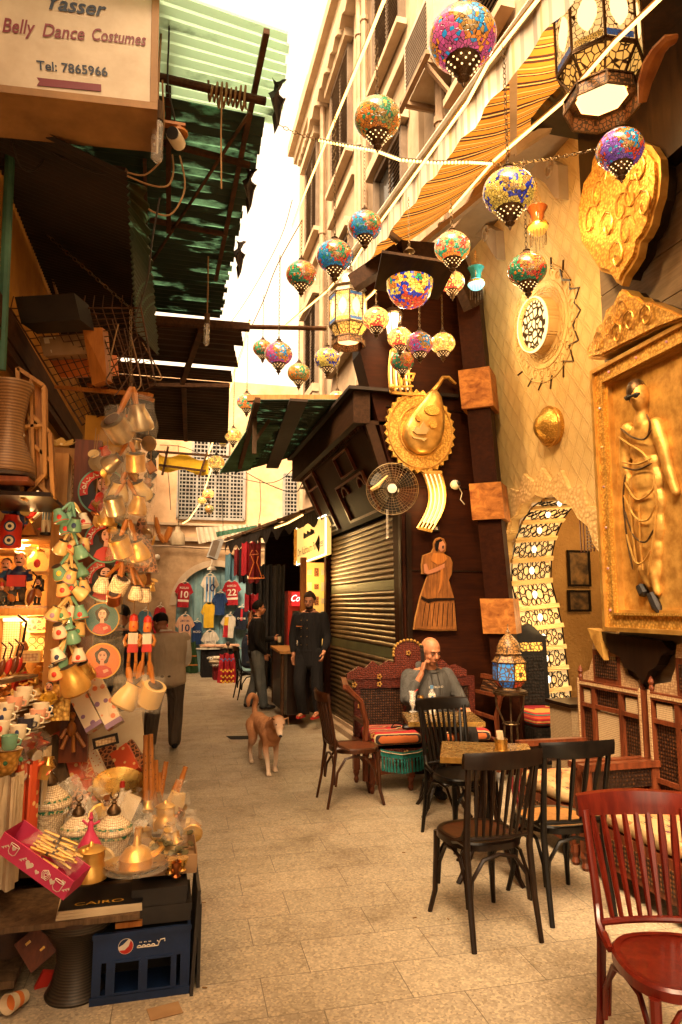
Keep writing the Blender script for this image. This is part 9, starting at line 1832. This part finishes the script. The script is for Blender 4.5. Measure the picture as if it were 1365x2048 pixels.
shirt(458,1253,32,42,'cloth_white','white shirt with red and yellow side panels',deco='split',tilt=-.08)
shirt(421,1285,34,42,'cloth_white','plain white football shirt just above the folded clothes',nmat='paint_navy',text=('EMIRATES',.05),tilt=.06)
shirt(320,1243,30,54,'cloth_red','long red embroidered tunic left of the blue door',name='tunic',cat='tunic',grp='clothes hung in the far alley',long_=True,nmat='paint_yellow',text=('I I I',.3))
shirt(290,1245,30,44,'cloth_sky','pale blue shirt behind the man in the tan vest',name='blouse',cat='shirt',grp='clothes hung in the far alley')
GC2='clothes hung in the far alley'
def cloth(x0,y0,x1,y1,Y,mat,label,name='garment',flare=.0,cat='garment',grp=GC2,fold=9):
 a,b=oY(x0,y0,Y),oY(x1,y1,Y);W=b.x-a.x;Hh=a.z-b.z;m=MB();t=thing(name,label,cat,V((a.x,Y,b.z)),0,grp)
 def f(u,v,s=1):return V((a.x+W*(.5+(u-.5)*(1+flare*v)),Y+s*(.03+.03*v)*sin(u*fold*2+s),a.z-Hh*v-.02*sin(u*11)))
 m.grid(lambda u,v:f(u,v),24,6);m.grid(lambda u,v:f(u,v,-1)+V((0,.06,0)),24,6);m.B('cloth',mat,t,smooth=True);return t
t=cloth(366,1284,390,1346,17.45,'cloth_green','flared green tiered skirt hung at the foot of the blue door','skirt',.6,'skirt')
for y in(1312,1330):m=MB();a,b=oY(362-(y-1312)*.1,y,17.38),oY(394+(y-1312)*.1,y,17.38);m.bar(a,b,.012,.03);m.B('trim','wood_orange',t)
t=cloth(441,1308,469,1370,15.2,'cloth_red','red embroidered long dress displayed on a low stand','dress',.35,'dress')
for y in(1318,1340,1352,1362):
 m=MB();
 for i in range(7):p=oY(443+4*i,y+(i%2)*3,15.10);m.box(p,(.035,.01,.035),(0,R(45),0))
 m.B('embroidery','paint_blue' if y==1318 else 'paint_yellow',t)
m=MB();p=oY(455,1374,15.2)
for k in range(5):a=k*1.256;m.tube([p+V((0,0,.1)),p+V((.22*cos(a),.22*sin(a),0))],.012,5)
m.tube([p,p+V((0,0,.95))],.015,6);m.ball(p+V((0,0,.92)),.05,8,6);m.B('stand','iron',t)
t=thing('clothes_table','table with a dark cloth carrying piles of folded cream clothes before the blue door','table',oY(445,1345,16.6));a,b=oY(405,1300,16.4),oY(478,1345,16.4);m=MB();m.b2((a.x,16.4,0),(b.x,17.1,a.z));m.B('table_skirt','cloth_black',t)
for i in range(16):
 x=a.x+.06+(b.x-a.x-.1)*((i*7)%16)/16;z=a.z+.02+.035*(i%3);m=MB();m.box((x,16.5+.05*(i%4),z),(.30,.28,.03),(.05*(i%3-1),.04*(i%2),.3*(i%5-2)));tag(m.B('folded_cloth',('cloth_white','cloth_cream','cloth_peach')[i%3]),'folded pale garment in the piles on the far clothes table','folded clothes','folded garments on the far table')
for i in range(5):m=MB();m.ball(oY(428+4*i,1316+7*(i%3),15.8),(.16,.14,.05),10,6);tag(m.B('garment_bundle','cloth_cream' if i%2 else 'film_thick',smooth=True),'bagged pale bundle on the low stand beside the red dress','bundle','bagged bundles by the red dress')
m=MB();a,b=oY(428,1322,15.9),oY(475,1378,15.9);m.b2((a.x,15.8,0),(b.x-.1,16.25,a.z));tag(m.B('low_stand','cloth_maroon'),'low draped stand behind the red dress','stand')
for k,(x0,y0,x1,y1,Y,mat,lab)in enumerate(((452,1108,472,1160,14.6,'cloth_sky','teal blue shirt hung at the stall front near the arch'),(470,1098,482,1150,14.0,'cloth_maroon','dark maroon garment in the hanging row'),(480,1095,494,1165,13.4,'cloth_black','black garment in the hanging row'),(485,1085,505,1150,12.8,'cloth_red','crimson garment behind the orange wire hangers'),(500,1085,520,1165,12.3,'cloth_maroon','deep red garment at the near end of the hanging row'),(494,1155,522,1188,12.6,'cloth_charcoal','dark bundle of cloth slung under the hanging row'),(491,1186,508,1222,12.9,'cloth_red','red skirt hanging low, further one'),(508,1188,527,1222,12.4,'cloth_red','red skirt hanging low, nearer one'),(498,1222,512,1290,12.9,'gift_dark','patterned scarf hanging behind the young man'))):cloth(x0,y0,x1,y1,Y,mat,lab,fold=5)
t=thing('wire_hangers','bent orange wire hangers tied in front of the crimson garment','hanger',oY(510,1150,11.9));m=MB();Hq=lambda x,y:oY(x,y,11.9)
for L in(((505,1100),(500,1110),(518,1108),(512,1100)),((503,1112),(508,1125),(498,1155),(524,1155),(514,1125),(517,1112)),((496,1158),(530,1156),(526,1150))):m.tube([Hq(*q_)for q_ in L],.008,5)
m.B('wire','paint_orange',t)
for k,(x0,x1,Y)in enumerate(((520,536,12.2),(534,550,11.9),(548,568,11.6))):cloth(x0,1130,x1,1375,Y,'cloth_charcoal',('far','middle','near')[k]+' dark brown drape closing the stall beside the drinks fridge','drape',0,'drape','dark drapes by the fridge')
t=thing('drinks_fridge','tall red drinks fridge with a lit red header in white script','fridge',oY(590,1380,11.5));a,b=oY(577,1182,11.45),oY(618,1382,11.45);m=MB();m.b2((a.x,11.46,.16),(b.x,11.95,a.z));m.B('cabinet','paint_red',t)
hz=oY(590,1212,11.45).z;m=MB();m.b2((a.x+.03,11.452,.5),(b.x,11.458,hz-.08));m.B('glass_door','glass_dark',t);m=MB();m.b2((a.x,11.44,.4),(a.x+.07,11.455,a.z));m.B('frame','paint_red',t);glow('red_lit',(.75,.02,.02),.6);m=MB();m.b2((a.x+.06,11.43,hz),(b.x,11.455,a.z-.02));m.B('header','red_lit',t)
glow('white_lit',(1,.9,.8),.8);m=MB();text_mb(m,'Coca',(V(((a.x+b.x)/2-.02,11.428,(hz+a.z)/2)),XA,ZA,NF),.11,.26,.002,.45,.01);m.B('lettering','white_lit',t)
for i in range(4):m=MB();m.b2((a.x+.08,11.47,.7+.3*i),(b.x,11.5,.72+.3*i));m.B('shelf','tin',t)
t=thing('counter','honey wooden counter on a rough base beside the waiter','counter',oY(575,1400,10.6));c0_=oY(552,1290,10.9);z=1.02;m=MB();q0,q1,q2,q3=oZ(541,1291,z),oZ(598,1290,z),oZ(608,1302,z),oZ(560,1303,z);m.add([q0,q1,q2,q3]+[q-V((0,0,.035))for q in(q0,q1,q2,q3)],[(0,1,2,3),(7,6,5,4),(0,4,5,1),(1,5,6,2),(2,6,7,3),(3,7,4,0)]);m.B('top','wood_honey',t);m=MB();m.b2((q3 .x+.12,q3 .y+.08,.15),(q2 .x+.1,q0 .y-.1,z-.04));m.B('base','wood_dark',t)
m=MB();m.tube([(q0 .x+.05,q0 .y-.05,z-.04),(q0 .x+.05,q0 .y-.05,.15)],.025,6);m.B('leg','wood_beam',t);m=MB();m.tube([(q3 .x+.05,q3 .y+.05,z-.04),(q3 .x+.05,q3 .y+.05,.15)],.025,6);m.B('leg','wood_beam',t)
p=oZ(594,1290,z);m=MB();m.lathe([(.03,0),(.05,.03),(.055,.12),(.05,.12),(.045,.03)],12,p);tag(m.B('glass_jar','glass_clear',smooth=True),'clear glass jar on the wooden counter','jar')
t=thing('menu_board','brightly lit yellow menu board with photos behind the waiter','board',oY(630,1290,9.95));glow('menu_lit',(.9,.5,.12),.22);a,b=oY(612,1125,10.4),oY(660,1300,10.4);m=MB();m.b2((a.x,10.4,b.z),(b.x,10.45,a.z));m.B('panel','menu_lit',t)
for i in range(5):
 for j in range(3):m=MB();p=V((a.x+.06+.11*j,10.39,a.z-.15-.22*i));m.box(p,(.07,.008,.13 if(i+j)%2 else.08));m.B('print','gift_dark' if j%2 else 'paint_white',t)
lamp_point('menu_light',oY(625,1160,10.0),(1,.62,.2),7,.1,t)
m=MB();a,b=oY(606,1115,9.95),oY(606,1430,9.95);m.b2((a.x-.03,9.9,.15),(a.x+.05,10.0,a.z));tag(m.B('door_post','wood_orange'),'orange wooden door post beside the waiter','post')
t=thing('lit_sign','lit yellow shop sign with dark lettering and an emblem above the doorway','sign',oX(620,1100,2.3));sA,sB,sC,sD=oX(594,1056,2.22),oX(652,1030,2.22),oX(652,1108,2.22),oX(594,1130,2.22);glow('sign_lit',(1,.58,.16),.5);m=MB();d_=V((.08,0,0));m.add([sA,sB,sC,sD]+[q+d_ for q in(sA,sB,sC,sD)],[(0,1,2,3),(7,6,5,4),(0,4,5,1),(1,5,6,2),(2,6,7,3),(3,7,4,0)]);m.B('face','sign_lit',t)
m=MB();m.tube([sA,sB,sC,sD],.012,5,closed=True);m.B('neon_edge','led_white',t);X_=(sC-sD).normalized();Z_=(sA-sD).normalized();N_2=V((-1,0,0));ctr=(sA+sC)/2-V((.004,0,0));m=MB();text_mb(m,'Om Kalthoum Pancakes',(ctr-Z_*.14,X_,Z_,N_2),.13,(sC-sD).length*.9,.003,.15,.008,.004);
for k in range(9):m.tube(crs([ctr+X_*(-.40+.09*k+dx)+Z_*(.09+dz)+N_2*.010 for dx,dz in((0,-.03),(.02,.06-.02*(k%3)),(.05,-.02),(.08,-.03))]),.010,4)
m.B('lettering','paint_black',t);m=MB();m.prism([(0,0),(0,.62),(.05,.56),(.02,.48),(.09,.40),(.02,.3),(.08,.2),(.02,.1),(.06,.05)],0,.05,(sD+V((0,.0,0)),V((0,1,0)),ZA,V((-1,0,0))));m.B('scalloped_side','gold',t);lamp_point('sign_light',(sA+sC)/2-V((.45,0,.1)),(1,.62,.22),7,.1,t)
t=thing('street_lamp','white conical street lamp above the blue arch','lamp',oY(424,1138,17.3));p=oY(424,1140,17.3);m=MB();m.lathe([(.12,0),(.10,.05),(.03,.09),(.03,.16)],14,p);m.tube([p+V((0,0,.15)),p+V((0,.05,.4)),p+V((.05,.3,.5))],.018,6);m.B('shade','white_plastic',t)
t=thing('loudspeaker','tilted grey loudspeaker box above the blue arch','loudspeaker',oY(431,1095,17.0));p=oY(431,1097,17.0);m=MB();m.box(p,(.22,.2,.52),(0,R(18),.3));m.B('case','lattice_paint',t);m=MB();m.box(p+V((-.03,-.11,0)),(.16,.01,.42),(0,R(18),.3));m.B('grille','shutter_wood',t)
t=thing('hanging_jug','pale clay jug hanging on a wire left of the arch','jug',oY(355,1092,16));p=oY(355,1091,16);m=MB();m.lathe([(.16,0),(.17,.05),(.16,.25),(.06,.36),(.05,.44),(.07,.46)],14,p);m.tube([p+V((0,0,.46)),p+V((0,0,1.1))],.008,4);m.B('jug','cloth_cream',t,smooth=True)
m=MB();p=oY(315,1114,17.6);m.ball(p,.07,10,8);tag(m.B('wall_lamp','white_plastic',smooth=True),'small round white lamp low on the stone wall','lamp')
for k,(pp,lab)in enumerate(((((445,1000),(447,1060)),'thin cord'),(((520,960),(522,1010),(518,1045)),'thin cord'),(((330,900),(338,960),(342,1020)),'thin cord'),(((357,890),(358,1050)),'thin cord'),(((590,960),(598,1000),(592,1040)),'thin cord'))):cable([oY(x,y,16)for x,y in pp],.010,'thin cord dangling in front of the back wall','cord','cable','cord','cords dangling before the back wall')
EXPO=2.8
D5=(.5,.45,.4);D6=(.42,.40,.38)
ALB={'*':(.72,.68,.62),'stone_paving':(.86,.84,.82),'gold':(1,1,1),'gold_smooth':(1,1,1),'gold_relief':(1,1,1),'gold_fine':(1,1,1),'brass':(1,1,1),'plaster_gold':(1,.95,.85),'plaster_pale':(.76,.72,.68),'stone_trim':(.72,.68,.62),'plaster_back':(.95,.9,.85),'stone_back':(.9,.85,.8),'awning_cloth':(.55,.5,.45),'wood_red':(.30,.26,.26),'inlay_fix':D5,'steel_shutter':(.5,.45,.4),'wood_canopy':D5,'wood_panel':D5,'wood_dark':D6,'wood_black':D6,'wood_brown':D5,'carved_red':D5,'glass_amber_lit':(.8,.8,.8),'inlay_white':(.62,.56,.48),'inlay':(.62,.56,.48),'dog_coat':(1,1,1),'kilim':(.6,.5,.42),'lace_border':(.82,.72,.6),'cloth_denim':(1,1,1),'ceramic_cream':(.70,.60,.42),'white_paper':(.7,.62,.5),'tin':(.8,.7,.5),'jar_shell':(1,1,1),'lattice_paint':(.9,.9,.9),'blue_door':(1,1,1)}
for _m in bpy.data.materials:
 if _m.name.startswith('mosaic_'):ALB[_m.name]=(.55,.55,.55)
for _m in bpy.data.materials:
 if not _m.use_nodes:continue
 for _n in[n for n in _m.node_tree.nodes if n.type=='BSDF_PRINCIPLED']:
  if _n.inputs['Metallic'].default_value<.4 and not _n.inputs['Coat Weight'].default_value:_n.inputs['Specular IOR Level'].default_value=min(.25,_n.inputs['Specular IOR Level'].default_value)
  if _m.name.startswith('wood')or _m.name.startswith('cloth'):_n.inputs['Specular IOR Level'].default_value=.06 if _m.name in('wood_panel','wood_canopy','wood_beam')else.16;_n.inputs['Coat Weight'].default_value*=.5
  if _m.name.startswith('hair'):_n.inputs['Specular IOR Level'].default_value=.04
  k_=ALB.get(_m.name,ALB['*']);i_=_n.inputs['Base Color']
  if i_.is_linked:
   x_=_m.node_tree.nodes.new('ShaderNodeMix');x_.data_type='RGBA';x_.blend_type='MULTIPLY';x_.inputs[0].default_value=1;x_.inputs[7].default_value=k_+(1,)
   l_=i_.links[0].from_socket;_m.node_tree.links.new(l_,x_.inputs[6]);_m.node_tree.links.new(x_.outputs[2],i_)
  else:c_=i_.default_value;i_.default_value=(c_[0]*k_[0],c_[1]*k_[1],c_[2]*k_[2],1)
w=bpy.data.worlds.new('World');S.world=w;w.use_nodes=True;nt=w.node_tree
bg=nt.nodes['Background'];sky=nt.nodes.new('ShaderNodeTexSky');sky.sky_type='NISHITA';sky.sun_disc=False
SUN_EL,SUN_AZ=R(50),R(214)
sky.sun_elevation=SUN_EL;sky.sun_rotation=SUN_AZ;sky.dust_density=6.0;sky.air_density=1.0;sky.ozone_density=0.5
hs=nt.nodes.new('ShaderNodeHueSaturation');hs.inputs['Saturation'].default_value=0.12;nt.links.new(sky.outputs[0],hs.inputs['Color'])
mx=nt.nodes.new('ShaderNodeMix');mx.data_type='RGBA';mx.blend_type='MULTIPLY';mx.inputs[0].default_value=1.0
nt.links.new(hs.outputs[0],mx.inputs[6]);mx.inputs[7].default_value=(1.0,0.73,0.45,1)
nt.links.new(mx.outputs[2],bg.inputs[0]);bg.inputs[1].default_value=0.15
sl=bpy.data.lights.new('sun','SUN');sl.energy=1.5;sl.angle=R(25);sl.color=(1.0,0.74,0.45)
so=bpy.data.objects.new('sun',sl);COL.objects.link(so)
sd=V((sin(SUN_AZ)*cos(SUN_EL),cos(SUN_AZ)*cos(SUN_EL),sin(SUN_EL)))
so.rotation_euler=sd.to_track_quat('Z','Y').to_euler();so.location=(0,0,20)
S.view_settings.view_transform='Standard';S.view_settings.look='None';S.view_settings.exposure=EXPO;S.view_settings.gamma=1
S.render.engine='CYCLES';S.cycles.max_bounces=6;S.cycles.transparent_max_bounces=12
S.render.resolution_x=682;S.render.resolution_y=1024
